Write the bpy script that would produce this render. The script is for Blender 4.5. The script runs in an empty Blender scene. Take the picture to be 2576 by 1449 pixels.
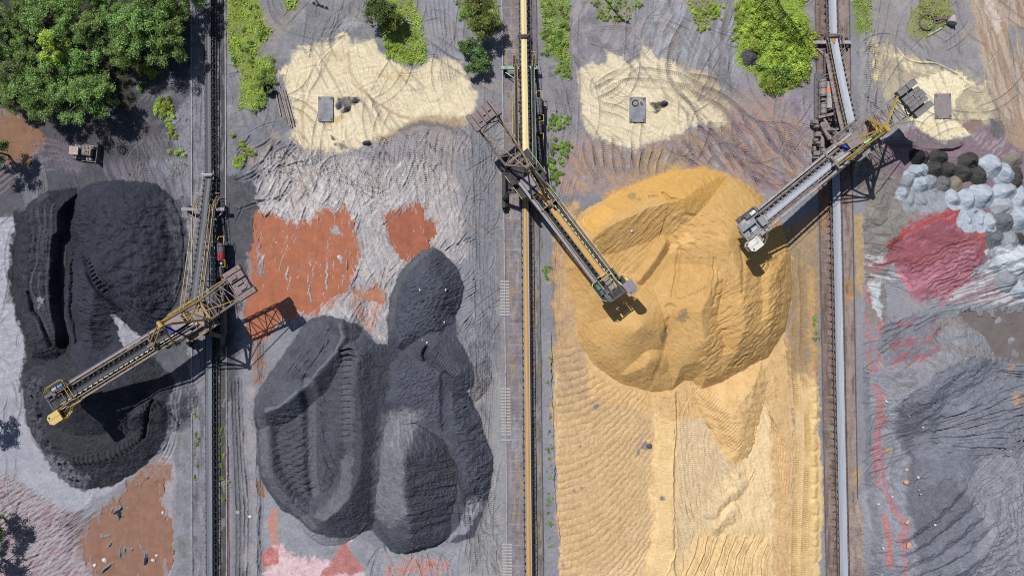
import bpy, math, random
import numpy as np
from mathutils import Vector, Matrix

# ------------------------------------------------------------------ camera, sky, sun, exposure
CAM_H = 140.0                       # drone height in metres
S = 0.08                            # metres of ground per plan unit (2576 x 1449 units in the frame)
CX, CY = 1288.0, 724.5
scene = bpy.context.scene
COL = scene.collection
cam_data = bpy.data.cameras.new("camera")
cam = bpy.data.objects.new("camera", cam_data)
COL.objects.link(cam)
cam.location = (0, 0, CAM_H)
cam.rotation_euler = (0, 0, 0)
cam_data.sensor_width = 36.0
cam_data.lens = 36.0 * CAM_H / (2576 * S)
cam_data.clip_start = 1.0
cam_data.clip_end = 3000.0
scene.camera = cam

world = bpy.data.worlds.new("World")
scene.world = world
world.use_nodes = True
wn = world.node_tree
for n in list(wn.nodes):
    wn.nodes.remove(n)
sky = wn.nodes.new("ShaderNodeTexSky")
sky.sky_type = 'NISHITA'
sky.sun_disc = False
sky.sun_elevation = math.radians(58.5)
sky.sun_rotation = math.radians(-39.0)
bg = wn.nodes.new("ShaderNodeBackground")
bg.inputs['Strength'].default_value = 0.066
wo = wn.nodes.new("ShaderNodeOutputWorld")
wn.links.new(sky.outputs[0], bg.inputs[0])
wn.links.new(bg.outputs[0], wo.inputs[0])

sun_data = bpy.data.lights.new("sun", 'SUN')
sun_data.energy = 4.7
sun_data.angle = math.radians(0.5)
sun_data.color = (1.0, 0.965, 0.915)
sun = bpy.data.objects.new("sun", sun_data)
COL.objects.link(sun)
SUN_DIR = Vector((0.386, -0.475, -1.0)).normalized()
sun.rotation_euler = SUN_DIR.to_track_quat('-Z', 'Y').to_euler()
sun.location = (-60, 70, 200)

scene.view_settings.view_transform = 'Standard'
scene.view_settings.look = 'None'
scene.view_settings.exposure = 0.0
scene.view_settings.gamma = 1.0
scene.cycles.use_denoising = False          # keep the grain of the soil
scene.cycles.filter_width = 1.1

# ------------------------------------------------------------------ small helpers
KALB = 1.18        # display value a white surface of albedo 1 would reach; used to turn seen colours into albedo

def lin(hexcol, k=KALB):
    if isinstance(hexcol, str):
        h = hexcol.lstrip('#')
        hexcol = [int(h[i:i+2], 16) for i in (0, 2, 4)]
    out = []
    for v in hexcol:
        v = v / 255.0
        v = v / 12.92 if v <= 0.04045 else ((v + 0.055) / 1.055) ** 2.4
        out.append(v / k)
    return np.array(out, dtype=np.float32)

def W(x, y, h=0.0):
    """plan point seen at (x, y) in the photograph, standing at height h -> world metres"""
    f = (CAM_H - h) / CAM_H * S
    return Vector(((x - CX) * f, -(y - CY) * f, h))

def G(x, y, h=0.0):
    """same, but returned in ground plan units"""
    f = (CAM_H - h) / CAM_H
    return (CX + (x - CX) * f, CY + (y - CY) * f)

def R(c, r, pts, h=0.0):
    """points read off an enlarged tile of the survey photo (column, row) -> plan units"""
    ox = (0.0, 645.2, 1290.3, 1930.8)[c]
    oy = (0.0, 483.9, 965.0)[r]
    return [G(ox + p[0] * 0.334, oy + p[1] * 0.334, h) for p in pts]

def tag(o, label=None, cat=None, group=None, kind=None):
    if label: o['label'] = label
    if cat: o['category'] = cat
    if group: o['group'] = group
    if kind: o['kind'] = kind
    return o

def link(name, mesh, mat=None, parent=None):
    o = bpy.data.objects.new(name, mesh)
    COL.objects.link(o)
    if mat is not None and len(mesh.materials) == 0:
        mesh.materials.append(mat)
    if parent is not None:
        o.parent = parent
    return o

def empty(name, loc, rz=0.0):
    o = bpy.data.objects.new(name, None)
    o.empty_display_size = 0.5
    o.location = loc
    o.rotation_euler = (0, 0, rz)
    COL.objects.link(o)
    return o

def copy_tree(o, parent=None):
    c = o.copy()
    COL.objects.link(c)
    if parent is not None:
        c.parent = parent
    for ch in list(o.children):
        copy_tree(ch, c)
    return c

class MB:
    """collects boxes, beams, tubes and plates and links them as ONE mesh"""
    def __init__(self):
        self.v, self.f = [], []
    def add(self, vs, fs):
        b = len(self.v)
        self.v.extend([tuple(p) for p in vs])
        self.f.extend([tuple(i + b for i in f) for f in fs])
        return self
    def box(self, c, s, rz=0.0):
        x, y, z = s[0] / 2, s[1] / 2, s[2] / 2
        ca, sa = math.cos(rz), math.sin(rz)
        vs = []
        for dz in (-z, z):
            for dx, dy in ((-x, -y), (x, -y), (x, y), (-x, y)):
                vs.append((c[0] + dx * ca - dy * sa, c[1] + dx * sa + dy * ca, c[2] + dz))
        return self.add(vs, [(3, 2, 1, 0), (4, 5, 6, 7), (0, 1, 5, 4), (1, 2, 6, 5), (2, 3, 7, 6), (3, 0, 4, 7)])
    def beam(self, p, q, w, h=None):
        h = w if h is None else h
        p, q = Vector(p), Vector(q)
        d = q - p
        if d.length < 1e-6: return self
        d.normalize()
        up = Vector((0, 0, 1)) if abs(d.z) < 0.95 else Vector((1, 0, 0))
        s = d.cross(up).normalized()
        u = s.cross(d).normalized()
        vs = []
        for e in (p, q):
            for a, b in ((-1, -1), (1, -1), (1, 1), (-1, 1)):
                vs.append(e + s * (a * w / 2) + u * (b * h / 2))
        return self.add(vs, [(3, 2, 1, 0), (4, 5, 6, 7), (0, 1, 5, 4), (1, 2, 6, 5), (2, 3, 7, 6), (3, 0, 4, 7)])
    def tube(self, p, q, r, n=12, r2=None):
        r2 = r if r2 is None else r2
        p, q = Vector(p), Vector(q)
        d = (q - p).normalized()
        up = Vector((0, 0, 1)) if abs(d.z) < 0.95 else Vector((1, 0, 0))
        s = d.cross(up).normalized()
        u = s.cross(d).normalized()
        vs = []
        for e, rr in ((p, r), (q, r2)):
            for i in range(n):
                a = 2 * math.pi * i / n
                vs.append(e + s * (rr * math.cos(a)) + u * (rr * math.sin(a)))
        fs = [(i, (i + 1) % n, n + (i + 1) % n, n + i) for i in range(n)]
        fs += [tuple(reversed(range(n))), tuple(range(n, 2 * n))]
        return self.add(vs, fs)
    def path(self, pts, r, n=6):
        for a, b in zip(pts[:-1], pts[1:]):
            self.tube(a, b, r, n)
        return self
    def ring(self, c, R_, r, n=32, m=8, flat=1.0, a0=0.0, a1=2 * math.pi):
        full = abs(a1 - a0 - 2 * math.pi) < 1e-6
        k = n if full else n + 1
        vs, fs = [], []
        for i in range(k):
            a = a0 + (a1 - a0) * i / n
            for j in range(m):
                b = 2 * math.pi * j / m
                rr = R_ + r * math.cos(b)
                vs.append((c[0] + rr * math.cos(a), c[1] + rr * math.sin(a), c[2] + r * flat * math.sin(b)))
        for i in range(n):
            i2 = (i + 1) % k
            for j in range(m):
                j2 = (j + 1) % m
                fs.append((i * m + j, i2 * m + j, i2 * m + j2, i * m + j2))
        return self.add(vs, fs)
    def prism(self, poly, z0, z1):
        n = len(poly)
        vs = [(p[0], p[1], z0) for p in poly] + [(p[0], p[1], z1) for p in poly]
        fs = [(i, (i + 1) % n, n + (i + 1) % n, n + i) for i in range(n)]
        fs += [tuple(reversed(range(n))), tuple(range(n, 2 * n))]
        return self.add(vs, fs)
    def strip(self, rows):
        """a sheet from rows of points"""
        b = len(self.v)
        m = len(rows[0])
        for r in rows:
            self.v.extend([tuple(p) for p in r])
        for i in range(len(rows) - 1):
            for j in range(m - 1):
                self.f.append((b + i * m + j, b + i * m + j + 1, b + (i + 1) * m + j + 1, b + (i + 1) * m + j))
        return self
    def mesh(self, name, bevel=0.0):
        me = bpy.data.meshes.new(name)
        me.from_pydata(self.v, [], self.f)
        me.validate()
        me.update()
        import bmesh
        bm = bmesh.new()
        bm.from_mesh(me)
        bmesh.ops.recalc_face_normals(bm, faces=bm.faces)
        bm.to_mesh(me)
        bm.free()
        return me
    def build(self, name, mat, parent=None, label=None):
        o = link(name, self.mesh(name), mat, parent)
        if label: o['label'] = label
        return o

def np_mesh(name, V, F):
    """mesh from numpy arrays; F is (n, 3) or (n, 4)"""
    me = bpy.data.meshes.new(name)
    k = F.shape[1]
    me.vertices.add(len(V))
    me.vertices.foreach_set('co', np.ascontiguousarray(V, dtype=np.float32).ravel())
    me.loops.add(F.size)
    me.polygons.add(len(F))
    me.polygons.foreach_set('loop_start', np.arange(0, F.size, k, dtype=np.int32))
    me.loops.foreach_set('vertex_index', np.ascontiguousarray(F, dtype=np.int32).ravel())
    me.update(calc_edges=True)
    return me

# ------------------------------------------------------------------ materials
def nodes(name):
    m = bpy.data.materials.new(name)
    m.use_nodes = True
    nt = m.node_tree
    b = nt.nodes['Principled BSDF']
    return m, nt, b

def mat(name, hexcol, rough=0.6, metal=0.0, vary=0.25, scale=1.5, dirt=None, dirt_amt=0.5, spec=0.4, bump=0.0):
    """painted or rusty surface: base colour broken up by noise, and patches of dirt"""
    m, nt, b = nodes(name)
    c = lin(hexcol)
    tc = nt.nodes.new('ShaderNodeTexCoord')
    nz = nt.nodes.new('ShaderNodeTexNoise'); nz.inputs['Scale'].default_value = scale
    nz.inputs['Detail'].default_value = 6
    nt.links.new(tc.outputs['Object'], nz.inputs['Vector'])
    ramp = nt.nodes.new('ShaderNodeMix'); ramp.data_type = 'RGBA'
    ramp.inputs['A'].default_value = (*(c * (1 - vary)), 1)
    ramp.inputs['B'].default_value = (*(c * (1 + vary)), 1)
    nt.links.new(nz.outputs['Fac'], ramp.inputs['Factor'])
    out = ramp.outputs['Result']
    if dirt:
        d = lin(dirt)
        nz2 = nt.nodes.new('ShaderNodeTexNoise'); nz2.inputs['Scale'].default_value = scale * 0.6
        nz2.inputs['Detail'].default_value = 8
        mp = nt.nodes.new('ShaderNodeMapping'); mp.inputs['Location'].default_value = (3.1, 7.7, 1.3)
        nt.links.new(tc.outputs['Object'], mp.inputs['Vector'])
        nt.links.new(mp.outputs[0], nz2.inputs['Vector'])
        mr = nt.nodes.new('ShaderNodeMapRange')
        mr.inputs['From Min'].default_value = 0.62 - 0.3 * dirt_amt
        mr.inputs['From Max'].default_value = 0.72
        mr.clamp = True
        nt.links.new(nz2.outputs['Fac'], mr.inputs['Value'])
        mx = nt.nodes.new('ShaderNodeMix'); mx.data_type = 'RGBA'
        nt.links.new(mr.outputs[0], mx.inputs['Factor'])
        nt.links.new(out, mx.inputs['A'])
        mx.inputs['B'].default_value = (*d, 1)
        out = mx.outputs['Result']
    nt.links.new(out, b.inputs['Base Color'])
    b.inputs['Roughness'].default_value = rough
    b.inputs['Metallic'].default_value = metal
    b.inputs['Specular IOR Level'].default_value = spec
    if bump:
        bp = nt.nodes.new('ShaderNodeBump'); bp.inputs['Strength'].default_value = bump
        bp.inputs['Distance'].default_value = 0.05
        nt.links.new(nz.outputs['Fac'], bp.inputs['Height'])
        nt.links.new(bp.outputs[0], b.inputs['Normal'])
    return m

def terrain_mat(name, bump_d=0.05, sc=9.0, rough=0.95, speck=0.16):
    m, nt, b = nodes(name)
    at = nt.nodes.new('ShaderNodeAttribute'); at.attribute_name = 'soil'
    geo = nt.nodes.new('ShaderNodeNewGeometry')
    n1 = nt.nodes.new('ShaderNodeTexNoise'); n1.inputs['Scale'].default_value = sc
    n1.inputs['Detail'].default_value = 4; n1.inputs['Roughness'].default_value = 0.65
    nt.links.new(geo.outputs['Position'], n1.inputs['Vector'])
    mr = nt.nodes.new('ShaderNodeMapRange')
    mr.inputs['From Min'].default_value = 0.25; mr.inputs['From Max'].default_value = 0.75
    mr.inputs['To Min'].default_value = 1 - speck; mr.inputs['To Max'].default_value = 1 + speck
    nt.links.new(n1.outputs['Fac'], mr.inputs['Value'])
    n2 = nt.nodes.new('ShaderNodeTexNoise'); n2.inputs['Scale'].default_value = 1.5
    n2.inputs['Detail'].default_value = 7; n2.inputs['Roughness'].default_value = 0.8
    nt.links.new(geo.outputs['Position'], n2.inputs['Vector'])
    mr2 = nt.nodes.new('ShaderNodeMapRange')
    mr2.inputs['From Min'].default_value = 0.3; mr2.inputs['From Max'].default_value = 0.7
    mr2.inputs['To Min'].default_value = 1 - speck * 1.3; mr2.inputs['To Max'].default_value = 1 + speck * 1.3
    nt.links.new(n2.outputs['Fac'], mr2.inputs['Value'])
    mm = nt.nodes.new('ShaderNodeMath'); mm.operation = 'MULTIPLY'
    nt.links.new(mr.outputs[0], mm.inputs[0]); nt.links.new(mr2.outputs[0], mm.inputs[1])
    mul = nt.nodes.new('ShaderNodeVectorMath'); mul.operation = 'SCALE'
    nt.links.new(at.outputs['Color'], mul.inputs[0])
    nt.links.new(mm.outputs[0], mul.inputs['Scale'])
    nt.links.new(mul.outputs[0], b.inputs['Base Color'])
    b.inputs['Roughness'].default_value = rough
    b.inputs['Specular IOR Level'].default_value = 0.12
    bp = nt.nodes.new('ShaderNodeBump')
    bp.inputs['Strength'].default_value = 0.8; bp.inputs['Distance'].default_value = bump_d
    nt.links.new(n1.outputs['Fac'], bp.inputs['Height'])
    nt.links.new(bp.outputs[0], b.inputs['Normal'])
    return m
# ------------------------------------------------------------------ the ground: one height field and its soil colours
GS = 1.2
GX0, GX1, GY0, GY1 = -150.0, 2726.0, -150.0, 1600.0
gx = np.arange(GX0, GX1 + 0.1, GS, dtype=np.float32)
gy = np.arange(GY0, GY1 + 0.1, GS, dtype=np.float32)
NX, NY = len(gx), len(gy)
X, Y = np.meshgrid(gx, gy)
rng = np.random.default_rng(7)
_T = rng.random((256, 256), dtype=np.float32)

def vnoise(x, y, seed=0):
    x = x + seed * 37.17; y = y + seed * 61.31
    xi = np.floor(x); yi = np.floor(y)
    fx = x - xi; fy = y - yi
    fx = fx * fx * (3 - 2 * fx); fy = fy * fy * (3 - 2 * fy)
    xi = xi.astype(np.int32); yi = yi.astype(np.int32)
    a = _T[yi & 255, xi & 255]; b = _T[yi & 255, (xi + 1) & 255]
    c = _T[(yi + 1) & 255, xi & 255]; d = _T[(yi + 1) & 255, (xi + 1) & 255]
    return (a + (b - a) * fx) * (1 - fy) + (c + (d - c) * fx) * fy

def fbm(x, y, scale, oct=4, seed=0, gain=0.5):
    """about -1 .. 1"""
    out = 0; amp = 1.0; tot = 0
    for i in range(oct):
        out = out + amp * (vnoise(x / scale, y / scale, seed + i * 3) - 0.5)
        tot += amp; amp *= gain; scale *= 0.5
    return (out * (2.6 / tot)).astype(np.float32)

def sstep(t):
    t = np.clip(t, 0, 1)
    return t * t * (3 - 2 * t)

WXF = fbm(X, Y, 26, 4, 1, 0.6); WYF = fbm(X, Y, 26, 4, 40, 0.6)
FINE = fbm(X, Y, 9, 3, 80, 0.7)

def win(poly, m):
    xs = [p[0] for p in poly]; ys = [p[1] for p in poly]
    i0 = max(0, int((min(xs) - m - GX0) / GS)); i1 = min(NX, int((max(xs) + m - GX0) / GS) + 2)
    j0 = max(0, int((min(ys) - m - GY0) / GS)); j1 = min(NY, int((max(ys) + m - GY0) / GS) + 2)
    if i1 <= i0 or j1 <= j0: return None
    return (slice(j0, j1), slice(i0, i1))

def sdist(poly, x, y):
    """signed distance, positive inside"""
    d2 = np.full(x.shape, 1e12, np.float32)
    ins = np.zeros(x.shape, bool)
    n = len(poly)
    for i in range(n):
        ax, ay = poly[i]; bx, by = poly[(i + 1) % n]
        ex, ey = bx - ax, by - ay
        L = ex * ex + ey * ey + 1e-9
        t = np.clip(((x - ax) * ex + (y - ay) * ey) / L, 0, 1)
        d2 = np.minimum(d2, (x - ax - t * ex) ** 2 + (y - ay - t * ey) ** 2)
        if ay != by:
            c = ((ay > y) != (by > y)) & (x < ex * (y - ay) / ey + ax)
            ins ^= c
    d = np.sqrt(d2)
    return np.where(ins, d, -d)

def lined(pts, x, y):
    """distance to a polyline and the parameter value (third entries interpolated)"""
    best = np.full(x.shape, 1e12, np.float32); val = np.zeros(x.shape, np.float32)
    for (a, b) in zip(pts[:-1], pts[1:]):
        ex, ey = b[0] - a[0], b[1] - a[1]
        L = ex * ex + ey * ey + 1e-9
        t = np.clip(((x - a[0]) * ex + (y - a[1]) * ey) / L, 0, 1)
        d2 = (x - a[0] - t * ex) ** 2 + (y - a[1] - t * ey) ** 2
        m = d2 < best
        best = np.where(m, d2, best)
        if len(a) > 2:
            val = np.where(m, a[2] + t * (b[2] - a[2]), val)
    return np.sqrt(best), val

# base
HG = fbm(X, Y, 60, 5, 5, 0.62) * 0.075 + (FINE * 0.06 + fbm(X, Y, 4.5, 2, 85, 0.7) * 0.03) * np.clip(fbm(X, Y, 90, 3, 55, 0.6) + 0.5, 0.1, 1.3)
C = np.empty((NY, NX, 3), np.float32)
_a, _b, _c = lin('#8d8e96'), lin('#7c7d86'), lin('#9a9594')
_n1 = np.clip(fbm(X, Y, 120, 5, 11, 0.6) * 0.8 + 0.5, 0, 1)[..., None]
_n2 = np.clip(fbm(X, Y, 70, 5, 23, 0.65) * 1.2 - 0.1, 0, 1)[..., None]
C[:] = _a * (1 - _n1) + _b * _n1
C[:] = C * (1 - 0.6 * _n2) + _c * 0.6 * _n2

def paint(poly, col, col2=None, soft=5.0, warp=7.0, op=1.0, ns=22.0, seed=3, contrast=1.4, patch=0.0):
    """a soil of its own, laid inside an outline with a ragged edge"""
    w = win(poly, soft + warp * 1.5 + 4)
    if w is None: return
    x = X[w] + WXF[w] * warp; y = Y[w] + WYF[w] * warp
    m = sstep((sdist(poly, x, y) + FINE[w] * warp * 0.75) / soft + 0.5) * op
    if patch:
        m = m * sstep((fbm(X[w], Y[w], ns * 1.3, 4, seed + 50, 0.62) + patch) * 1.6)
    c1 = lin(col)
    if col2:
        t = np.clip(fbm(X[w], Y[w], ns, 5, seed, 0.65) * contrast * 0.6 + 0.5, 0, 1)[..., None]
        cc = c1 * (1 - t) + lin(col2) * t
    else:
        cc = c1
    C[w] = C[w] * (1 - m[..., None]) + cc * m[..., None]

def stain(pts, width, col, op=0.8, soft=4.0, warp=5.0):
    w = win(pts, width + soft + warp * 2)
    if w is None: return
    x = X[w] + WXF[w] * warp; y = Y[w] + WYF[w] * warp
    d, _ = lined([p[:2] for p in pts], x, y)
    m = (sstep((width / 2 - d) / soft + 0.5) * op)[..., None]
    C[w] = C[w] * (1 - m) + lin(col) * m

def streaks(poly, ang, col, op=0.6, sx=4.0, sy=60.0, thr=0.1, seed=9, soft=12, warp=10, sharp=2.5):
    """long smears of another soil running along a direction"""
    w = win(poly, soft + warp * 1.5 + 4)
    if w is None: return
    x = X[w] + WXF[w] * 3; y = Y[w] + WYF[w] * 3
    u = x * math.cos(ang) + y * math.sin(ang); v = -x * math.sin(ang) + y * math.cos(ang)
    n = vnoise(u / sy, v / sx, seed) * 0.6 + vnoise(u / sy * 2.1, v / sx * 2.3, seed + 5) * 0.4
    m = sstep((n - 0.5 - thr) * sharp * 2 + 0.5) * op * sstep(sdist(poly, X[w] + WXF[w] * warp, Y[w] + WYF[w] * warp) / soft + 0.5)
    C[w] = C[w] * (1 - m[..., None]) + lin(col) * m[..., None]

def rumple(H, poly, amp, ang=0.0, sx=5.0, sy=22.0, seed=4, soft=14, oct=2, warp=3.0):
    """anisotropic roughness of the surface"""
    w = win(poly, soft + 4)
    if w is None: return
    x = X[w] + WXF[w] * warp; y = Y[w] + WYF[w] * warp
    u = x * math.cos(ang) + y * math.sin(ang); v = -x * math.sin(ang) + y * math.cos(ang)
    n = 0; a = 1.0
    for k in range(oct):
        n = n + a * (vnoise(u / sy * 2 ** k, v / sx * 2 ** k, seed + 7 * k) - 0.5); a *= 0.55
    H[w] += n * 2 * amp * sstep(sdist(poly, X[w], Y[w]) / soft + 0.5)

def spline(pts, step=0.75):
    P = np.array([p[:2] for p in pts], np.float32)
    if len(P) == 2:
        n = max(2, int(np.hypot(*(P[1] - P[0])) / step))
        t = np.linspace(0, 1, n)[:, None]
        return P[0] * (1 - t) + P[1] * t
    Q = np.vstack([2 * P[0] - P[1], P, 2 * P[-1] - P[-2]])
    out = []
    for i in range(1, len(Q) - 2):
        p0, p1, p2, p3 = Q[i-1], Q[i], Q[i+1], Q[i+2]
        n = max(2, int(np.hypot(*(p2 - p1)) / step))
        t = np.linspace(0, 1, n, endpoint=False)[:, None]
        out.append(0.5 * ((2 * p1) + (-p0 + p2) * t + (2*p0 - 5*p1 + 4*p2 - p3) * t*t + (-p0 + 3*p1 - 3*p2 + p3) * t**3))
    out.append(P[-1:])
    return np.vstack(out)

def stamp(H, pts, width=9.0, depth=0.09, rib=0.07, period=5.6, berm=0.05, col=None, op=0.35, mask=None, jit=0.0, fade=18.0, ribcol=0.0):
    """press one tread strip (or a plain groove, or a ridge when depth < 0) into the height field along a curve"""
    c = spline(pts, 0.55)
    period = period * rng.uniform(0.76, 1.0)
    rib = rib * 0.62; depth = depth * 0.95; berm = berm * 1.05
    d = np.gradient(c, axis=0); L = np.hypot(d[:, 0], d[:, 1]) + 1e-6
    nrm = np.stack([-d[:, 1] / L, d[:, 0] / L], 1)
    s = np.cumsum(L)
    hw = width / 2 + max(3.0, width * 0.45)
    off = np.arange(-hw, hw + 0.01, 0.55, dtype=np.float32)
    PX = c[:, None, 0] + nrm[:, None, 0] * off[None]; PY = c[:, None, 1] + nrm[:, None, 1] * off[None]
    if jit:
        PX = PX + jit * np.interp(s, np.arange(0, s[-1] + 9, 8), rng.normal(0, 1, len(np.arange(0, s[-1] + 9, 8))))[:, None]
    ii = np.rint((PX - GX0) / GS).astype(np.int32); jj = np.rint((PY - GY0) / GS).astype(np.int32)
    ok = (ii >= 0) & (ii < NX) & (jj >= 0) & (jj < NY)
    a = np.abs(off)[None]
    core = sstep((width / 2 - a) / max(1.6, width * 0.3) + 0.5)
    ew = max(1.3, width * 0.2)
    edge = np.exp(-((a - width / 2 - 0.6) / ew) ** 2)
    ends = np.minimum(1, np.minimum(s - s[0], s[-1] - s) / fade)[:, None]
    _r = rng.random() * 90
    var = np.clip(1.9 * vnoise(s / 34.0, s * 0 + _r, 3) - 0.15, 0.0, 1.5)[:, None]
    sk = rng.uniform(-0.35, 0.35)
    wave = np.sin(2 * np.pi * (s[:, None] + sk * off[None] + 1.2 * vnoise(s / 9.0, s * 0 + _r, 8)[:, None]) / period)
    val = (core * (-depth + rib * wave) + edge * berm) * ends * var
    js, iss = jj[ok], ii[ok]
    buf = np.zeros((NY, NX), np.float32) if mask is None else None
    flat = js.astype(np.int64) * NX + iss
    v = np.broadcast_to(val, PX.shape)[ok]
    cw = np.broadcast_to(core * ends * np.clip(var, 0, 1) * (1 + ribcol * wave), PX.shape)[ok]
    u, idx = np.unique(flat, return_index=True)
    v = v[idx]; cw = cw[idx]
    if mask is not None:
        mm = mask.ravel()[u]; v = v * mm; cw = cw * mm
    H.ravel()[u] += v.astype(np.float32)
    if col is not None:
        cc = C.reshape(-1, 3)
        k = np.clip(cw * op, 0, 1)[:, None]
        cc[u] = cc[u] * (1 - k) + lin(col) * k

def offset_curve(pts, o):
    c = spline(pts, 6.0)
    d = np.gradient(c, axis=0); L = np.hypot(d[:, 0], d[:, 1]) + 1e-6
    return np.stack([c[:, 0] - d[:, 1] / L * o, c[:, 1] + d[:, 0] / L * o], 1)

def tracks(H, pts, gauge=26.0, **k):
    for o in (-gauge / 2, gauge / 2):
        stamp(H, offset_curve(pts, o), **k)

def track_field(H, poly, n, ang, spread=0.25, length=(90, 220), curve=0.35, seed=1, mask=None, pair=True, **k):
    """many passes of a crawler across one yard area"""
    r = random.Random(seed)
    xs = [p[0] for p in poly]; ys = [p[1] for p in poly]
    w = win(poly, 2)
    m = np.zeros((NY, NX), np.float32)
    m[w] = sstep(sdist(poly, X[w] + WXF[w] * 6, Y[w] + WYF[w] * 6) / 10 + 0.3)
    if mask is not None: m = m * mask
    for _ in range(n):
        x, y = r.uniform(min(xs), max(xs)), r.uniform(min(ys), max(ys))
        a = (ang(x, y) if callable(ang) else ang) + r.gauss(0, spread)
        L = r.uniform(*length); cv = r.gauss(0, curve)
        pts = []
        for t in (-0.5, -0.25, 0, 0.25, 0.5):
            aa = a + cv * t
            pts.append((x + math.cos(aa) * L * t, y + math.sin(aa) * L * t))
        (tracks if pair else stamp)(H, pts, mask=m, **k)

def rect(x0, y0, x1, y1):
    return [(x0, y0), (x1, y0), (x1, y1), (x0, y1)]

# ---- piles: fields of height above the ground
def fld(): return np.zeros((NY, NX), np.float32)

def mesa(F, poly, h, slope, warp=5.0, rough=0.0):
    w = win(poly, 8 + warp * 1.5)
    x = X[w] + WXF[w] * warp; y = Y[w] + WYF[w] * warp
    d = sdist(poly, x, y) * S
    k_ = 0.35 * h                      # only the shoulder is eased
    v = d * slope
    v = np.where(v > h - k_, h - k_ + k_ * (1 - np.exp(-(v - h + k_) / k_)), v)
    F[w] = np.maximum(F[w], v)

def cone(F, pts, slope, warp=4.0, soft=0.25):
    """heap with a crest line (x, y, height) and sides at the angle of repose"""
    hm = max(p[2] for p in pts)
    w = win(pts, hm / slope / S + 20)
    x = X[w] + WXF[w] * warp; y = Y[w] + WYF[w] * warp
    d, hv = lined(pts, x, y)
    d = d * S
    v = hv - slope * (np.sqrt(d * d + soft * soft) - soft)
    F[w] = np.maximum(F[w], v)

def carve(F, poly, depth, edge=12.0, warp=4.0):
    w = win(poly, edge + 8)
    x = X[w] + WXF[w] * warp; y = Y[w] + WYF[w] * warp
    F[w] -= depth * sstep(sdist(poly, x, y) / edge + 0.5)

def groove(F, pts, width, depth, warp=3.0, sharp=1.0):
    w = win(pts, width * 1.5 + 8)
    x = X[w] + WXF[w] * warp; y = Y[w] + WYF[w] * warp
    d, _ = lined([p[:2] for p in pts], x, y)
    F[w] -= depth * np.exp(-(d / (width / 2)) ** (2 * sharp))

def cutoff(F, poly, soft=2.0, warp=3.0):
    """keep only what lies inside the outline"""
    m = np.zeros((NY, NX), np.float32)
    w = win(poly, soft + 10)
    m[w] = sstep(sdist(poly, X[w] + WXF[w] * warp, Y[w] + WYF[w] * warp) / soft + 0.5)
    F *= m
# ------------------------------------------------------------------ soils of the yard, strip by strip
# strip west of the first conveyor
paint(rect(-150, -150, 480, 420), (99, 99, 107), (75, 75, 81), ns=30)
paint(rect(-150, 250, 478, 560), (94, 94, 104), (121, 119, 129), soft=60, warp=30, ns=26)
paint(R(0, 0, [(1240, 380), (1440, 560), (1440, 1449), (1250, 1449), (1240, 1250), (1200, 1100), (1040, 760), (1160, 640)]), (135, 135, 146), (116, 116, 125), soft=14, warp=12)
paint(R(0, 0, [(-200, 760), (150, 770), (420, 860), (480, 960), (380, 1080), (260, 1180), (160, 1300), (60, 1449), (-200, 1449)]), (155, 139, 138), (122, 112, 116), soft=14, warp=16, ns=18)
paint(R(0, 1, [(-300, 180), (60, 190), (118, 184), (105, 300), (82, 450), (60, 560), (50, 700), (40, 830), (100, 860), (140, 960), (170, 1080), (190, 1180), (170, 1320), (150, 1449), (-300, 1449)]), '#a9aab5', (153, 154, 165), soft=5, warp=4, ns=26)
paint(R(0, 2, [(-300, -30), (145, -30), (190, 300), (300, 520), (520, 720), (760, 760), (960, 700), (1040, 640), (900, 780), (700, 880), (560, 960), (480, 1020), (380, 900), (200, 800), (60, 700), (-300, 640)]), '#a3a4ae', (148, 149, 161), soft=10, warp=8, ns=26)
paint(R(0, 2, [(-300, 620), (60, 680), (220, 800), (420, 900), (560, 980), (640, 1060), (560, 1200), (640, 1300), (760, 1449), (760, 1700), (-300, 1700)]), (139, 135, 143), (160, 148, 153), soft=16, warp=14, ns=18)
streaks(R(0, 2, [(-300, 700), (200, 800), (560, 1000), (560, 1300), (700, 1700), (-300, 1700)]), 0.3, '#8d6a72', op=0.55, sx=7, sy=40, thr=0.12)
paint(R(0, 2, [(1180, 560), (1290, 520), (1330, 640), (1300, 900), (1300, 1449), (1300, 1700), (1230, 1700), (1250, 1040), (1200, 760)]), (160, 153, 161), (147, 144, 152), soft=8, warp=6)
paint(R(0, 2, [(1290, 40), (1440, 0), (1440, 1700), (1330, 1700), (1330, 640)]), (137, 138, 149), (118, 119, 125), soft=14, warp=10)
streaks(R(0, 2, [(1320, 300), (1420, 300), (1420, 1300), (1330, 1300)]), math.pi / 2, '#566038', op=0.35, sx=8, sy=30, thr=0.1)

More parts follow.
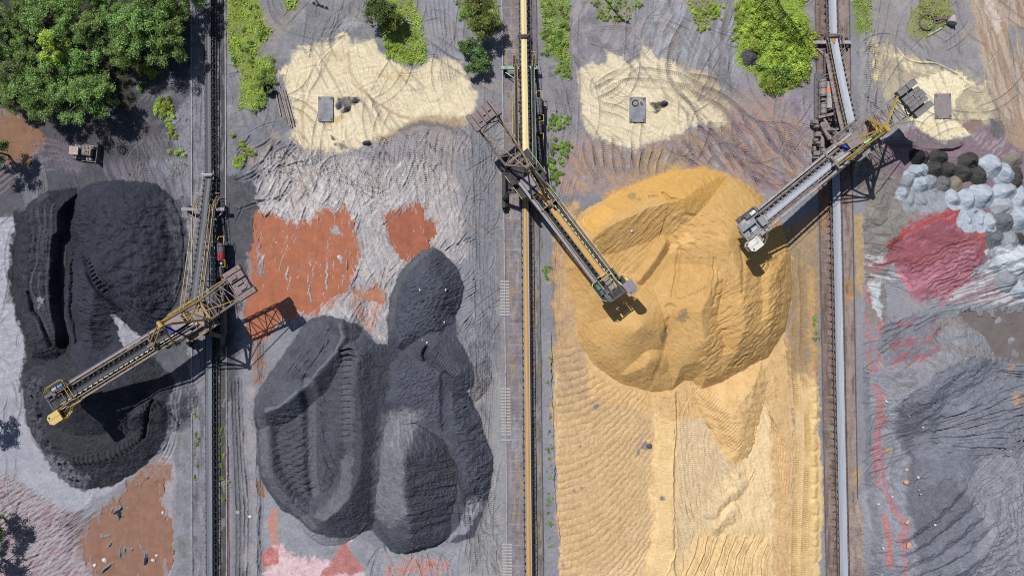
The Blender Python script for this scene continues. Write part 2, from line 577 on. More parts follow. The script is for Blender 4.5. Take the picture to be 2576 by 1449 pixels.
paint([(150, 400), (330, 400), (440, 470), (474, 620), (478, 860), (450, 960), (430, 1060), (300, 1000), (60, 560)], '#53545b', '#43444b', soft=24, warp=16, ns=18)
paint([(370, 850), (478, 850), (481, 1075), (446, 1090), (415, 1060), (400, 1000), (340, 900)], '#54555c', '#64656c', soft=10, warp=10, ns=12)
paint([(566, 760), (612, 750), (628, 880), (612, 1000), (566, 1010)], '#4b4c52', '#5a5b61', soft=12, warp=12, ns=14)  # coal dust, with the portal's shadow deepened in the colour
paint([(60, 280), (300, 270), (420, 300), (440, 400), (300, 440), (100, 400)], '#4b4a50', '#5b575c', soft=34, warp=20, ns=20)  # tree shadow below the grove deepened in the ground colour
paint([(290, 60), (480, 40), (480, 250), (400, 300), (300, 280)], '#57575e', '#4a4a50', soft=26, warp=16, ns=20)  # tree shadow on the grove's right side painted into the ground
paint(R(0, 2, [(1060, 640), (1200, 560), (1300, 600), (1290, 690), (1210, 780), (1080, 790), (960, 820), (940, 760)]), '#8f6a58', '#8a7f80', soft=12, warp=12, ns=9, contrast=2.2)
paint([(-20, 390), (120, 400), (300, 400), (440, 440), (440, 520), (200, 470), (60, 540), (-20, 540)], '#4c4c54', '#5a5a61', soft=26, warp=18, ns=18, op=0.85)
# yard between the first and second conveyor
paint(rect(566, -150, 1266, 400), '#8c8c91', '#7a7a80', soft=8, ns=40)
paint(R(1, 0, [(1180, -300), (1460, -300), (1560, 300), (1560, 560), (1300, 430), (1290, 220)]), '#94959d', (137, 138, 147), soft=24, warp=14)
paint(R(1, 0, [(100, 1080), (560, 1150), (900, 1080), (1100, 960), (1500, 980), (1600, 1000), (1600, 1449), (0, 1449)]), (136, 135, 143), (157, 148, 150), soft=26, warp=18, ns=20)
paint(R(1, 0, [(0, 900), (280, 960), (300, 1120), (700, 1200), (960, 1120), (1100, 1449), (-200, 1449), (-200, 1000)]), (112, 113, 122), (127, 127, 135), soft=26, warp=18, ns=20)
SLUSH = R(1, 1, [(0, -200), (200, -340), (700, -280), (1000, -240), (1400, -240), (1560, 60), (1600, 400), (1560, 560), (1350, 400), (1160, 520), (1060, 620), (1000, 800), (980, 980), (980, 1130), (880, 1050), (700, 930), (480, 930), (300, 950), (0, 900), (-40, 500)])
paint(SLUSH, (168, 162, 162), (152, 151, 158), soft=40, warp=24, ns=16)
paint(SLUSH, '#aaa29f', '#a19a99', soft=30, warp=26, ns=30, patch=-0.05, seed=20, op=0.8)
paint(R(1, 0, [(200, 1230), (420, 1240), (500, 1420), (480, 1600), (260, 1600), (180, 1449)]), '#b2a49f', '#a19793', soft=18, warp=18, ns=14)
paint(SLUSH, '#b9a59e', '#c9beb9', soft=30, warp=26, ns=24, patch=-0.2, seed=24, op=0.8)
paint(SLUSH, '#6f7178', '#7c7e85', soft=30, warp=26, ns=20, patch=-0.22, seed=29, op=0.75)
streaks(SLUSH, -1.0, '#d0cdce', op=0.6, sx=5, sy=60, thr=0.16, seed=37, sharp=4)
streaks(R(1, 1, [(60, -200), (480, -260), (760, -200), (900, 100), (700, 240), (300, 240), (0, 180)]), -1.0, '#cfcdd0', op=0.8, sx=3.5, sy=46, thr=0.06, seed=31)
streaks(R(1, 1, [(700, 0), (1300, 0), (1500, 300), (1000, 520), (900, 900), (700, 700)]), 1.1, '#b7b4b5', op=0.55, sx=4, sy=40, thr=0.14, seed=33)
streaks(R(1, 1, [(420, 780), (980, 640), (1000, 1100), (480, 960)]), -1.2, (145, 147, 156), op=0.8, sx=5, sy=40, thr=0.02, seed=35)
paint(R(1, 1, [(980, 100), (1520, 80), (1560, 540), (1200, 480), (1020, 300)]), '#b5a19a', (163, 157, 158), soft=30, warp=20, ns=12, patch=-0.1, seed=26)
paint(R(1, 1, [(1500, -300), (1700, -400), (1860, -400), (1880, 1449), (1620, 1449), (1560, 900), (1580, 500)]), (125, 127, 135), '#8a8b93', soft=16, warp=10, ns=30)
paint(R(1, 1, [(1790, -300), (1860, -300), (1890, 1449), (1800, 1449)]), (140, 137, 140), (124, 122, 126), soft=10, warp=6, ns=20)
paint(R(1, 2, [(1560, -100), (1850, -100), (1880, 1700), (1480, 1700), (1540, 1240), (1720, 1000), (1780, 560)]), (136, 137, 146), (151, 149, 147), soft=14, warp=10, ns=40)
paint(R(1, 2, [(-160, -900), (0, -900), (60, -100), (20, 700), (120, 1000), (60, 1700), (-160, 1700)]), (128, 129, 138), (151, 146, 151), soft=12, warp=10, ns=20)
paint(R(1, 2, [(0, 640), (90, 900), (200, 1000), (420, 1100), (700, 1140), (900, 1230), (1200, 1300), (1540, 1230), (1560, 1700), (0, 1700)]), (147, 149, 157), (128, 130, 140), soft=10, warp=10)
paint(R(1, 2, [(80, 1200), (180, 1215), (300, 1300), (420, 1310), (560, 1330), (640, 1260), (720, 1180), (700, 1330), (800, 1449), (820, 1700), (20, 1700)]), '#c2a2a6', '#d0bcc0', soft=9, warp=12, ns=12)
paint(R(1, 2, [(600, 1270), (690, 1170), (720, 1300), (840, 1410), (560, 1449), (480, 1449)]), '#b47c7a', '#9d6a68', soft=6, warp=8, ns=12)
paint(R(1, 2, [(90, 1220), (170, 1260), (160, 1360), (40, 1400), (30, 1300)]), '#a0605e', '#c08a86', soft=8, warp=9, ns=10)
paint(R(1, 2, [(960, 1340), (1300, 1300), (1440, 1330), (1460, 1430), (1240, 1449), (940, 1449)]), '#b98074', (152, 149, 156), soft=10, warp=12, ns=9, op=0.9, contrast=2.4)
paint(R(1, 2, [(100, 930), (150, 960), (150, 1120), (180, 1230), (100, 1220)]), '#bd7a66', (157, 142, 144), soft=6, warp=7, ns=10)
paint(R(1, 2, [(0, 720), (60, 800), (70, 850), (20, 830), (-10, 780)]), '#9c6a45', soft=4, warp=6)
paint(R(1, 1, [(0, 1090), (60, 1290), (80, 1449), (-20, 1449), (-40, 1100)]), '#8f6a58', (139, 130, 133), soft=8, warp=8, ns=16)

def mottle(q, s0):
    paint(q, '#8f847d', '#9d938c', soft=30, warp=20, ns=46, patch=-0.12, seed=s0, op=0.7)
    paint(q, '#66666b', '#74747a', soft=30, warp=20, ns=34, patch=-0.22, seed=s0 + 9, op=0.75)
    paint(q, '#a9a8aa', '#9d9da2', soft=30, warp=20, ns=26, patch=-0.28, seed=s0 + 18, op=0.6)
mottle(rect(570, -150, 1262, 420), 700)
mottle(rect(1180, 380, 1262, 1600), 720)
paint([(566, 430), (600, 440), (640, 470), (650, 560), (618, 700), (604, 780), (566, 800)], '#4b4c52', '#5c5d63', soft=14, warp=14, ns=14)
stain([(590, 800), (592, 1100), (600, 1449)], 26, '#55565c', 0.5, 16, 8)
SAND_A = R(1, 0, [(262, 398), (270, 388), (330, 360), (430, 362), (560, 330), (640, 265), (700, 280), (720, 340), (850, 305), (900, 330), (930, 400), (1000, 430), (1060, 490), (1150, 535), (1225, 525), (1300, 450), (1380, 440), (1500, 440), (1560, 540), (1600, 650), (1655, 690), (1640, 800), (1590, 880), (1570, 960), (1500, 900), (1350, 930), (1180, 900), (1080, 975), (960, 1030), (880, 1080), (700, 1120), (560, 1152), (400, 1130), (310, 1100), (280, 1050), (290, 900), (250, 740), (230, 640), (185, 540), (262, 470)])
paint(SAND_A, '#c3b59a', '#b3a78f', soft=16, warp=13, ns=14, op=0.8)
paint(SAND_A, '#e0d4b6', '#d2c5a6', soft=16, warp=8, ns=30)
paint(SAND_A, '#b9aa8e', '#cdbfa2', soft=20, warp=12, ns=11, patch=-0.22, op=0.6, seed=77)
streaks(SAND_A, 1.2, '#a89a86', op=0.4, sx=4, sy=46, thr=0.16, seed=83, soft=20)
paint(R(1, 0, [(420, 390), (640, 260), (760, 400), (640, 620), (520, 520), (360, 600)]), '#cdbd9b', '#b8ab96', soft=20, warp=16, ns=12, patch=-0.1, op=0.8)
paint(R(1, 0, [(900, 560), (1150, 520), (1200, 600), (1080, 640)]), '#c0a97c', '#d9c69c', soft=14, warp=12, ns=10, op=0.7)
stain(R(1, 0, [(960, 1040), (1150, 940), (1380, 900), (1560, 930)]), 22, '#a08a70', 0.75, 14, 12)
stain(R(1, 0, [(1080, 975), (1240, 930), (1420, 950), (1560, 1010)]), 12, (104, 104, 112), 0.7, 8, 8)
for p in ([(690, 400), (700, 540), (780, 640), (900, 780), (1080, 880), (1280, 900)], [(560, 400), (500, 540), (420, 660), (330, 860)], [(350, 660), (340, 900), (360, 1100)], [(720, 620), (840, 720), (1010, 850), (1160, 900)]):
    stain(R(1, 0, p), 7, '#b59e80', 0.6, 5, 3)
paint(R(1, 0, [(620, 740), (740, 730), (790, 770), (720, 800), (700, 850), (650, 860), (640, 800), (610, 850), (600, 770)]), (85, 88, 96), '#8b8474', soft=6, warp=9, ns=8)
paint(R(1, 0, [(590, 1080), (660, 1060), (690, 1110), (620, 1115)]), (81, 82, 90), (136, 129, 114), soft=7, warp=8, ns=8, op=0.9)
paint(R(1, 0, [(560, 1020), (590, 1020), (600, 1050), (575, 1050)]), '#66604f', soft=4, warp=5)
stain(R(1, 0, [(540, 940), (660, 880)]), 10, '#c2a564', 0.7, 8, 6)

# yard between the second and third conveyor
paint(rect(1366, -150, 2052, 470), '#8e8d91', '#807e84', soft=8, ns=40)
streaks(rect(1640, -150, 1860, 260), 1.9, '#a3a9b2', op=0.65, sx=7, sy=90, thr=0.0, seed=41, soft=30)
streaks(rect(1420, -150, 1700, 160), 2.1, (170, 161, 166), op=0.5, sx=9, sy=60, thr=0.02, seed=42, soft=30)
paint(R(2, 0, [(1700, 560), (2000, 640), (2300, 760), (2300, 1449), (1700, 1449)]), (150, 141, 150), (134, 127, 138), soft=20, warp=14, ns=24)
paint(R(2, 0, [(380, 1060), (560, 1020), (900, 1150), (1200, 1030), (1480, 950), (1700, 700), (2000, 740), (2260, 1000), (2280, 1449), (360, 1449)]), (155, 136, 126), (147, 135, 140), soft=30, warp=18, ns=20)
streaks(R(2, 0, [(380, 1060), (900, 1150), (1480, 950), (2000, 740), (2260, 1449), (360, 1449)]), 0.9, '#b08d6c', op=0.6, sx=10, sy=70, thr=0.06, seed=44, soft=30)
paint(R(2, 0, [(1000, 1130), (1330, 1130), (1300, 1290), (820, 1350), (960, 1220)]), '#b3977a', '#93826f', soft=16, warp=16, ns=14)
streaks(R(2, 0, [(1400, 1000), (1760, 900), (2100, 1300), (2200, 1449), (1700, 1449)]), 0.8, '#7a4d55', op=0.4, sx=6, sy=50, thr=0.16, seed=45)
mottle(rect(1370, -150, 2050, 470), 740)
SAND_B = R(2, 0, [(510, 520), (580, 500), (600, 475), (620, 500), (690, 490), (720, 410), (750, 392), (850, 470), (880, 490), (970, 440), (970, 358), (1060, 375), (1075, 440), (1190, 465), (1300, 540), (1330, 640), (1400, 760), (1500, 780), (1600, 900), (1590, 940), (1440, 920), (1330, 950), (1240, 1010), (1130, 1060), (1000, 1085), (930, 1150), (830, 1110), (720, 1060), (600, 1020), (550, 960), (530, 860), (505, 700)])
paint(R(2, 0, [(1180, 470), (1500, 560), (1640, 800), (1600, 960), (1300, 900)]), '#c3b294', '#8f8478', soft=20, warp=16, ns=14)
paint(SAND_B, '#c3b59a', '#b3a78f', soft=16, warp=13, ns=14, op=0.8)
paint(SAND_B, '#e0d4b8', '#d3c6a8', soft=16, warp=8, ns=30)
paint(SAND_B, '#b9aa8e', '#cdbfa2', soft=20, warp=12, ns=11, patch=-0.22, op=0.6, seed=78)
streaks(SAND_B, 0.5, '#a89a86', op=0.4, sx=4, sy=46, thr=0.16, seed=84, soft=20)
for p in ([(640, 660), (760, 590), (900, 500)], [(680, 730), (840, 610), (960, 560), (1200, 600)], [(1150, 480), (1170, 640), (1260, 760)], [(860, 640), (1000, 660), (1260, 680)]):
    stain(R(2, 0, p), 7, '#b0a48d', 0.55, 5, 3)
paint(R(2, 0, [(1030, 770), (1090, 760), (1160, 770), (1160, 820), (1090, 820), (1050, 800)]), '#3c3d43', '#8d8064', soft=6, warp=8, ns=8)
paint(R(2, 0, [(1060, 835), (1110, 840), (1090, 860)]), (93, 90, 84), soft=4, warp=5)
paint(R(2, 1, [(330, 100), (480, 60), (560, 200), (420, 400), (480, 700), (490, 900), (300, 1000), (290, 500)]), '#97826c', '#86776b', soft=14, warp=10, ns=20)
FLATS = R(2, 2, [(310, -320), (470, -300), (560, -120), (800, 20), (1100, 60), (1400, 30), (1700, -30), (1930, -180), (2060, -60), (2100, 400), (2100, 1700), (330, 1700), (350, 1300), (330, 700), (300, 200)])
paint(FLATS, '#d3b68e', '#c3a57e', soft=5, warp=4, ns=40)
paint(R(2, 2, [(300, -400), (520, -300), (600, -60), (900, 60), (700, 260), (320, 240)]), '#b99c74', '#a38c6e', soft=40, warp=18, ns=20)
paint(R(2, 2, [(340, 100), (900, 40), (1040, 100), (1060, 600), (900, 1200), (500, 1449), (360, 1200)]), '#c8ab80', '#b89b74', soft=40, warp=18, ns=16, op=0.8)
paint(R(2, 2, [(1080, 60), (1230, 40), (1250, 900), (1240, 1449), (1000, 1449), (1060, 900)]), '#e2c595', '#d8b884', soft=22, warp=16)
paint(R(2, 2, [(1240, 40), (1340, 20), (1620, 560), (1680, 760), (1520, 950), (1400, 1200), (1240, 1449), (1240, 700)]), '#c6af8c', '#d0ba98', soft=26, warp=18, ns=14)
paint(R(2, 2, [(1680, 300), (1940, 100), (2080, 300), (2080, 1200), (1800, 1100), (1500, 1200), (1600, 900)]), '#e2c79b', '#d8bf97', soft=26, warp=20, ns=20)
paint(R(2, 2, [(1240, 1449), (1420, 1100), (1800, 1060), (2080, 1100), (2080, 1700), (1240, 1700)]), '#dcc296', '#ceb182', soft=24, warp=14, ns=16)
paint(R(2, 2, [(1500, 60), (1560, 60), (1580, 180), (1540, 200)]), '#a79c92', soft=12, warp=6, op=0.6)
for (x, y, r_) in ((625, 180, 16), (1000, 465, 24), (955, 520, 10), (510, 475, 10), (520, 775, 9), (465, 810, 8), (1125, 850, 16), (530, 70, 12), (1135, 1180, 9), (385, 1360, 12)):
    q = R(2, 2, [(x - r_, y - r_), (x + r_, y - r_), (x + r_, y + r_), (x - r_, y + r_)])
    paint(q, (104, 105, 114), (137, 130, 122), soft=5, warp=7, ns=6, op=0.85)
stain(R(2, 2, [(620, 0), (600, 90), (620, 170)]), 8, (146, 140, 136), 0.55, 8, 6)
stain(R(2, 2, [(975, 380), (960, 440), (952, 510)]), 8, (146, 140, 136), 0.55, 8, 6)
paint([(1392, 560), (1450, 500), (1480, 700), (1460, 840), (1500, 930), (1640, 1000), (1900, 940), (1990, 820), (2010, 620), (2040, 640), (2040, 960), (1960, 1000), (1700, 1040), (1400, 1000)], '#c0a27a', '#a88f74', soft=16, warp=12, ns=14)
paint([(1935, 900), (1990, 900), (2004, 1449), (2004, 1600), (1950, 1600)], '#d0b083', '#c2a176', soft=14, warp=10)
paint([(1470, 900), (1560, 940), (1640, 960), (1760, 945), (1880, 905), (1985, 830), (2000, 1000), (1700, 1060), (1480, 1000)], '#d4b384', '#c4a271', soft=18, warp=12, ns=14)
RUN = [R(3, 1, [(200, 300), (240, 700), (230, 1100), (240, 1449)]), R(3, 2, [(225, 0), (235, 500), (225, 900), (210, 1449), (205, 1700)])]
paint(R(3, 1, [(100, 300), (380, 120), (400, 700), (390, 1449), (180, 1449), (130, 1100), (180, 800)]), '#a58d6c', '#8f7f6d', soft=20, warp=10, ns=22)
paint(R(3, 2, [(190, -100), (380, -60), (390, 500), (420, 900), (380, 1449), (370, 1700), (180, 1700), (200, 600)]), '#c6a877', '#d4b98c', soft=12, warp=6, ns=24)
paint(R(3, 2, [(330, 0), (380, 0), (390, 380), (410, 800), (390, 1449), (340, 1449), (320, 700)]), '#dcc18f', '#d0b07b', soft=8, warp=6)
paint(R(3, 1, [(300, 540), (350, 560), (350, 1400), (310, 1400)]), '#c49c66', '#a98c68', soft=8, warp=5, op=0.8)
stain(R(3, 2, [(265, 0), (270, 300), (260, 700), (255, 1449)]), 9, '#d9b68b', 0.6, 6, 5)

# strip east of the third conveyor
paint(rect(2164, -150, 2730, 380), '#989596', '#88868a', soft=10, ns=44)
paint(rect(2166, -150, 2500, 330), '#8f847d', '#a19790', soft=30, warp=20, ns=46, patch=-0.12, seed=760, op=0.6)
paint(rect(2166, -150, 2500, 330), '#6c6b6f', '#7a797d', soft=30, warp=20, ns=34, patch=-0.25, seed=769, op=0.7)
paint(R(3, 0, [(780, 300), (900, 340), (1200, 480), (1500, 570), (1700, 640), (1660, 800), (1480, 1040), (1200, 1040), (1080, 940), (900, 760), (860, 600), (800, 450)]), '#b3a78f', (161, 153, 139), soft=24, warp=16, ns=16)
paint(R(3, 0, [(880, 320), (1030, 460), (1200, 480), (1330, 500), (1450, 560), (1600, 640), (1500, 680), (1400, 640), (1200, 560), (1040, 520), (920, 420)]), '#dccfa8', '#b4ab97', soft=10, warp=14, ns=10, contrast=2.2)
paint(R(3, 0, [(1080, 620), (1200, 560), (1330, 540), (1500, 590), (1540, 640), (1430, 700), (1400, 900), (1540, 960), (1530, 1020), (1440, 1020), (1330, 1055), (1220, 1040), (1120, 960), (1060, 880), (1000, 760)]), '#e8ddc0', '#dccfab', soft=10, warp=12, ns=26)
paint(R(3, 0, [(1500, 640), (1690, 620), (1700, 900), (1600, 960), (1440, 900), (1420, 740)]), '#a39a88', '#c9bd9d', soft=12, warp=14, ns=12, contrast=2)
paint(R(3, 0, [(1490, 890), (1600, 900), (1640, 960), (1560, 1000), (1470, 950)]), '#8e7a6e', (135, 116, 112), soft=8, warp=8)
paint(R(3, 0, [(800, 300), (830, 310), (860, 480), (850, 680), (820, 640), (790, 490)]), '#cfc19b', (154, 146, 133), soft=6, warp=9, ns=9, contrast=2.2)
paint(R(3, 0, [(1480, -300), (2100, -300), (2100, 1300), (1920, 1160), (1720, 1000), (1690, 700), (1640, 520), (1560, 200)]), '#a38c78', '#978577', soft=16, warp=10, ns=40)
streaks(R(3, 0, [(1480, -300), (2100, -300), (2100, 1000), (1720, 900), (1600, 400)]), 1.25, '#bcaea0', op=0.55, sx=7, sy=120, thr=0.06, seed=51, soft=20)
streaks(R(3, 0, [(1820, 200), (2100, 200), (2100, 1300), (1940, 1100), (1860, 600)]), 1.45, (130, 128, 134), op=0.8, sx=12, sy=90, thr=-0.08, seed=52, soft=16)
paint(R(3, 0, [(1620, -60), (1700, -20), (1760, 150), (1730, 270), (1690, 200), (1640, 80)]), '#cbbcb0', '#b9aaa0', soft=7, warp=6)
paint(R(3, 0, [(860, 1080), (1130, 960), (1230, 1040), (1360, 1060), (1540, 1030), (1690, 900), (1860, 1100), (2050, 1240), (2050, 1700), (800, 1700), (800, 1300)]), (139, 116, 125), (119, 105, 114), soft=14, warp=12, ns=24)
stain(R(3, 0, [(880, 1060), (1040, 1060), (1200, 1090), (1370, 1100), (1480, 1070)]), 14, (112, 107, 104), 0.8, 8, 8)
streaks(R(3, 0, [(1500, 1020), (1780, 980), (1900, 1180), (1700, 1200)]), 2.3, '#a5a0a4', op=0.6, sx=4, sy=26, thr=0.08, seed=54)
paint(R(3, 0, [(1680, 900), (1770, 920), (1780, 1000), (1740, 1040), (1680, 1030)]), (105, 101, 101), soft=8, warp=10)
paint(R(3, 0, [(690, 1100), (860, 1080), (900, 1200), (800, 1449), (690, 1449)]), (117, 108, 108), (128, 116, 112), soft=12, warp=12)
paint(R(3, 1, [(720, -200), (1100, -60), (1120, 180), (1000, 300), (1100, 440), (900, 640), (900, 1000), (760, 1000), (730, 500)]), (139, 134, 129), (119, 115, 112), soft=12, warp=12, ns=14)
paint(R(3, 1, [(730, 510), (840, 500), (860, 800), (850, 980), (940, 1080), (860, 1200), (860, 1449), (760, 1449), (745, 900)]), '#a06c6c', '#a98586', soft=12, warp=14, ns=12, patch=0.35)
streaks(R(3, 1, [(730, 440), (1100, 480), (1080, 640), (760, 720)]), 0.15, '#bfc4c9', op=0.8, sx=5, sy=40, thr=0.02, seed=56)
paint(R(3, 1, [(760, 680), (860, 670), (850, 780), (880, 880), (840, 960), (790, 800)]), '#bcc3c9', '#a0a6ab', soft=6, warp=8, ns=10)
paint(R(3, 1, [(940, 520), (1100, 560), (1180, 800), (1060, 740), (1000, 640)]), '#bd6f80', '#c98998', soft=9, warp=10)
paint(R(3, 1, [(1100, 100), (1500, 100), (1760, 480), (1840, 640), (2000, 760), (2000, 840), (1300, 840), (1100, 700)]), '#82696f', (155, 137, 145), soft=14, warp=10, ns=18)
streaks(R(3, 1, [(1260, 640), (1720, 560), (2050, 720), (2050, 860), (1340, 840)]), -0.3, '#b7babf', op=0.8, sx=5, sy=70, thr=0.0, seed=57)
paint(R(3, 1, [(1380, 850), (2060, 830), (2060, 900), (1700, 900), (1400, 940), (1240, 990), (1100, 1040), (1000, 1060), (1100, 900)]), (139, 144, 151), (118, 123, 130), soft=8, warp=9, ns=14)
paint(R(3, 1, [(860, 980), (1300, 920), (1260, 1060), (1240, 1200), (900, 1300), (840, 1240)]), (123, 125, 134), (107, 108, 118), soft=14, warp=12, ns=18)
streaks(R(3, 1, [(960, 940), (1320, 930), (1260, 1200), (900, 1350)]), -0.5, '#96525a', op=0.7, sx=6, sy=36, thr=0.08, seed=58)
paint(R(3, 2, [(740, -100), (900, -60), (960, 100), (1130, 400), (1000, 760), (1040, 1200), (1060, 1700), (760, 1700), (745, 600)]), (139, 143, 152), (123, 126, 136), soft=14, warp=10, ns=20)
paint(R(3, 2, [(720, -100), (765, -100), (790, 600), (800, 1700), (740, 1700), (740, 700)]), (108, 111, 119), (128, 129, 138), soft=6, warp=5)
REDLINE = R(3, 2, [(800, 0), (850, 200), (840, 420), (860, 640), (870, 800), (920, 1000), (910, 1120)])
stain(REDLINE, 20, '#a9686c', 0.6, 10, 12)
stain(R(3, 2, [(800, 460), (810, 600), (815, 760)]), 9, '#a35b62', 0.6, 7, 7)
stain(R(3, 2, [(825, 960), (830, 1130), (830, 1320)]), 11, '#b9685f', 0.7, 7, 7)
stain(R(3, 2, [(920, 1150), (930, 1300), (960, 1449)]), 8, '#b0696e', 0.6, 7, 7)
paint(R(3, 2, [(890, 470), (950, 480), (940, 520), (890, 510)]), '#b09a54', soft=6, warp=9, op=0.8)

# rail corridors: slabs on one side of each belt, cinders on the other
def corridor(xt, xb, wl, wr, slab, slab2, cinder, cinder2, joint, jop=0.7, step=26.5, left=True):
    f = lambda y: xt + (xb - xt) * y / 1449.0
    Lp = [(f(-150) - wl, -150), (f(-150), -150), (f(1600), 1600), (f(1600) - wl, 1600)]
    Rp = [(f(-150), -150), (f(-150) + wr, -150), (f(1600) + wr, 1600), (f(1600), 1600)]
    paint(Lp, slab, slab2, soft=5, warp=3, ns=26)
    paint(Rp, cinder, cinder2, soft=7, warp=4, ns=16)
    y = -140
    while y < 1600:
        for a, b in (((-wl + 4), -8), (8, wr - 22)):
            if b > a:
                stain([(f(y) + a, y), (f(y) + b, y)], 1.7, joint, jop * random.Random(int(y)).uniform(0.3, 1.0), 1.5, 1.0)
        y += step
    return f
CONV_X = [(524.5, 528.5), (1316.5, 1331.0), (2092.5, 2122.0)]
corridor(524.5, 528.5, 46, 44, '#85858f', '#74737c', '#45464c', '#58585d', (155, 156, 163), 0.55)
corridor(1316.5, 1331.0, 52, 36, '#857f85', '#736e75', '#6a696f', '#7b787e', '#a9a6ab', 0.8)
corridor(2092.5, 2122.0, 44, 44, '#7d6c67', '#816f69', '#857773', '#95877f', '#a2958c', 0.75)
streaks(rect(548, 860, 566, 1600), math.pi / 2, '#55602f', op=0.55, sx=5, sy=20, thr=0.06, seed=62, soft=6)
streaks(rect(1346, 480, 1364, 1600), math.pi / 2, '#4d5a2c', op=0.5, sx=5, sy=20, thr=0.08, seed=63, soft=6)
paint([(2052, 300), (2068, 300), (2080, 560), (2066, 600), (2050, 420)], '#a97f55', '#93765c', soft=9, warp=8, op=0.8)
paint(R(3, 1, [(580, 660), (660, 660), (660, 800), (590, 820)]), '#b98a4c', '#94765a', soft=10, warp=12, op=0.8)
paint(R(3, 2, [(640, 660), (710, 640), (700, 760), (640, 780)]), '#b99a6c', '#94826f', soft=8, warp=10, op=0.8)
paint(R(3, 1, [(655, 160), (715, 170), (725, 420), (735, 640), (715, 800), (665, 700)]), '#b49c78', '#9a876c', soft=5, warp=5)

# ---- surface relief of the yard
rumple(HG, R(0, 0, [(0, 1000), (1240, 1000), (1300, 1449), (0, 1449)]), 0.10, 1.2, 4, 26, 11)
rumple(HG, SLUSH, 0.14, 1.15, 5, 24, 12)
rumple(HG, R(1, 1, [(1500, -300), (1860, -400), (1880, 1449), (1620, 1449)]), 0.05, math.pi / 2, 5, 40, 13)
rumple(HG, R(0, 2, [(-300, 620), (60, 680), (560, 980), (640, 1300), (760, 1700), (-300, 1700)]), 0.13, 2.6, 4, 15, 14)
rumple(HG, R(0, 1, [(-300, 180), (110, 184), (60, 560), (40, 830), (170, 1080), (150, 1449), (-300, 1449)]), 0.10, 0.4, 8, 14, 15)
rumple(HG, R(3, 2, [(760, -100), (1130, 400), (1000, 760), (1060, 1700), (760, 1700)]), 0.22, -0.35, 6, 46, 16, warp=2)
rumple(HG, R(3, 1, [(720, -200), (1100, -60), (1000, 300), (900, 640), (900, 1000), (740, 800)]), 0.2, 0.5, 8, 20, 17)
rumple(HG, R(3, 1, [(860, 980), (1300, 900), (1260, 1200), (840, 1300)]), 0.25, -0.5, 6, 26, 18)
rumple(HG, R(3, 1, [(1260, 560), (2050, 600), (2050, 900), (1300, 860)]), 0.22, -0.32, 5, 60, 19, warp=1)
rumple(HG, FLATS, 0.06, 1.3, 6, 18, 20)
# ground low mounds by the third track
for (x, y, r_, h_) in ((900, 330, 75, 1.6), (800, 200, 60, 1.1), (1000, 180, 50, 1.0), (830, 60, 45, 0.9)):
    px, py = R(3, 1, [(x, y)])[0]
    cone(HG, [(px - 6, py - 4, h_), (px + 6, py + 6, h_)], 0.5, warp=9)
# little kerb of crumbled soil beside the third corridor
for k in range(26):
    yy = 560 + k * 11.5
    cone(HG, [(2164 + rng.normal(0, 1.5), yy, 0.5 + 0.2 * rng.random())], 0.8, warp=3)

# ---- crawler and wheel tracks
D = dict(width=9, depth=0.07, rib=0.065, berm=0.05)
# west: round the coal
for k in range(7):
    o = k * 9
    tracks(HG, R(0, 1, [(140 + o * 2.2, -260), (200 + o * 2, -60), (240 + o, 150), (260 + o * .4, 420)]), col=(151, 152, 161), op=0.25, **D)
for k in range(6):
    tracks(HG, R(0, 0, [(-60, 1449 - k * 55), (160, 1290 - k * 40), (420, 1230 - k * 26), (640, 1290 - k * 10)]), col=(138, 128, 140), op=0.3, **D)
for k in range(7):
    tracks(HG, R(0, 0, [(800 + k * 60, 1190), (840 + k * 60, 1300), (930 + k * 55, 1449), (1010 + k * 50, 1640)]), col=(155, 147, 158), op=0.3, **D)
for k in range(4):
    tracks(HG, R(0, 0, [(1060 + 40 * k, 1020), (1200 + 26 * k, 1260), (1260 + 20 * k, 1449), (1330 + 14 * k, 1750), (1320 + 10 * k, 2300)]), col=(146, 148, 158), op=0.3, **D)
for k in range(3):
    tracks(HG, R(0, 0, [(1060 + 50 * k, 800), (1180 + 20 * k, 700), (1340, 640 + 30 * k), (1430, 760 + 60 * k)]), width=7, depth=0.05, rib=0.0, berm=0.04, col=(146, 146, 156), op=0.3)
track_field(HG, R(0, 2, [(-300, 700), (200, 800), (560, 980), (560, 1300), (720, 1640), (-300, 1640)]), 90, 2.55, 0.25, (70, 170), 0.3, 3, depth=0.09, rib=0.09, col='#a79ca3', op=0.3)
track_field(HG, R(0, 2, [(420, 1000), (780, 900), (780, 1060), (500, 1300)]), 15, 2.5, 0.1, (90, 150), 0.1, 4, depth=0.12, rib=0.1, col=(119, 110, 114), op=0.4)
for k in range(3):
    stamp(HG, R(0, 2, [(1340 + k * 26, -60), (1330 + k * 20, 200), (1250 + k * 30, 480), (1170 + k * 30, 620)]), width=7, depth=0.18, rib=0.02, berm=0.12, col='#b3b2bb', op=0.3)
for k in range(4):
    stamp(HG, R(0, 2, [(1750 + 26 * k, -60), (1770 + 24 * k, 500), (1790 + 30 * k, 1000), (1780 + 26 * k, 1700)]), width=7, depth=0.2, rib=0.03, berm=0.14, jit=0.8, col=(93, 94, 102), op=0.4)
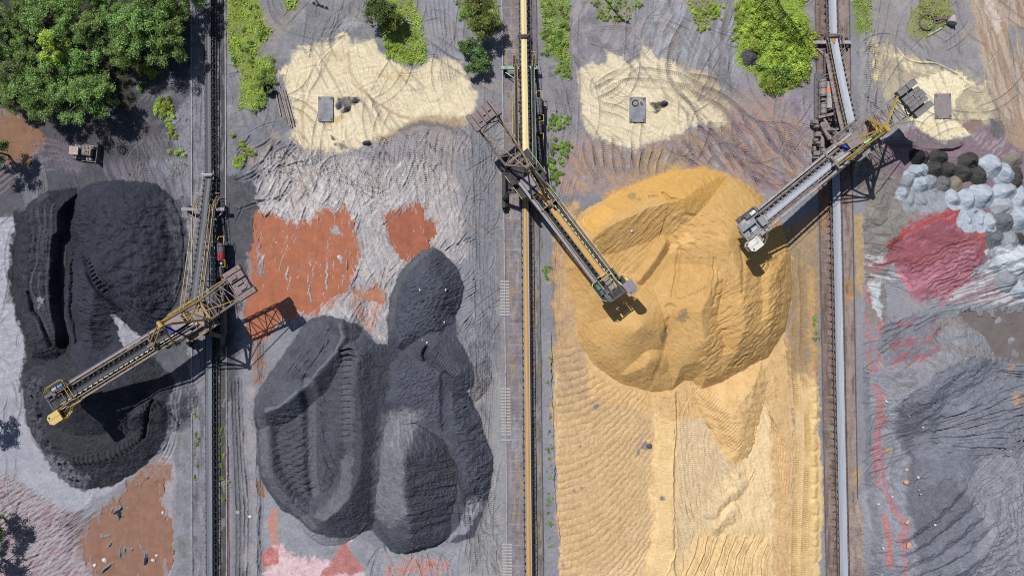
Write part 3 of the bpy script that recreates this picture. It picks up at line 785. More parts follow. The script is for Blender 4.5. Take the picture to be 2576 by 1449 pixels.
# yard one
for pts in ([(120, -60), (180, 120), (330, 230), (520, 270), (700, 220)], [(40, -60), (90, 160), (230, 300), (440, 350)], [(160, -80), (200, 60), (340, 160), (480, 190)]):
    tracks(HG, R(1, 0, pts), gauge=30, col=(119, 119, 127), op=0.35, **D)
for pts in ([(640, -60), (600, 150), (520, 300), (420, 480), (340, 700), (330, 950), (370, 1130)], [(740, -60), (660, 150), (690, 320), (740, 520), (900, 740), (1200, 900), (1400, 920)],
            [(760, -60), (730, 120), (620, 260), (470, 400)], [(720, 120), (800, 260), (900, 480), (960, 640)], [(560, 560), (660, 700), (690, 900), (680, 1100)]):
    tracks(HG, R(1, 0, pts), gauge=24, width=8, depth=0.06, rib=0.04, berm=0.04)
for k in range(5):
    tracks(HG, R(1, 0, [(1300 + 40 * k, -40), (1340 + 30 * k, 200), (1380 + 24 * k, 420), (1420 + 22 * k, 640)]), gauge=22, width=7, depth=0.05, rib=0.03, col=(122, 122, 130), op=0.25)
track_field(HG, R(1, 0, [(300, 420), (900, 400), (1560, 560), (1560, 880), (1000, 1000), (320, 1080)]), 24, 0.5, 0.9, (60, 160), 0.5, 8, depth=0.05, rib=0.05, berm=0.03)
track_field(HG, R(1, 0, [(860, 1040), (1620, 940), (1640, 1449), (1600, 1700), (820, 1449)]), 69, 1.4, 0.35, (80, 200), 0.5, 9, depth=0.10, rib=0.09, col='#a29c9b', op=0.22)
track_field(HG, R(1, 0, [(180, 1130), (900, 1090), (1000, 1449), (1000, 1640), (120, 1640)]), 51, 1.2, 0.5, (70, 180), 0.4, 10, depth=0.10, rib=0.1, col='#a9a2a1', op=0.3)
track_field(HG, R(1, 0, [(-160, 1000), (260, 1060), (420, 1200), (200, 1500), (-160, 1800)]), 39, 2.5, 0.4, (70, 170), 0.5, 12, depth=0.16, rib=0.03, berm=0.12, pair=False, width=7, col=(93, 94, 103), op=0.4)
track_field(HG, SLUSH, 105, 1.25, 0.4, (60, 170), 0.35, 13, depth=0.10, rib=0.10, col='#b5b0ae', op=0.3)
track_field(HG, SLUSH, 60, -1.1, 0.25, (50, 130), 0.3, 14, depth=0.16, rib=0.02, berm=0.14, pair=False, width=6, col=(118, 121, 129), op=0.5)
for k in range(6):
    tracks(HG, R(1, 1, [(1660 + 22 * k, -560), (1670 + 22 * k, -100), (1665 + 20 * k, 500), (1690 + 18 * k, 1000), (1690 + 16 * k, 1500), (1650 + 14 * k, 2300), (1640 + 10 * k, 2900)]), gauge=16, jit=0.7, depth=0.06, rib=0.06, width=8, col=(111, 113, 121), op=0.25)
stamp(HG, R(1, 1, [(1620, -480), (1640, -100), (1660, 400), (1650, 900), (1670, 1440)]), width=4, depth=0.15, rib=0, berm=0.1, jit=0.6, col=(93, 94, 102), op=0.6)
track_field(HG, R(1, 1, [(1480, 300), (1660, 300), (1660, 1200), (1560, 1200), (1500, 700)]), 36, 2.4, 0.25, (40, 80), 0.3, 15, depth=0.12, rib=0.02, berm=0.1, pair=False, width=5)
track_field(HG, R(1, 2, [(1500, 900), (1850, 600), (1860, 1640), (1520, 1640)]), 21, 1.5, 0.12, (90, 220), 0.1, 16, depth=0.07, rib=0.08)
track_field(HG, R(1, 2, [(820, 1200), (1500, 1290), (1520, 1640), (820, 1640)]), 33, 1.2, 0.5, (60, 140), 0.3, 17, depth=0.12, rib=0.1)
for k in range(3):
    stamp(HG, R(1, 2, [(-10 + 20 * k, -1000), (20 + 16 * k, -300), (10 + 12 * k, 400), (16 + 10 * k, 1000), (20 + 10 * k, 1700)]), width=7, depth=0.2, rib=0.03, berm=0.14, jit=1.0, col=(103, 104, 112), op=0.5)
# yard two
for pts in ([(1120, -100), (1180, 140), (1280, 240), (1400, 420)], [(1270, 120), (1160, 320), (1140, 500), (1180, 680), (1300, 820)], [(1290, 300), (1210, 430), (1230, 600), (1350, 740), (1480, 930)],
            [(1640, -100), (1560, 200), (1530, 500), (1530, 640)], [(1690, -60), (1630, 200), (1600, 500), (1620, 760)], [(620, 690), (780, 590), (960, 560), (1250, 600), (1500, 640), (1700, 760), (1930, 960), (2100, 1200)],
            [(1230, 600), (1450, 700), (1620, 800), (1760, 1000), (1900, 1250)], [(600, 720), (760, 640), (880, 520), (1060, 400), (1230, 260)]):
    tracks(HG, R(2, 0, pts), gauge=27, col=(117, 110, 105), op=0.42, depth=0.08, rib=0.08, width=10, berm=0.05, ribcol=0.5)
tracks(HG, R(2, 0, [(480, 100), (470, 300), (480, 700), (460, 1100), (420, 1300)]), gauge=18, width=6, depth=0.06, rib=0.02, col=(119, 116, 121), op=0.4)
for k in range(3):
    stamp(HG, R(2, 0, [(520 + 20 * k, 280), (620, 215 + 10 * k), (840, 205 + 16 * k), (960, 290 + 20 * k), (760, 370 + 10 * k), (560, 330)]), width=3, depth=0.06, rib=0, berm=0.03, col=(116, 110, 118), op=0.6)
for k in range(11):
    a0 = 400 + k * 30
    tracks(HG, R(2, 0, [(440 + k * 70, 1010 + 20 * abs(k - 5)), (420 + k * 76, 1120), (470 + k * 66, 1240), (560 + k * 56, 1350)]), gauge=22, depth=0.10, rib=0.10, width=9, berm=0.06, col=(123, 110, 104), op=0.3, ribcol=0.5)
track_field(HG, R(2, 0, [(1300, 1000), (1700, 820), (2280, 1000), (2280, 1500), (1900, 1449), (1700, 1300), (1200, 1240)]), 60, 0.75, 0.3, (100, 220), 0.6, 21, depth=0.10, rib=0.10, col=(117, 106, 114), op=0.3, ribcol=0.5)
track_field(HG, R(2, 0, [(1900, 760), (2280, 760), (2280, 1449), (2100, 1449)]), 18, 1.4, 0.2, (100, 200), 0.4, 22, depth=0.08, rib=0.09)
track_field(HG, R(2, 0, [(520, 520), (1100, 560), (1480, 800), (1300, 980), (900, 1090), (560, 980)]), 21, 0.9, 0.6, (60, 150), 0.4, 23, depth=0.05, rib=0.06)
track_field(HG, R(2, 0, [(260, 660), (500, 660), (500, 1100), (260, 1100)]), 12, 1.5, 0.2, (60, 120), 0.2, 24, depth=0.06, rib=0.07)
for k in range(4):
    tracks(HG, R(2, 1, [(420 + 20 * k, -120), (360 + 20 * k, 120), (310 + 14 * k, 400), (330 + 12 * k, 700), (330 + 12 * k, 960), (370 + 12 * k, 1200)]), gauge=14, depth=0.09, rib=0.09, width=9)
# curved furrows of the sand flat
_w = win(FLATS, 10)
_x, _y = X[_w] + WXF[_w] * 5, Y[_w] + WYF[_w] * 5
_u = np.clip(_x - 1400, 0, 400)
_ph = (_y + 0.0034 * _u * _u) / 20.5 + 0.25 * fbm(_x, _y, 120, 2, 71)
_fm = sstep(sdist(R(2, 2, [(330, -330), (500, -260), (560, -80), (800, 40), (1000, 90), (1060, 400), (1030, 900), (1080, 1100), (960, 1400), (800, 1800), (360, 1800), (350, 1300), (330, 600)]), _x, _y) / 8 + 0.5)
HG[_w] += _fm * (0.23 * (np.abs(np.sin(math.pi * _ph)) ** 0.7 - 0.6) * (0.6 + 0.5 * fbm(_x, _y, 60, 2, 72)) + 0.05 * fbm(_x, _y, 5, 2, 73))
stamp(HG, R(2, 2, [(296, -400), (300, 0), (315, 340), (325, 640), (320, 780), (345, 1000), (372, 1220)]), width=5, depth=0.45, rib=0, berm=0.12, jit=1.2)
mesa(HG, R(2, 2, [(1060, 60), (1235, 50), (1225, 400), (1220, 900), (1230, 1449), (1230, 1700), (960, 1700), (1070, 1100), (1040, 700), (1090, 420)]), 0.6, 1.2, warp=4)
for k in range(15):
    yy = 90 + k * 92
    stamp(HG, R(2, 2, [(1070, yy), (1110, yy + 10), (1150, yy + 22), (1180, yy + 20)]), width=3, depth=0.2, rib=0, berm=0.08)
stamp(HG, R(2, 2, [(1215, 60), (1225, 330), (1200, 650), (1215, 1000), (1240, 1200), (1150, 1449), (1130, 1700)]), width=4, depth=-0.25, rib=0, berm=0.0, jit=1.0)
for k in range(7):
    tracks(HG, R(2, 2, [(1250 + 26 * k, 120 + 50 * k), (1270 + 26 * k, 500 + 20 * k), (1330 + 26 * k, 900), (1440 + 10 * k, 1080)]), gauge=12, depth=0.08, rib=0.08, width=9)
track_field(HG, R(2, 2, [(1240, 760), (1420, 760), (1460, 1100), (1300, 1449), (1240, 1449)]), 18, 1.5, 0.2, (80, 160), 0.3, 27, depth=0.08, rib=0.08)
for k in range(9):
    stamp(HG, R(2, 2, [(1420 + k * 70, 1130 + 10 * (k % 3)), (1380 + k * 64, 1300), (1290 + k * 74, 1500), (1250 + k * 74, 1700)]), width=12, depth=0.45, rib=0.05, berm=0.5, jit=0.6)
for q in (R(2, 2, [(1520, 960), (1560, 880), (1650, 800), (1690, 740)]), R(2, 2, [(1530, 1060), (1620, 980), (1640, 960)]), R(2, 2, [(1620, 560), (1680, 660), (1670, 780)])):
    cone(HG, [(*p, 1.0) for p in q], 0.5, warp=7)
rumple(HG, R(2, 2, [(1500, 200), (2080, 60), (2080, 1700), (1300, 1700)]), 0.12, 1.2, 8, 34, 28)
for k, (a, b) in enumerate(((0.0, 14), (60, 14))):
    stamp(HG, R(3, 1, [(175 + a, 480), (205 + a, 800), (200 + a, 1200), (205 + a, 1449)]), width=12, depth=0.08, rib=0.12, berm=0.05, period=5.8, col='#94794f', op=0.5, ribcol=0.8)
    stamp(HG, R(3, 2, [(210 + a * 1.2, -60), (225 + a * 1.3, 400), (215 + a * 1.3, 800), (205 + a * 1.2, 1200), (195 + a * 1.2, 1700)]), width=14, depth=0.10, rib=0.12, berm=0.05, period=5.8, col='#b08c53', op=0.5, ribcol=0.8)
stamp(HG, R(3, 1, [(250, 380), (250, 560), (262, 700), (255, 1000)]), width=11, depth=0.07, rib=0.1, period=5.8)
stamp(HG, R(3, 2, [(130, -340), (175, 0), (190, 300), (200, 500), (190, 800)]), width=5, depth=0.3, rib=0, berm=0.2, jit=1.0)
for k in range(12):
    yy = -60 + 120 * k
    cone(HG, [(*R(3, 2, [(350 + 6 * math.sin(k), yy)])[0], 0.45), (*R(3, 2, [(352, yy + 60)])[0], 0.4)], 0.6, warp=5)
stamp(HG, [(1912, 1060), (1905, 1085), (1896, 1120), (1884, 1150), (1878, 1170)], width=6, depth=0.9, rib=0, berm=0.25, jit=1.5, fade=8)
stamp(HG, [(1900, 1180), (1892, 1200), (1886, 1215)], width=4, depth=0.5, rib=0, berm=0.2, jit=1.2, fade=5)
for _k in range(9):
    stamp(HG, [(1912 + 8 * _k, 1000 + 14 * _k), (1935 + 6 * _k, 1040 + 16 * _k), (1945 + 4 * _k, 1090 + 20 * _k)], width=5, depth=0.2, rib=0.04, berm=0.15, jit=0.8)
stamp(HG, [(1738, 962), (1748, 1000), (1765, 1040), (1795, 1090), (1832, 1150)], width=4, depth=0.5, rib=0, berm=0.12, jit=1.0, fade=6)
track_field(HG, R(2, 2, [(1240, 100), (1340, 60), (1600, 560), (1660, 760), (1500, 940), (1260, 1000)]), 40, 1.35, 0.22, (60, 150), 0.4, 401, pair=False, width=8, depth=0.10, rib=0.07, berm=0.07)
# yard three
track_field(HG, R(3, 0, [(740, 300), (900, 420), (900, 900), (740, 940)]), 24, 1.6, 0.12, (110, 220), 0.15, 31, depth=0.10, rib=0.10, gauge=20)
track_field(HG, R(3, 0, [(860, 480), (1300, 560), (1100, 640), (960, 640)]), 18, 0.6, 0.2, (60, 120), 0.2, 32, depth=0.06, rib=0.07)
for pts in ([(960, 340), (1030, 430), (1130, 470), (1260, 480), (1400, 540), (1500, 630)], [(1430, 700), (1560, 640), (1700, 620)]):
    stamp(HG, R(3, 0, pts), width=4, depth=-0.25, rib=0, berm=0, col='#e3d6b0', op=0.9, jit=0.6)
stamp(HG, R(3, 0, [(1110, 400), (1200, 450), (1300, 490), (1400, 560)]), width=3, depth=0.15, rib=0, berm=0.08, col=(104, 101, 105), op=0.6)
track_field(HG, R(3, 0, [(1560, -60), (2060, -60), (2060, 1100), (1740, 1000), (1650, 500)]), 24, 1.4, 0.15, (140, 300), 0.2, 33, depth=0.04, rib=0.01, width=9, berm=0.03)
stamp(HG, R(3, 0, [(880, 1070), (1040, 1075), (1200, 1105), (1370, 1110), (1480, 1075)]), width=12, depth=-0.7, rib=0, berm=0, jit=1.5)
# dust and spillage along the belts
for _k, (_xa, _xb) in enumerate(CONV_X):
    _f = lambda y: _xa + (_xb - _xa) * y / 1449.0
    _q = [(_f(-150) - 46, -150), (_f(-150) + 40, -150), (_f(1600) + 40, 1600), (_f(1600) - 46, 1600)]
    streaks(_q, math.pi / 2, ('#4a4a50', '#a58c66', '#4f4643')[_k], op=0.5, sx=6, sy=60, thr=0.12, seed=120 + _k, soft=8, warp=4)
    streaks(_q, math.pi / 2, ('#9a9aa0', '#9b9aa0', '#9a8f8a')[_k], op=0.45, sx=9, sy=34, thr=0.14, seed=130 + _k, soft=8, warp=4)
    paint(_q, ('#3f3f45', '#4d4a4b', '#5a4d48')[_k], soft=6, warp=5, op=0.5, ns=16, patch=-0.25, seed=140 + _k)
# old faint wheel marks everywhere on the open ground
for _p, _n, _a in ((rect(570, 0, 1260, 420), 40, 1.3), (rect(1380, 0, 2050, 430), 40, 1.2), (rect(2170, 0, 2576, 360), 34, 1.3), (rect(300, 280, 480, 600), 16, 1.4), (rect(2170, 380, 2576, 1000), 40, 0.2), (rect(0, 540, 60, 1300), 10, 1.5), (rect(1170, 380, 1262, 1449), 40, 1.57), (rect(2170, 900, 2290, 1449), 24, -0.4)):
    track_field(HG, _p, _n, _a, 0.55, (60, 260), 0.6, 200 + _n, pair=True, gauge=22, width=6, depth=0.07, rib=0.05, berm=0.05, col='#6a6a70', op=0.35)
    track_field(HG, _p, _n, _a, 0.7, (30, 140), 0.8, 300 + _n, pair=False, width=4, depth=0.10, rib=0.0, berm=0.07, col='#a2a1a6', op=0.22)
# soil under the grass
for _p, _c, _c2, _o in ((R(0, 0, [(1716, -400), (1936, -400), (1936, -60), (1990, 150), (2040, 260), (1960, 330), (1940, 430), (2060, 430), (2050, 560), (2000, 680), (1980, 800), (1930, 850), (1840, 800), (1800, 850), (1820, 640), (1800, 520), (1740, 460), (1720, 300)]), '#8aa43a', '#7d7f4c', .9),
        (R(1, 0, [(200, -60), (310, -60), (300, 70), (250, 90), (205, 50)]), '#7c9040', '#7d7f50', .8), (R(1, 0, [(830, -60), (1110, -60), (1200, 60), (1260, 200), (1295, 400), (1270, 470), (1180, 495), (1080, 480), (990, 420), (960, 280), (920, 160), (850, 60)]), '#8aa43a', '#7c7c50', .85),
        (R(1, 0, [(1480, -60), (1820, -60), (1830, 220), (1700, 260), (1600, 200), (1530, 100)]), '#748844', '#777a5c', .7), (R(2, 0, [(210, -60), (430, -60), (410, 160), (420, 330), (440, 460), (440, 600), (380, 610), (330, 560), (350, 470), (250, 400), (220, 240), (205, 100)]), '#789440', '#70744e', .8),
        (R(2, 0, [(560, -60), (990, -60), (940, 60), (880, 140), (740, 180), (640, 130)]), '#7a7f52', '#8b8c76', .7), (R(2, 0, [(1290, -60), (1570, -60), (1550, 130), (1430, 250), (1360, 180)]), '#78803f', '#86876a', .7),
        (R(2, 0, [(1700, -60), (1690, 100), (1665, 330), (1690, 500), (1800, 560), (1860, 640), (1910, 690)]) + R(3, 0, [(60, 705), (160, 690), (240, 600), (300, 480), (330, 330), (310, 200), (290, 100), (300, -60)]), '#90ac38', '#84904a', .9),
        (R(3, 0, [(640, -60), (770, -60), (790, 240), (660, 260), (650, 140)]), '#6f8436', '#80845a', .85), (R(3, 0, [(1150, -60), (1390, -60), (1400, 120), (1330, 210), (1190, 290), (1060, 270), (1080, 150)]), '#7c8838', '#8a8a5c', .8)):
    paint(_p, _c, _c2, soft=14, warp=11, op=_o, ns=14)
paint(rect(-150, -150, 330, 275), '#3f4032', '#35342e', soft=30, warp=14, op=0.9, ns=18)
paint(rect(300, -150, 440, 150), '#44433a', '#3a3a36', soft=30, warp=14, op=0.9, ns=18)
# ------------------------------------------------------------------ puddles: the ground sinks under still muddy water
WATER_Z = -0.10
PUDDLES = []
def puddle(poly, hexcol, depth=0.33, soft=20, warp=10, name='puddle', level=WATER_Z, rough=0.06):
    w = win(poly, soft + warp * 2)
    x = X[w] + WXF[w] * warp; y = Y[w] + WYF[w] * warp
    stain(list(poly) + [poly[0]], 22, hexcol, 0.5, 22, 12)
    _rag = (vnoise(x / 4.5, y / 34.0, 71) - 0.5) * 26 + (vnoise(x / 9.0, y / 60.0, 73) - 0.5) * 20
    HG[w] -= depth * sstep((sdist(poly, x, y) + _rag) / soft + 0.55)
    rumple(HG, poly, 0.15, 1.75, 4, 40, 90 + len(PUDDLES), soft=6)
    PUDDLES.append((poly, hexcol, name, level, rough))
POOL = R(1, 1, [(25, 165), (60, 170), (90, 230), (150, 200), (240, 240), (330, 260), (420, 215), (500, 160), (600, 190), (640, 130), (660, 200), (700, 240), (690, 300), (740, 380), (770, 440), (720, 520), (680, 620), (640, 760), (560, 850), (500, 830), (440, 900), (300, 900), (180, 960), (40, 1100), (-40, 1060), (-60, 900), (-20, 600), (0, 380)])
puddle(POOL, '#ae6f54')
puddle(R(1, 1, [(1000, 200), (1100, 150), (1170, 120), (1230, 130), (1240, 250), (1330, 245), (1320, 330), (1250, 340), (1280, 410), (1220, 460), (1160, 500), (1100, 450), (1050, 360), (1030, 260)]), '#a4664f')
puddle(R(1, 1, [(750, 760), (800, 790), (870, 710), (920, 760), (940, 820), (900, 900), (880, 1030), (840, 1010), (800, 900), (770, 830)]), '#b07a60')
puddle(R(0, 2, [(1190, 740), (1200, 800), (1240, 1000), (1270, 1030), (1265, 1300), (1230, 1449), (1200, 1640), (760, 1640), (740, 1449), (640, 1300), (620, 1180), (720, 1060), (790, 960), (900, 880), (980, 800), (1080, 770)]), '#94705e')
puddle(R(0, 0, [(-120, 900), (60, 870), (140, 900), (210, 960), (300, 1040), (240, 1120), (190, 1220), (80, 1190), (0, 1110), (-120, 1120)]), '#8c6c56')
POND = R(3, 1, [(1250, 1040), (1320, 980), (1440, 950), (1700, 920), (2060, 890), (2060, 1290), (1880, 1270), (1700, 1230), (1560, 1190), (1400, 1190), (1280, 1160), (1240, 1100)])
puddle(POND, '#766d69', depth=1.1, name='pond', rough=0.12, level=-0.3)
# mud ridges and clods standing in the water
for p in ([(540, 480), (530, 620), (520, 760), (460, 930)], [(400, 500), (390, 640), (420, 860)], [(360, 230), (350, 330)], [(620, 290), (610, 390)], [(700, 470), (650, 680), (560, 860)], [(720, 420), (690, 520)], [(800, 480), (720, 700), (640, 880)],
          [(110, 330), (80, 440)], [(160, 340), (140, 420)], [(240, 310), (200, 440)], [(1150, 210), (1200, 320), (1230, 400)], [(1100, 330), (1150, 460)], [(580, 760), (560, 850)], [(250, 480), (220, 700)]):
    stamp(HG, R(1, 1, p), width=5, depth=-0.36, rib=0.03, berm=0.05, jit=1.2, fade=30)
for (x, y, r_) in ((635, 510, 16), (20, 520, 18), (590, 270, 18), (30, 600, 10)):
    q = R(1, 1, [(x, y)])[0]; cone(HG, [(q[0] - 2, q[1] - 8, 0.02), (q[0] + 1, q[1], 0.06), (q[0] + 4, q[1] + 9, 0.0)], 0.5, warp=14)
for p in ([(900, 860), (900, 1000), (905, 1060)], [(780, 1080), (770, 1150), (850, 1130)], [(820, 1180), (850, 1240)], [(1000, 1080), (1020, 1060)], [(930, 1160), (920, 1250)], [(1110, 1250), (1090, 1449)], [(900, 1300), (760, 1420), (740, 1449)], [(1040, 1400), (1050, 1500)], [(940, 1240), (1000, 1245), (930, 1290)], [(1180, 740), (1100, 700)], [(1190, 1260), (1240, 1280)], [(910, 930), (1010, 940)], [(1170, 940), (1160, 1010)]):
    stamp(HG, R(0, 2, p), width=6, depth=-0.62, rib=0.06, berm=0.06, jit=1.6, fade=24)
track_field(HG, R(0, 2, [(700, 1000), (1000, 860), (1240, 1100), (1240, 1600), (640, 1600)]), 14, 1.4, 0.5, (30, 110), 0.5, 61, pair=False, width=5, depth=-0.5, rib=0.0, berm=0.0)
track_field(HG, POOL, 16, 1.75, 0.12, (30, 90), 0.1, 62, pair=False, width=3, depth=-0.2, rib=0.0, berm=0.0)
for (x, y, r_) in ((1420, 1020, 40), (1460, 960, 22), (1750, 960, 20), (1880, 1210, 26), (1390, 950, 16), (1860, 1120, 14)):
    q = R(3, 1, [(x, y)])[0]; cone(HG, [(q[0] - r_ * .1, q[1], -0.02), (q[0] + r_ * .1, q[1] + 3, -0.06)], 0.65, warp=7)

# ------------------------------------------------------------------ the stockpiles
PILES = []      # (name, field, label, category, group, material key)
# 1 big coal heap, north west
PLAT = R(0, 1, [(110, 170), (180, 60), (330, -20), (500, 30), (500, 60), (440, 150), (432, 300), (390, 340), (380, 480), (385, 700), (380, 900), (420, 1050), (430, 1180), (540, 1215), (420, 1290), (330, 1270), (200, 1260), (175, 1180), (150, 1060), (110, 900), (130, 780), (70, 640), (85, 500), (100, 320)], 1.6)
A1 = R(0, 1, [(540, 60), (600, -40), (760, -90), (900, -100), (1150, -80), (1290, 40), (1370, 200), (1395, 420), (1370, 640), (1320, 830), (1230, 960), (1130, 1065), (1060, 1075), (970, 1020), (930, 980), (890, 1040), (930, 1190), (860, 1330), (640, 1360), (520, 1290), (500, 1040), (465, 880), (470, 560), (580, 390), (530, 200)], 1.0)
paint(PLAT, '#4a4b54', '#3c3d45', soft=4, warp=5, ns=20)
paint(R(0, 1, [(100, 150), (500, 0), (1390, 200), (1400, 700), (1100, 1080), (1060, 1090), (900, 960), (880, 1180), (1100, 1200), (1340, 1420), (1340, 1500), (160, 1500), (190, 1200), (100, 860), (60, 640)], 0), '#3a3b43', '#2e2f37', soft=10, warp=8, ns=18)
paint(A1, '#3a3d48', '#2f323c', soft=4, warp=4, ns=34)
paint(R(0, 1, [(330, -20), (560, -40), (540, 200), (580, 380), (470, 560), (465, 880), (540, 1210), (640, 1300), (420, 1300), (420, 1050), (380, 900), (385, 480), (440, 150)], 1.0), '#34353d', '#2c2d34', soft=5, warp=4)
paint(R(0, 1, [(1240, 60), (1320, 40), (1400, 300), (1400, 560), (1330, 830), (1270, 800), (1330, 500)], 1.0), '#585962', '#43444c', soft=8, warp=6, ns=9)
paint(R(0, 1, [(870, 930), (950, 1000), (1050, 1080), (1050, 1120), (930, 1190), (900, 1100), (870, 1000)]), '#a3a3ad', '#84858e', soft=5, warp=7, ns=9)
F1 = fld()
mesa(F1, PLAT[:3] + [(p_[0] + 70, p_[1]) for p_ in PLAT[3:13]] + PLAT[13:], 2.9, 1.0, warp=6)
rumple(F1, PLAT, 0.22, 0.6, 9, 14, 31)
cutoff(F1, R(0, 1, [(-100, -300), (620, -300), (500, 60), (440, 150), (432, 300), (392, 350), (380, 480), (385, 700), (380, 900), (420, 1050), (430, 1180), (540, 1215), (500, 1400), (-100, 1400)], 2.6), soft=2)
F1b = fld()
mesa(F1b, A1, 5.0, 0.62, warp=4)
CREST = R(0, 1, [(480, 380), (530, 470), (600, 560), (640, 640), (690, 720), (760, 790), (850, 890)], 4.5)
rumple(F1b, R(0, 1, [(470, 100), (640, 100), (720, 700), (900, 900), (900, 1200), (640, 1300), (480, 900)], 2.0), 0.28, 0.25, 4, 26, 32, warp=5)
rumple(F1b, R(0, 1, [(640, 0), (1280, 0), (1330, 500), (1200, 900), (1000, 950), (700, 650)], 5.0), 0.34, 0.5, 14, 18, 33)
groove(F1b, CREST, 11, 1.5)
for _i in range(9):
    _t = _i / 8; _x = 205 + 52 * _t; _y = 655 + 78 * _t
    groove(F1b, [G(_x - 7, _y + 4, 4.5), G(_x + 8, _y - 4, 4.5)], 4, 0.6, warp=2)
mesa_w = R(0, 1, [(500, 420), (470, 560), (465, 880), (520, 1180), (640, 1290), (880, 1190), (850, 1000), (850, 900), (690, 735), (590, 575)], 3.0)
carve(F1b, mesa_w, 1.5, 12)
for k in range(4):
    stamp(F1b, R(0, 1, [(1250 + 30 * k, 40), (1320 + 24 * k, 200), (1340 + 20 * k, 400), (1320 + 18 * k, 640), (1240 + 20 * k, 860), (1120 + 16 * k, 1000)], 3.0), width=8, depth=0.16, rib=0.1, berm=0.1, period=6)
for k in range(3):
    tracks(F1b, R(0, 1, [(700 + k * 20, 640 - k * 40), (880 + 20 * k, 840 - 40 * k), (1040 + 20 * k, 960 - 30 * k), (1200, 1000 - 40 * k)], 4.5), gauge=14, depth=0.12, rib=0.08, berm=0.08)
for k in range(4):
    tracks(F1, R(0, 1, [(190 + 60 * k, 60), (230 + 40 * k, 300), (200 + 46 * k, 520), (150 + 60 * k, 700), (220 + 40 * k, 900), (300 + 30 * k, 1100)], 4.5), gauge=18, depth=0.10, rib=0.1, berm=0.06, col='#64656e', op=0.25)
groove(F1, R(0, 1, [(150, 760), (200, 900), (260, 1000), (330, 1160)], 4.5), 8, 1.4)
paint(R(0, 1, [(235, 800), (290, 800), (290, 860), (245, 860)], 4.5), '#8d8e96', soft=5, warp=9, op=0.8)
F1 = np.maximum(F1, F1b)
PILES.append(('coal_pile', F1, 'tall black coal stockpile with a dark crest, north of the yellow-cabin stacker boom', 'coal pile', None, 'coal'))
# 2 coal cone under the first boom
A2 = R(0, 2, [(150, -60), (165, 150), (200, 320), (230, 400), (300, 500), (380, 640), (500, 760), (620, 812), (740, 790), (850, 770), (960, 705), (1080, 620), (1180, 520), (1250, 390), (1285, 250), (1310, 120), (1340, 0), (1200, -130), (1000, -160), (900, -150), (700, -130), (400, -140), (250, -130)], 0.5)
paint(A2, '#3c3d44', '#303138', soft=4, warp=4, ns=20)
paint(R(0, 2, [(240, 450), (340, 520), (560, 560), (620, 640), (700, 700), (640, 812), (500, 770), (380, 660), (300, 540)], 0.5), '#6c6e78', '#4d4e57', soft=8, warp=8, ns=12)
paint(R(0, 2, [(150, -60), (340, -60), (340, 240), (380, 420), (420, 520), (300, 500), (200, 330), (165, 150)], 0.8), '#35363d', '#53545d', soft=6, warp=8, ns=9)
paint(R(0, 2, [(340, 180), (540, 230), (760, 420), (760, 540), (540, 540), (400, 430), (340, 290)], 2.0), '#3a3b41', '#34353b', soft=6, warp=5)
F2 = fld()
mesa(F2, A2, 2.2, 0.5, warp=6)
rumple(F2, R(0, 2, [(150, -60), (340, -60), (360, 400), (620, 640), (600, 812), (300, 520)], 0.8), 0.55, 0.8, 9, 12, 34)
rumple(F2, R(0, 2, [(640, 560), (1100, 400), (1280, 250), (1200, 500), (900, 740), (640, 740)], 1.0), 0.22, 0.5, 8, 14, 35)
cone(F2, [(*G(*p, h), h) for p, h in (((172, 1008), 7.2), ((250, 1010), 6.6))], 0.66, warp=3)
cone(F2, [(*G(*p, h), h) for p, h in (((330, 1050), 4.2), ((400, 1012), 4.0), ((412, 1010), 3.6))], 0.7, warp=7)
ringp = R(0, 2, [(580, 590), (700, 580), (860, 540), (980, 470), (1060, 400), (1100, 290), (1130, 190), (1230, 140)], 2.2)
cone(F2, [(*p, 2.9) for p in ringp], 0.7, warp=5)
for i in range(26):
    t = i / 25 * (len(ringp) - 1); k = min(int(t), len(ringp) - 2); u = t - k
    px = ringp[k][0] * (1 - u) + ringp[k + 1][0] * u; py = ringp[k][1] * (1 - u) + ringp[k + 1][1] * u
    groove(F2, [(px - 5, py - 11), (px + 4, py + 9)], 4, 0.4, warp=1)
groove(F2, R(0, 2, [(1150, 130), (1110, 240), (1080, 330), (1060, 420)], 3), 8, 1.2)
PILES.append(('coal_pile', F2, 'black conical coal heap in the shade under the yellow cabin', 'coal pile', None, 'coal'))
# 3 coal pile with the dozer slots, middle
B1 = R(1, 1, [(430, 945), (500, 925), (600, 925), (700, 945), (800, 1000), (880, 1060), (950, 1160), (900, 1240), (880, 1340), (880, 1449)], 0) + R(1, 2, [(880, 60), (840, 200), (820, 340), (870, 420), (890, 560), (880, 760), (870, 900), (840, 1020), (780, 1120), (700, 1150), (600, 1130), (440, 1090), (320, 1020), (180, 950), (110, 840), (30, 720), (5, 600), (0, 420), (10, 250), (20, 100)], 0) + R(1, 1, [(60, 1440), (110, 1340), (190, 1240), (280, 1120), (350, 1000)], 0)
paint(B1, '#565963', '#484b54', soft=4, warp=3, ns=26)
paint(R(1, 2, [(10, 250), (90, 250), (100, 560), (170, 760), (340, 930), (480, 1040), (440, 1085), (300, 1010), (130, 860), (30, 700), (0, 500)], 2), '#686a72', '#595b63', soft=7, warp=5)  # left rim painted lighter where its slope faces the sun
F3 = fld()
mesa(F3, B1, 5.2, 0.85, warp=3)
INN = R(1, 1, [(640, 1000), (670, 1080), (640, 1190), (720, 1200), (770, 1300), (770, 1449)], 5) + R(1, 2, [(770, 60), (795, 300), (795, 620), (740, 800), (640, 940), (540, 1020), (440, 1010), (260, 860), (130, 680), (95, 480), (90, 250), (160, 210), (330, 120), (450, -20)], 5) + R(1, 1, [(560, 1260), (650, 1130), (640, 1040), (600, 1010)], 5)
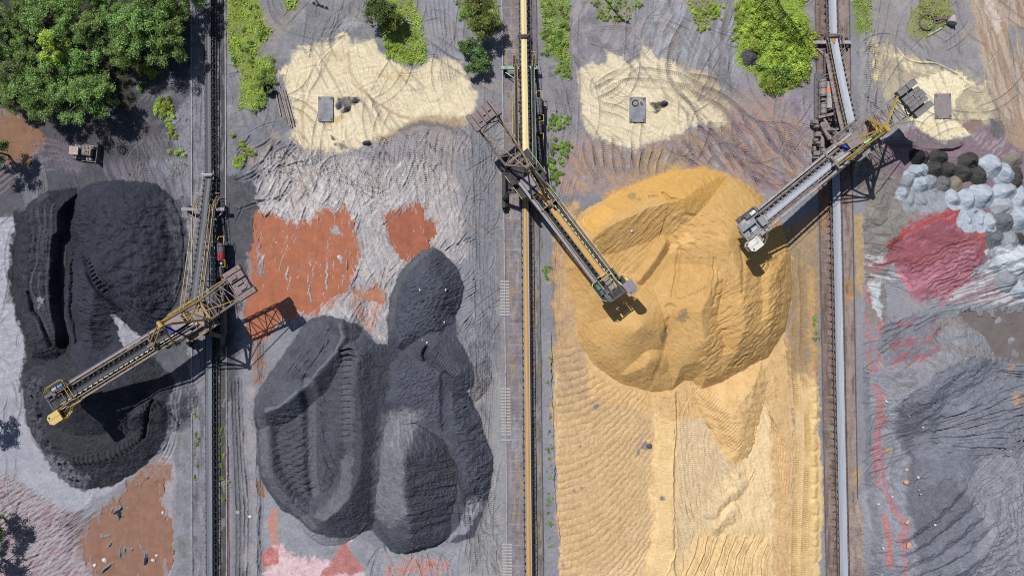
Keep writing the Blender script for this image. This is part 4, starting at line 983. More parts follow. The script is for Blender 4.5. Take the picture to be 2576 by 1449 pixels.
paint(INN, '#50535c', '#464951', soft=4, warp=3, ns=14)
carve(F3, INN, 2.3, 24, warp=2)
DIAG = R(1, 1, [(640, 1000), (660, 1090), (610, 1190), (500, 1320), (380, 1449)], 5) + R(1, 2, [(240, 130), (160, 180), (80, 200)], 5)
cone(F3, [(*p, 5.9) for p in DIAG], 1.0, warp=2)
stain(DIAG, 9, '#74767e', 0.7, 6, 3)
rumple(F3, R(1, 1, [(360, 1010), (600, 1010), (560, 1200), (380, 1400), (140, 1449), (200, 1260)], 4), 0.28, -1.0, 5, 24, 36)
PITL = R(1, 2, [(100, 260), (345, 130), (350, 700), (440, 860), (400, 960), (250, 850), (130, 660)], 4)
rumple(F3, PITL, 0.2, 0.2, 5, 20, 37)
for k in range(13):
    y0 = 300 + k * 48
    groove(F3, R(1, 2, [(120 + max(0, k - 6) * 26, y0 + 40), (230 + max(0, k - 8) * 12, y0 - 6), (345 + max(0, k - 9) * 22, y0 - 66)], 4), 6, 0.13 + 0.012 * k, warp=2.5)
SLOT = R(1, 2, [(395, -20), (395, 400), (400, 700), (420, 840)], 4)
groove(F3, SLOT, 32, 1.0, warp=1, sharp=1.8)
stain(SLOT, 22, '#62646c', 0.75, 8, 2)
rumple(F3, R(1, 2, [(460, 40), (640, 40), (640, 560), (560, 800), (460, 820)], 4), 0.22, 1.0, 6, 26, 38)
RIM = R(1, 1, [(680, 1190), (765, 1230), (765, 1449)], 5) + R(1, 2, [(775, 100), (795, 300), (795, 560), (770, 700), (700, 860), (600, 960), (520, 1020)], 5)
cone(F3, [(*p, 5.8) for p in RIM], 0.85, warp=2)
for k in range(16):
    yy = 1195 + k * 44 - 480 * (k * 44 + 1195 > 1440) * 0
    p0 = R(1, 1, [(640, yy), (700, yy - 12), (755, yy + 8)], 5)
    groove(F3, p0, 4.6, 1.5, warp=1.5, sharp=1.3)
    cone(F3, [(p0[0][0], p0[0][1] + 7, 4.2), (p0[2][0], p0[2][1] + 7, 5.2)], 0.5, warp=2)
paint(R(1, 1, [(640, 1190), (770, 1190), (775, 1449), (775, 1990), (660, 2000), (640, 1700)], 5), '#5a5c64', '#4c4e55', soft=5, warp=4)
paint(R(1, 2, [(640, 560), (795, 560), (795, 640), (740, 800), (620, 950), (520, 1030), (430, 1000), (520, 880), (600, 820)], 5), '#686a71', '#5a5c62', soft=8, warp=6)
rumple(F3, R(1, 1, [(660, 960), (860, 1060), (940, 1180), (880, 1300), (760, 1280), (660, 1090)], 4), 0.12, 1.0, 6, 14, 39)
PILES.append(('coal_pile', F3, 'grey-black coal pile with a straight dozer slot and scalloped rim, beside the orange pool', 'coal pile', None, 'coal'))
# 4 coal pile with flat rippled top
B2 = R(1, 1, [(1330, 410), (1400, 450), (1470, 520), (1530, 600), (1560, 720), (1550, 830), (1500, 930), (1510, 1080), (1590, 1190), (1640, 1300), (1640, 1449)], 0) + R(1, 2, [(1590, 40), (1690, 260), (1750, 470), (1785, 560), (1770, 760), (1740, 880), (1640, 1160), (1500, 1200), (1300, 1200), (860, 1100), (870, 900), (890, 700), (880, 540), (900, 300), (940, 220), (860, 200), (885, 60)], 0) + R(1, 1, [(885, 1420), (900, 1300), (960, 1200), (1010, 1150), (1000, 1060), (990, 950), (1000, 800), (1030, 730), (1070, 620), (1150, 520), (1240, 440)], 0)
paint(B2, '#515460', '#464954', soft=4, warp=3, ns=26)
F4 = fld()
mesa(F4, [(930, 850), (985, 868), (985, 960), (955, 1060), (945, 1130), (935, 1330), (895, 1345), (900, 1180), (905, 1000), (915, 900)], 1.6, 0.9, warp=5)
paint([(930, 850), (985, 868), (985, 960), (955, 1060), (945, 1130), (935, 1330), (895, 1345), (900, 1180), (905, 1000), (915, 900)], '#4a4d56', '#42444c', soft=6, warp=6)
mesa(F4, R(1, 1, [(1330, 410), (1400, 450), (1470, 520), (1530, 600), (1560, 720), (1550, 830), (1500, 930), (1520, 1120), (1300, 1200), (1000, 1240), (1000, 1060), (990, 950), (1000, 800), (1030, 730), (1070, 620), (1150, 520), (1240, 440)], 0), 4.6, 1.0, warp=3)
mesa(F4, R(1, 1, [(1000, 1150), (1300, 1120), (1500, 1080), (1590, 1190), (1640, 1300), (1640, 1449)], 0) + R(1, 2, [(1590, 40), (1690, 260), (1750, 470), (1785, 560), (1770, 760), (1740, 880), (1640, 900), (1300, 1000), (900, 900), (890, 700), (880, 540), (900, 300), (940, 220), (860, 200), (885, 60)], 0) + R(1, 1, [(885, 1420), (900, 1300), (960, 1200)], 0), 4.0, 0.9, warp=3)
paint(R(1, 1, [(1240, 440), (1330, 420), (1180, 560), (1090, 680), (1050, 800), (1030, 1060), (990, 1060), (990, 900), (1030, 700), (1120, 560)], 2), '#5e6067', '#53555b', soft=7, warp=3)
T2 = R(1, 1, [(1330, 440), (1500, 560), (1530, 760), (1480, 1000), (1300, 1120), (1060, 1100), (1050, 800), (1120, 640)], 4.5)
paint(T2, '#505460', '#454853', soft=6, warp=3)
rumple(F4, T2, 0.17, -0.45, 3.6, 8, 40, oct=2, warp=4)
T3 = R(1, 1, [(1060, 1260), (1290, 1180), (1380, 1440), (1380, 1700), (1040, 1640)], 4)
rumple(F4, T3, 0.16, -0.5, 3.6, 8, 41, warp=4)
rumple(F4, R(1, 2, [(1460, 60), (1600, 60), (1760, 540), (1760, 860), (1640, 860), (1560, 600), (1480, 300)], 3), 0.26, -0.1, 5, 14, 42, warp=4)
BL = R(1, 1, [(1280, 1180), (1340, 1150), (1400, 1200), (1480, 1290), (1540, 1370), (1500, 1420), (1420, 1370), (1320, 1290)], 5)
cone(F4, [(*p, 5.6) for p in R(1, 1, [(1320, 1190), (1420, 1290), (1490, 1370)], 5)], 0.8, warp=4)
for k in range(11):
    a = R(1, 1, [(1380 + k * 14, 1210 + k * 13), (1330 + k * 14, 1290 + k * 12)], 5); groove(F4, a, 4, 0.22, warp=1)
groove(F4, R(1, 1, [(1290, 1170), (1260, 1220), (1270, 1270)], 4.5), 9, 1.4)
groove(F4, R(1, 1, [(1040, 1240), (960, 1290), (920, 1360)], 4), 9, 1.4)
groove(F4, R(1, 1, [(930, 1300), (990, 1340), (900, 1420)], 4), 7, 1.2)
SL2 = R(1, 1, [(1420, 1380), (1422, 1500), (1422, 1760)], 4)
groove(F4, SL2, 24, 0.7, warp=1, sharp=2.2)
for q in (R(1, 2, [(905, 10), (890, 120), (860, 180)], 3), R(1, 2, [(930, 220), (900, 330), (905, 460), (870, 520), (820, 540)], 2), R(1, 2, [(990, 40), (920, 90)], 3), R(1, 2, [(830, 330), (815, 480)], 1.5)):
    groove(F4, q, 10, 3.2, warp=5)
paint(R(1, 2, [(820, 300), (900, 260), (900, 700), (880, 900), (800, 900), (800, 600)], 1), '#3f4148', '#474951', soft=5, warp=5)
rumple(F4, R(1, 2, [(800, 0), (1000, 0), (960, 240), (900, 500), (800, 540)], 2), 0.5, 0.3, 7, 12, 43)
paint(R(1, 2, [(1570, 830), (1700, 870), (1700, 960), (1620, 1080), (1590, 1140), (1500, 1160), (1400, 1260), (1300, 1250), (1480, 1120), (1550, 960)], 1), '#94959d', '#6b6d74', soft=7, warp=7, ns=10)
carve(F4, R(1, 2, [(1000, 330), (1200, 300), (1400, 420), (1500, 620), (1540, 800), (1520, 1080), (1340, 1220), (900, 1200), (860, 1000), (890, 700), (920, 460)], 2), 3.6, 16)
PILES.append(('coal_pile', F4, 'flat-topped dark coal pile with rippled surface, between the slotted pile and the crane rail', 'coal pile', None, 'coal'))
# 5 smooth coal ridge in front of it
F5 = fld()
cone(F5, [(*G(*p, h), h) for p, h in (((1013, 1157), 8.4), ((1018, 1230), 8.0), ((1024, 1300), 7.4), ((1034, 1345), 6.0))], 0.86, warp=2, soft=0.3)
B4 = R(1, 2, [(940, 240), (1020, 200), (1120, 190), (1260, 210), (1400, 300), (1480, 420), (1540, 580), (1570, 700), (1570, 940), (1520, 1080), (1440, 1180), (1340, 1240), (1250, 1255), (1120, 1300), (1000, 1280), (930, 1200), (850, 1110), (850, 1020), (870, 860), (885, 700), (895, 480)], 1)
F5b = fld(); mesa(F5b, B4, 9.0, 2.2, warp=3)
F5 = np.where(F5b > 0.02, np.minimum(F5, F5b), np.minimum(F5b, -0.3)); del F5b
paint(B4, '#52555f', '#464952', soft=4, warp=3, ns=20)
paint(R(1, 2, [(950, 250), (1120, 200), (1240, 240), (1130, 560), (1140, 760), (1150, 980), (1000, 1100), (860, 1050), (880, 860), (900, 560)], 4), '#75787f', '#676a71', soft=26, warp=10, ns=10)  # sunlit flank of the ridge, its brightness painted into the coal
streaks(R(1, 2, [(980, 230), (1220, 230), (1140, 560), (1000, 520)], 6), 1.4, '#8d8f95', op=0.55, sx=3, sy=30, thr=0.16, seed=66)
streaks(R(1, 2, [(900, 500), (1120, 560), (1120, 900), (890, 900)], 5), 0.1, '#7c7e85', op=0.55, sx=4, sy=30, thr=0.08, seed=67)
rumple(F5, R(1, 2, [(1120, 560), (1560, 600), (1560, 1100), (1130, 1200)], 5), 0.24, 0.05, 8, 60, 44, warp=4)
rumple(F5, R(1, 2, [(960, 220), (1460, 260), (1500, 560), (1120, 580), (920, 520)], 6), 0.12, 1.2, 5, 20, 45)
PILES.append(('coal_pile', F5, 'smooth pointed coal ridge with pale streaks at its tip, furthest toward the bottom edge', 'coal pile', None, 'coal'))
# 6 the great sand pile
SP = [(1690, 428), (1760, 423), (1830, 435), (1890, 468), (1925, 503), (1968, 570), (1990, 640), (1993, 750), (1976, 830), (1932, 900), (1885, 922), (1830, 955), (1760, 982), (1740, 960), (1720, 958), (1690, 980), (1640, 987), (1560, 965), (1490, 915), (1455, 860), (1450, 800), (1440, 740), (1422, 670), (1424, 600), (1460, 535), (1520, 500), (1600, 462)]
paint(SP, '#c6a26c', '#bc965f', soft=3, warp=3, ns=40)
paint(SP, '#cda86f', '#c59e63', soft=30, warp=30, ns=14, patch=-0.15, op=0.6, seed=70)
paint(R(2, 1, [(700, 0), (1200, -200), (1500, -220), (1700, -120), (1500, 80), (1250, 130), (1100, 0), (700, 180)], 5), '#c9a05e', '#c19858', soft=20, warp=10)
paint(R(2, 1, [(500, 210), (680, 90), (750, 140), (740, 200), (580, 320)], 2), '#d0a560', soft=5, warp=5)
F6 = fld()
mesa(F6, SP, 2.3, 0.6, warp=3)
def sc(pts, slope, warp=3.0, soft=0.3):
    cone(F6, [(*G(x, y, h), h) for x, y, h in pts], slope, warp=min(warp, 1.4), soft=soft)
# the long crest of the reclaimed upper left side, then the overlapping dumped cones
sc([(1455, 625, 3.6), (1500, 582, 4.8), (1560, 535, 5.8), (1622, 494, 6.3), (1690, 480, 6.4), (1720, 500, 6.0)], 0.52, 4, 0.8)
sc([(1560, 765, 5.4), (1500, 720, 4.6)], 0.5, 4)
sc([(1830, 606, 8.2), (1856, 690, 8.0), (1868, 760, 7.6)], 0.58, 3)
sc([(1805, 700, 7.2), (1762, 785, 7.6), (1772, 855, 6.8)], 0.6, 2)
sc([(1612, 822, 7.1), (1600, 832, 6.9)], 0.6, 1.5)
sc([(1636, 905, 5.0), (1622, 922, 4.4)], 0.66, 2)
sc([(1868, 765, 7.9), (1872, 830, 7.0), (1850, 880, 5.0)], 0.62, 5)
sc([(1935, 700, 5.6), (1930, 800, 5.2)], 0.6, 5)
_w = win(SP, 20); _m6 = np.full((NY, NX), -9.0, np.float32)
mesa(_m6, SP, 12.0, 0.95, warp=3)
F6 = np.minimum(F6, np.maximum(_m6, -0.3)); del _m6
_face = [G(*p, 4) for p in ((1690, 486), (1622, 500), (1560, 545), (1500, 592), (1455, 640), (1480, 720), (1560, 740), (1610, 700), (1670, 610), (1720, 560))]
rumple(F6, _face, 0.09, 2.35, 4, 46, 46, warp=4)
rumple(F6, [G(*p, 4) for p in ((1690, 540), (1800, 530), (1830, 590), (1700, 640))], 0.26, 0.3, 9, 18, 47)
# berm left by the dozer, stepped cuts and slumps
sc([(1672, 612, 3.9), (1648, 655, 3.5), (1608, 706, 3.4)], 1.0, 2, 0.2)
for pts, wd, dp in (([(1718, 626), (1712, 680), (1698, 746)], 10, 0.6), ([(1786, 630), (1790, 690), (1776, 718), (1712, 748)], 9, -0.3), ([(1676, 482), (1690, 500), (1702, 500)], 7, 0.9), ([(1660, 488), (1640, 492)], 5, 0.6)):
    groove(F6, [G(*q, 6) for q in pts], wd, dp, warp=2)
groove(F6, [G(*p, 6) for p in ((1690, 774), (1694, 800), (1688, 830))], 18, 0.7, warp=5)
groove(F6, [G(*p, 4) for p in ((1690, 800), (1678, 850), (1668, 900), (1656, 940), (1642, 984))], 16, 0.25, warp=3)
for k in range(5):
    groove(F6, [G(*p, 7) for p in ((1740 + k * 15, 650), (1737 + k * 15, 700), (1730 + k * 15, 740))], 6, 0.22, warp=4)
for p in (((1838, 640), (1836, 700), (1822, 760), (1812, 800)), ((1820, 660), (1806, 730), (1796, 770)), ((1868, 620), (1874, 680), (1870, 740))):
    groove(F6, [G(*q, 8) for q in p], 9, 0.25, warp=6)
for k in range(26):
    x = random.Random(k).uniform(1800, 1970); y = random.Random(k + 99).uniform(720, 930); a = random.Random(k + 7).uniform(0.2, 1.3)
    L = random.Random(k + 3).uniform(12, 36)
    groove(F6, [G(*q, 5) for q in ((x, y), (x - L * math.cos(a) * .6, y + L * math.sin(a)))], 4, 0.15, warp=6)
rumple(F6, [G(*p, 5) for p in ((1800, 700), (1985, 640), (1985, 780), (1930, 890), (1780, 975), (1760, 900))], 0.14, -0.6, 5, 20, 48, warp=6)
rumple(F6, SP, 0.05, 0.9, 4, 12, 49, warp=6)
for (x, y, r_) in ((1700, 792, 12), (1660, 845, 12), (1665, 830, 8), (1620, 838, 6), (1590, 500, 7)):
    paint([(x - r_, y - r_), (x + r_ * .7, y - r_ * 1.3), (x + r_, y + r_), (x - r_ * .8, y + r_)], '#6b675f', '#a98c5a', soft=6, warp=8, ns=7, op=0.8)
paint([G(*p, 5) for p in ((1720, 590), (1760, 600), (1740, 620), (1690, 640), (1680, 620))], '#dbb478', soft=10, warp=10, op=0.8)
PILES.append(('sand_pile', F6, 'huge ochre sand stockpile below the two middle stacker booms', 'sand pile', None, 'sand'))
# 7 low sand tongue
T7 = [(1735, 968), (1790, 975), (1860, 930), (1920, 905), (1935, 960), (1910, 1060), (1905, 1100), (1880, 1150), (1855, 1165), (1832, 1155), (1800, 1105), (1772, 1060), (1752, 1015)]
paint(T7, '#d7b585', '#cca873', soft=4, warp=4, ns=24)
F7 = fld(); mesa(F7, T7, 2.4, 0.5, warp=4)
for k in range(26):
    t = k / 25; x = 1748 + t * 92; y = 985 + t * 150
    groove(F7, [(x + 2, y - 2), (x + 26, y - 30)], 4, 0.16, warp=2)
rumple(F7, T7, 0.14, 0.8, 8, 14, 50)
groove(F7, [(1905, 1075), (1900, 1100), (1892, 1130), (1885, 1165)], 6, 1.2, warp=5)
PILES.append(('sand_pile', F7, 'low pale sand tongue sloping away south of the ochre stockpile', 'sand pile', None, 'sand'))
# 8 red ore heap
RP = R(3, 1, [(1450, 105), (1440, 160), (1420, 200), (1460, 260), (1540, 300), (1610, 300), (1600, 400), (1580, 460), (1570, 600), (1500, 640), (1400, 740), (1360, 830), (1290, 780), (1170, 820), (1060, 740), (1080, 660), (960, 560), (820, 540), (940, 460), (890, 400), (980, 350), (1080, 240), (1180, 190), (1280, 170), (1370, 140)], 0)
paint(RP, '#945a62', '#84505a', soft=14, warp=14, ns=16)
paint(R(3, 1, [(1280, 170), (1450, 105), (1430, 220), (1300, 230), (1150, 250), (960, 400), (890, 410), (1080, 240)], 1), '#a0524f', '#934848', soft=8, warp=7)
paint(R(3, 1, [(1540, 310), (1610, 310), (1590, 440), (1540, 400)], 0.5), '#a85a55', soft=6, warp=6)
paint(R(3, 1, [(1540, 400), (1580, 600), (1400, 740), (1360, 830), (1290, 780), (1170, 820), (1060, 740), (1120, 650), (960, 560), (820, 540), (1000, 560), (1200, 560)], 1), '#ae7a88', '#976270', soft=22, warp=18, ns=12)
streaks(RP, -0.55, '#84505a', op=0.35, sx=9, sy=40, thr=0.08, seed=88)
streaks(RP, -0.5, '#b78b98', op=0.3, sx=7, sy=30, thr=0.16, seed=89)
F8 = fld(); mesa(F8, RP, 1.9, 0.42, warp=6)
cone(F8, [(*p, 2.8) for p in R(3, 1, [(1270, 260), (1400, 330), (1480, 400)])], 0.35, warp=8)
for k in range(10):
    groove(F8, R(3, 1, [(1060 + k * 30, 560 + k * 26), (1220 + k * 34, 470 + k * 22), (1360 + k * 30, 400 + k * 26), (1480 + k * 16, 370 + k * 40)], 1), 7, 0.26, warp=9)
rumple(F8, RP, 0.07, -0.55, 7, 34, 51, warp=4)
PILES.append(('red_ore_pile', F8, 'low crimson and pink ore heap with diagonal ruts, beside the white gravel heaps', 'ore pile', None, 'soil'))
# 9 broad dark heap, south east
FP = R(3, 1, [(1080, 1449), (1180, 1340), (1290, 1290), (1420, 1240), (1560, 1220), (1700, 1260), (1900, 1290), (2080, 1320), (2080, 2950), (1000, 2950), (1080, 2500), (1020, 2200), (1130, 1850), (1000, 1640), (960, 1540)], 0)
paint(FP, '#686b76', '#767984', soft=6, warp=8, ns=40)
paint(R(3, 2, [(1400, -120), (2060, -120), (2060, 500), (1700, 420), (1400, 520), (1280, 480), (1340, 100)], 2), '#7b7f8a', '#6e717c', soft=20, warp=14)
paint(R(3, 2, [(1600, 560), (2060, 500), (2060, 1700), (1400, 1700), (1560, 1000), (1420, 760)], 2), '#888b95', '#7b7e88', soft=24, warp=14)
paint(R(3, 2, [(1840, 80), (1960, 60), (2060, 160), (1860, 170)], 2), '#a58a76', '#87807c', soft=8, warp=8)
paint(R(3, 1, [(1840, 1330), (1920, 1300), (1900, 1380)], 2), '#96807a', soft=8, warp=8)
paint(R(3, 2, [(960, 160), (1200, 100), (1130, 460), (1120, 760), (1300, 700), (1400, 840), (1300, 1000), (1040, 1300), (1000, 1000), (1010, 760), (1100, 560), (1000, 400)], 1), '#5c5f69', '#676a74', soft=14, warp=10)
F9 = fld(); mesa(F9, FP, 3.2, 0.35, warp=8)
SW = [[(1000, 1330), (1250, 1210), (1430, 1060), (1540, 960)], [(1040, 1400), (1300, 1300), (1520, 1130), (1640, 1000)], [(1100, 1449), (1400, 1360), (1600, 1200), (1720, 1040)], [(1000, 1120), (1200, 980), (1330, 860), (1420, 760)], [(1000, 1230), (1230, 1090), (1390, 930), (1480, 840)]]
for q in SW:
    cone(F9, [(*p, 5.6) for p in R(3, 2, q, 3)], 0.62, warp=3)
for k in range(11):
    yy = 40 + k * 66 + 18 * math.sin(k * 2.3)
    stamp(F9, R(3, 2, [(1290 - 4 * k, 330 + yy * .2), (1480, 260 + (yy - 100) * .42), (1760, 140 + (yy - 100) * .62), (2080, 20 + (yy - 60) * .9)], 3), width=14, depth=0.26, rib=0.08, berm=0.26, jit=1.1)
for k in range(8):
    stamp(F9, R(3, 2, [(1420 + 20 * k, 820 + 10 * k), (1640 + 30 * k, 640 + 20 * k), (1880 + 20 * k, 380 + 40 * k), (2080, 160 + 60 * k)], 3), width=10, depth=0.3, rib=0.12, berm=0.2, jit=0.7)
for k in range(9):
    stamp(F9, R(3, 2, [(1720 + 40 * k, 1160 + 6 * k), (1760 + 30 * k, 1449), (1780 + 30 * k, 1700)], 3), width=10, depth=0.2, rib=0.12, berm=0.18, jit=0.6)
for k in range(5):
    stamp(F9, R(3, 1, [(1300 + 20 * k, 1480 - 24 * k), (1460, 1370 - 14 * k), (1760, 1340 + 8 * k), (2080, 1330 + 26 * k)], 3), width=10, depth=0.35, rib=0.14, berm=0.25, jit=0.7)
for k in range(10):
    yy = 60 + k * 46
    groove(F9, R(3, 2, [(1300 + 6 * k, 260 + yy * .42), (1480, 200 + yy * .62), (1740, 90 + yy * .85), (2080, -40 + yy * 1.15)], 3), 11, 0.55, warp=3)
for k in range(7):
    groove(F9, R(3, 2, [(1600 + 60 * k, 1500), (1660 + 50 * k, 1160 - 40 * k), (1800 + 40 * k, 800 - 60 * k), (2000 + 20 * k, 560 - 40 * k)], 3), 11, 0.5, warp=4)
cone(F9, [(*p, 4.4) for p in R(3, 1, [(1200, 1500), (1330, 1400), (1440, 1340)], 3)], 0.45, warp=4)
cone(F9, [(*p, 3.9) for p in R(3, 2, [(1560, 1060), (1700, 1160), (1660, 1240)], 3)], 0.35, warp=6)
rumple(F9, FP, 0.3, -0.5, 12, 40, 52, warp=6)
PILES.append(('coal_pile', F9, 'broad slate-grey coal pile fanned with dozer ruts, south of the brown pond', 'coal pile', None, 'coal'))

# small dumped heaps east of the third stacker: (x, y, rx, ry, kind, label)
HEAPS = [
 (820, 210, 68, 72, 'k', 'black heap lying in the stacker counterweight shadow'),  # kind k: a dark heap with the cast shadow put into its colour
 (880, 215, 48, 64, 'd', 'dark grey heap pressed against the shaded black heap'),
 (1015, 212, 78, 62, 'd', 'dark grey heap at the top of the dump, right of the shaded black heap'),
 (975, 322, 76, 66, 'd', 'charcoal heap tucked under the topmost dark heap, beside the white ridge'),
 (1100, 322, 66, 68, 'd', 'charcoal heap between two darker heaps above the tan heap'),
 (1290, 245, 86, 74, 'd', 'angular near-black heap standing at the edge of the purple ground'),
 (1240, 355, 80, 78, 'd', 'charcoal heap below the angular near-black heap'),
 (1375, 375, 70, 88, 'd', 'dark grey heap touching the tall white heap on its right'),
 (1060, 455, 76, 70, 'm', 'mid grey rounded heap left of the small tan heap'),
 (1180, 452, 56, 72, 't', 'small tan heap among the grey ones'),
 (1712, 395, 58, 96, 'd', 'long dark heap near the frame edge beside a white heap'),
 (1690, 240, 84, 72, 'b', 'brownish grey heap at the upper right corner of the dump'),
 (1485, 305, 90, 96, 'w', 'tall white heap at the top of the dump, beside dark heaps'),
 (1595, 368, 86, 84, 'w', 'white heap below the tall one, left of the long dark heap'),
 (1615, 522, 98, 78, 'w', 'wide white heap with small pocks on its crown'),
 (815, 345, 100, 62, 'w', 'white ridge-shaped heap crossed by the stacker shadow'),
 (845, 452, 76, 72, 'w', 'bright white heap in the middle of the grey cluster'),
 (740, 432, 58, 70, 'g', 'grey heap left of the bright white heap, under the truss shadow'),
 (942, 440, 62, 78, 'g', 'streaked grey heap right of the bright white heap'),
 (690, 545, 50, 60, 'w', 'small split white heap at the left edge of the dump'),
 (755, 620, 58, 96, 'g', 'long grey heap right of the small split white heap'),
 (850, 622, 72, 98, 'g', 'cracked grey heap in the centre of the grey cluster'),
 (935, 600, 52, 100, 'g', 'narrow grey heap with white specks on its side'),
 (1012, 615, 52, 98, 'g', 'narrow grey heap next to the first white heap of the row'),
 (1125, 605, 82, 86, 'w', 'squarish white heap just above the red ore tip'),
 (1262, 612, 80, 98, 'w', 'white heap with a dark hollow, second in the row above the red ore'),
 (1400, 572, 104, 104, 'w', 'largest white heap, lumpy, in the middle of the row'),
 (1595, 652, 102, 78, 'l', 'pale grey heap with a rough face under the wide white heap'),
 (1740, 582, 58, 92, 'w', 'white heap cut by the right frame edge, beside the pale grey heap'),
 (1730, 752, 78, 102, 'w', 'large white heap at the right frame edge above the grey pair'),
 (1235, 792, 86, 98, 'w', 'white heap leaning on the red ore pile'),
 (1365, 802, 62, 86, 'w', 'ribbed white heap, middle one of three beside the red ore'),
 (1465, 815, 66, 80, 'w', 'white heap at the end of the ribbed row beside the red ore'),
 (1600, 802, 92, 92, 'm', 'mid grey heap between the white row and the frame edge'),
 (1500, 958, 112, 82, 'm', 'wide dark grey heap beside the red ore corner'),
 (1640, 978, 96, 92, 'g', 'light grey heap joined to the wide dark grey one'),
 (1748, 965, 44, 62, 'd', 'small dark heap at the right frame edge'),
 (1735, 1195, 74, 66, 'w', 'white heap near the frame edge above the smooth grey one'),
 (1630, 1335, 98, 96, 'g', 'smooth round grey heap south of the red ore pile'),
 (1740, 1410, 72, 72, 'w', 'southernmost white heap at the frame edge'),
]
HCOL = dict(k=('#2e2e32', '#26262a'), d=('#4c4b4a', '#3d3d3e'), m=('#717379', '#63656b'), g=('#92979f', '#7f848c'), l=('#adb2ba', '#989da5'),
            w=('#b0b8c3', '#98a2ae'), t=('#8f8674', '#7d7566'), b=('#8b857c', '#77736d'))
HEAP_F = []
HTOT = np.zeros((NY, NX), np.float32)
for i, (hx, hy, rx, ry, kd, lab) in enumerate(HEAPS):
    r_ = random.Random(500 + i)
    k = 0.2783
    px, py = 2083.3 + hx * k, 336 + hy * k
    px, py = G(px, py, 0.7)
    _e = 1.26 if kd in 'wl' else 1.18
    rx, ry = rx * k * _e, ry * k * _e
    w = win([(px - rx, py - ry), (px + rx, py + ry)], 12)
    x = X[w] + WXF[w] * 3.5; y = Y[w] + WYF[w] * 3.5
    a = r_.uniform(-0.4, 0.4)
    u = ((x - px) * math.cos(a) + (y - py) * math.sin(a)) / rx; v = (-(x - px) * math.sin(a) + (y - py) * math.cos(a)) / ry
    n = vnoise(X[w] / 18, Y[w] / 18, 200 + i) - 0.5
    rr = np.sqrt(u * u + v * v + 0.012) * (1 + 0.10 * n)
    hmax = min(rx, ry) * S * (0.95 if kd in 'wdk' else 0.72)
    hf = 1.3 * hmax * (1.0 - np.sqrt(rr * rr + 0.008)) 
    hf += (0.22 if kd in 'dkm' else 0.06) * (vnoise(X[w] / 5, Y[w] / 5, 300 + i) - 0.5) + (0.16 if kd in 'dkg' else 0.07) * (vnoise(X[w] / 13, Y[w] / 13, 330 + i) - 0.5) * hmax
    hf += 0.04 * fbm(X[w], Y[w], 5, 2, 310 + i)
    if r_.random() < 0.85:        # a slumped side
        sa = r_.uniform(0, 6.28)
        hf -= 0.5 * hmax * 0.8 * np.exp(-(((u - 0.5 * math.cos(sa)) / 0.3) ** 2 + ((v - 0.5 * math.sin(sa)) / 0.45) ** 2)) * r_.uniform(0.3, 0.9)
    m = sstep(hf * 3.5 + 0.4) * (hf > HTOT[w])
    t = np.clip(fbm(X[w], Y[w], 12, 3, 320 + i) * 0.6 + 0.5, 0, 1)[..., None]
    cc = lin(HCOL[kd][0]) * (1 - t) + lin(HCOL[kd][1]) * t
    C[w] = C[w] * (1 - m[..., None]) + cc * m[..., None]
    HTOT[w] = np.maximum(HTOT[w], hf)
    HEAP_F.append((w, hf))
# two white windrows at the right edge
for j, (pts, lab) in enumerate((([(1330, 1235), (1480, 1190), (1660, 1130), (1740, 1100)], 'wedge-shaped white windrow pointing at the red ore pile'),
                                ([(1380, 1075), (1560, 1060), (1700, 1085)], 'low white windrow above the wedge-shaped one'))):
    q = [(2083.3 + p[0] * 0.2783, 336 + p[1] * 0.2783) for p in pts]
    hs = [0.5, 1.2, 1.7, 1.6] if j == 0 else [0.3, 0.8, 0.9]
    w = win(q, 34)
    x = X[w] + WXF[w] * 5; y = Y[w] + WYF[w] * 5
    d, hv = lined([(*p, h) for p, h in zip(q, hs)], x, y)
    hf = hv - 0.75 * d * S + 0.15 * fbm(X[w], Y[w], 8, 3, 400 + j)
    m = sstep(hf * 4 + 0.5)[..., None]
    t = np.clip(fbm(X[w], Y[w], 16, 3, 410 + j) * 0.8 + 0.5, 0, 1)[..., None]
    C[w] = C[w] * (1 - m) + (lin('#c3cad2') * (1 - t) + lin('#9aa1aa') * t) * m
    HEAP_F.append((w, hf)); HEAPS.append((0, 0, 0, 0, 'w', lab))
# a coal heap in the shrubs, clods and small spoil
def small_heap(px, py, rx, ry, h, cols, label, name='coal_heap', seed=1, group=None, cat='coal heap'):
    w = win([(px - rx, py - ry), (px + rx, py + ry)], 10)
    x = X[w] + WXF[w] * 5; y = Y[w] + WYF[w] * 5
    rr = np.sqrt(((x - px) / rx) ** 2 + ((y - py) / ry) ** 2 + 0.02)
    hf = h * (1.1 - rr ** 1.3) + 0.25 * h * fbm(X[w], Y[w], 8, 3, seed)
    m = sstep(hf * 4 + 0.4)[..., None]
    t = np.clip(fbm(X[w], Y[w], 8, 3, seed + 3) * 0.7 + 0.5, 0, 1)[..., None]
    C[w] = C[w] * (1 - m) + (lin(cols[0]) * (1 - t) + lin(cols[1]) * t) * m
    SMALL.append((name, w, hf, label, cat, group))
SMALL = []
small_heap(1888, 147, 24, 22, 1.1, ('#55565e', '#46474f'), 'dark coal heap half buried in the bright green shrubs', seed=601)
small_heap(875, 276, 10, 8, 0.7, ('#3a3b41', '#4a4b50'), 'black coal heap on pale sand beside the left concrete pad', seed=602)
small_heap(896, 253, 11, 9, 0.6, ('#4a4b50', '#5a5a5e'), 'sooty coal heap on pale sand, upper of two beside the left pad', seed=603)
small_heap(853, 264, 7, 11, 0.5, ('#4c4d53', '#5d5e63'), 'narrow grey coal heap touching the left concrete pad', seed=604)
small_heap(925, 360, 12, 7, 0.7, ('#3b3c42', '#4b4b50'), 'black coal heap at the lower edge of the left sand patch', seed=605)
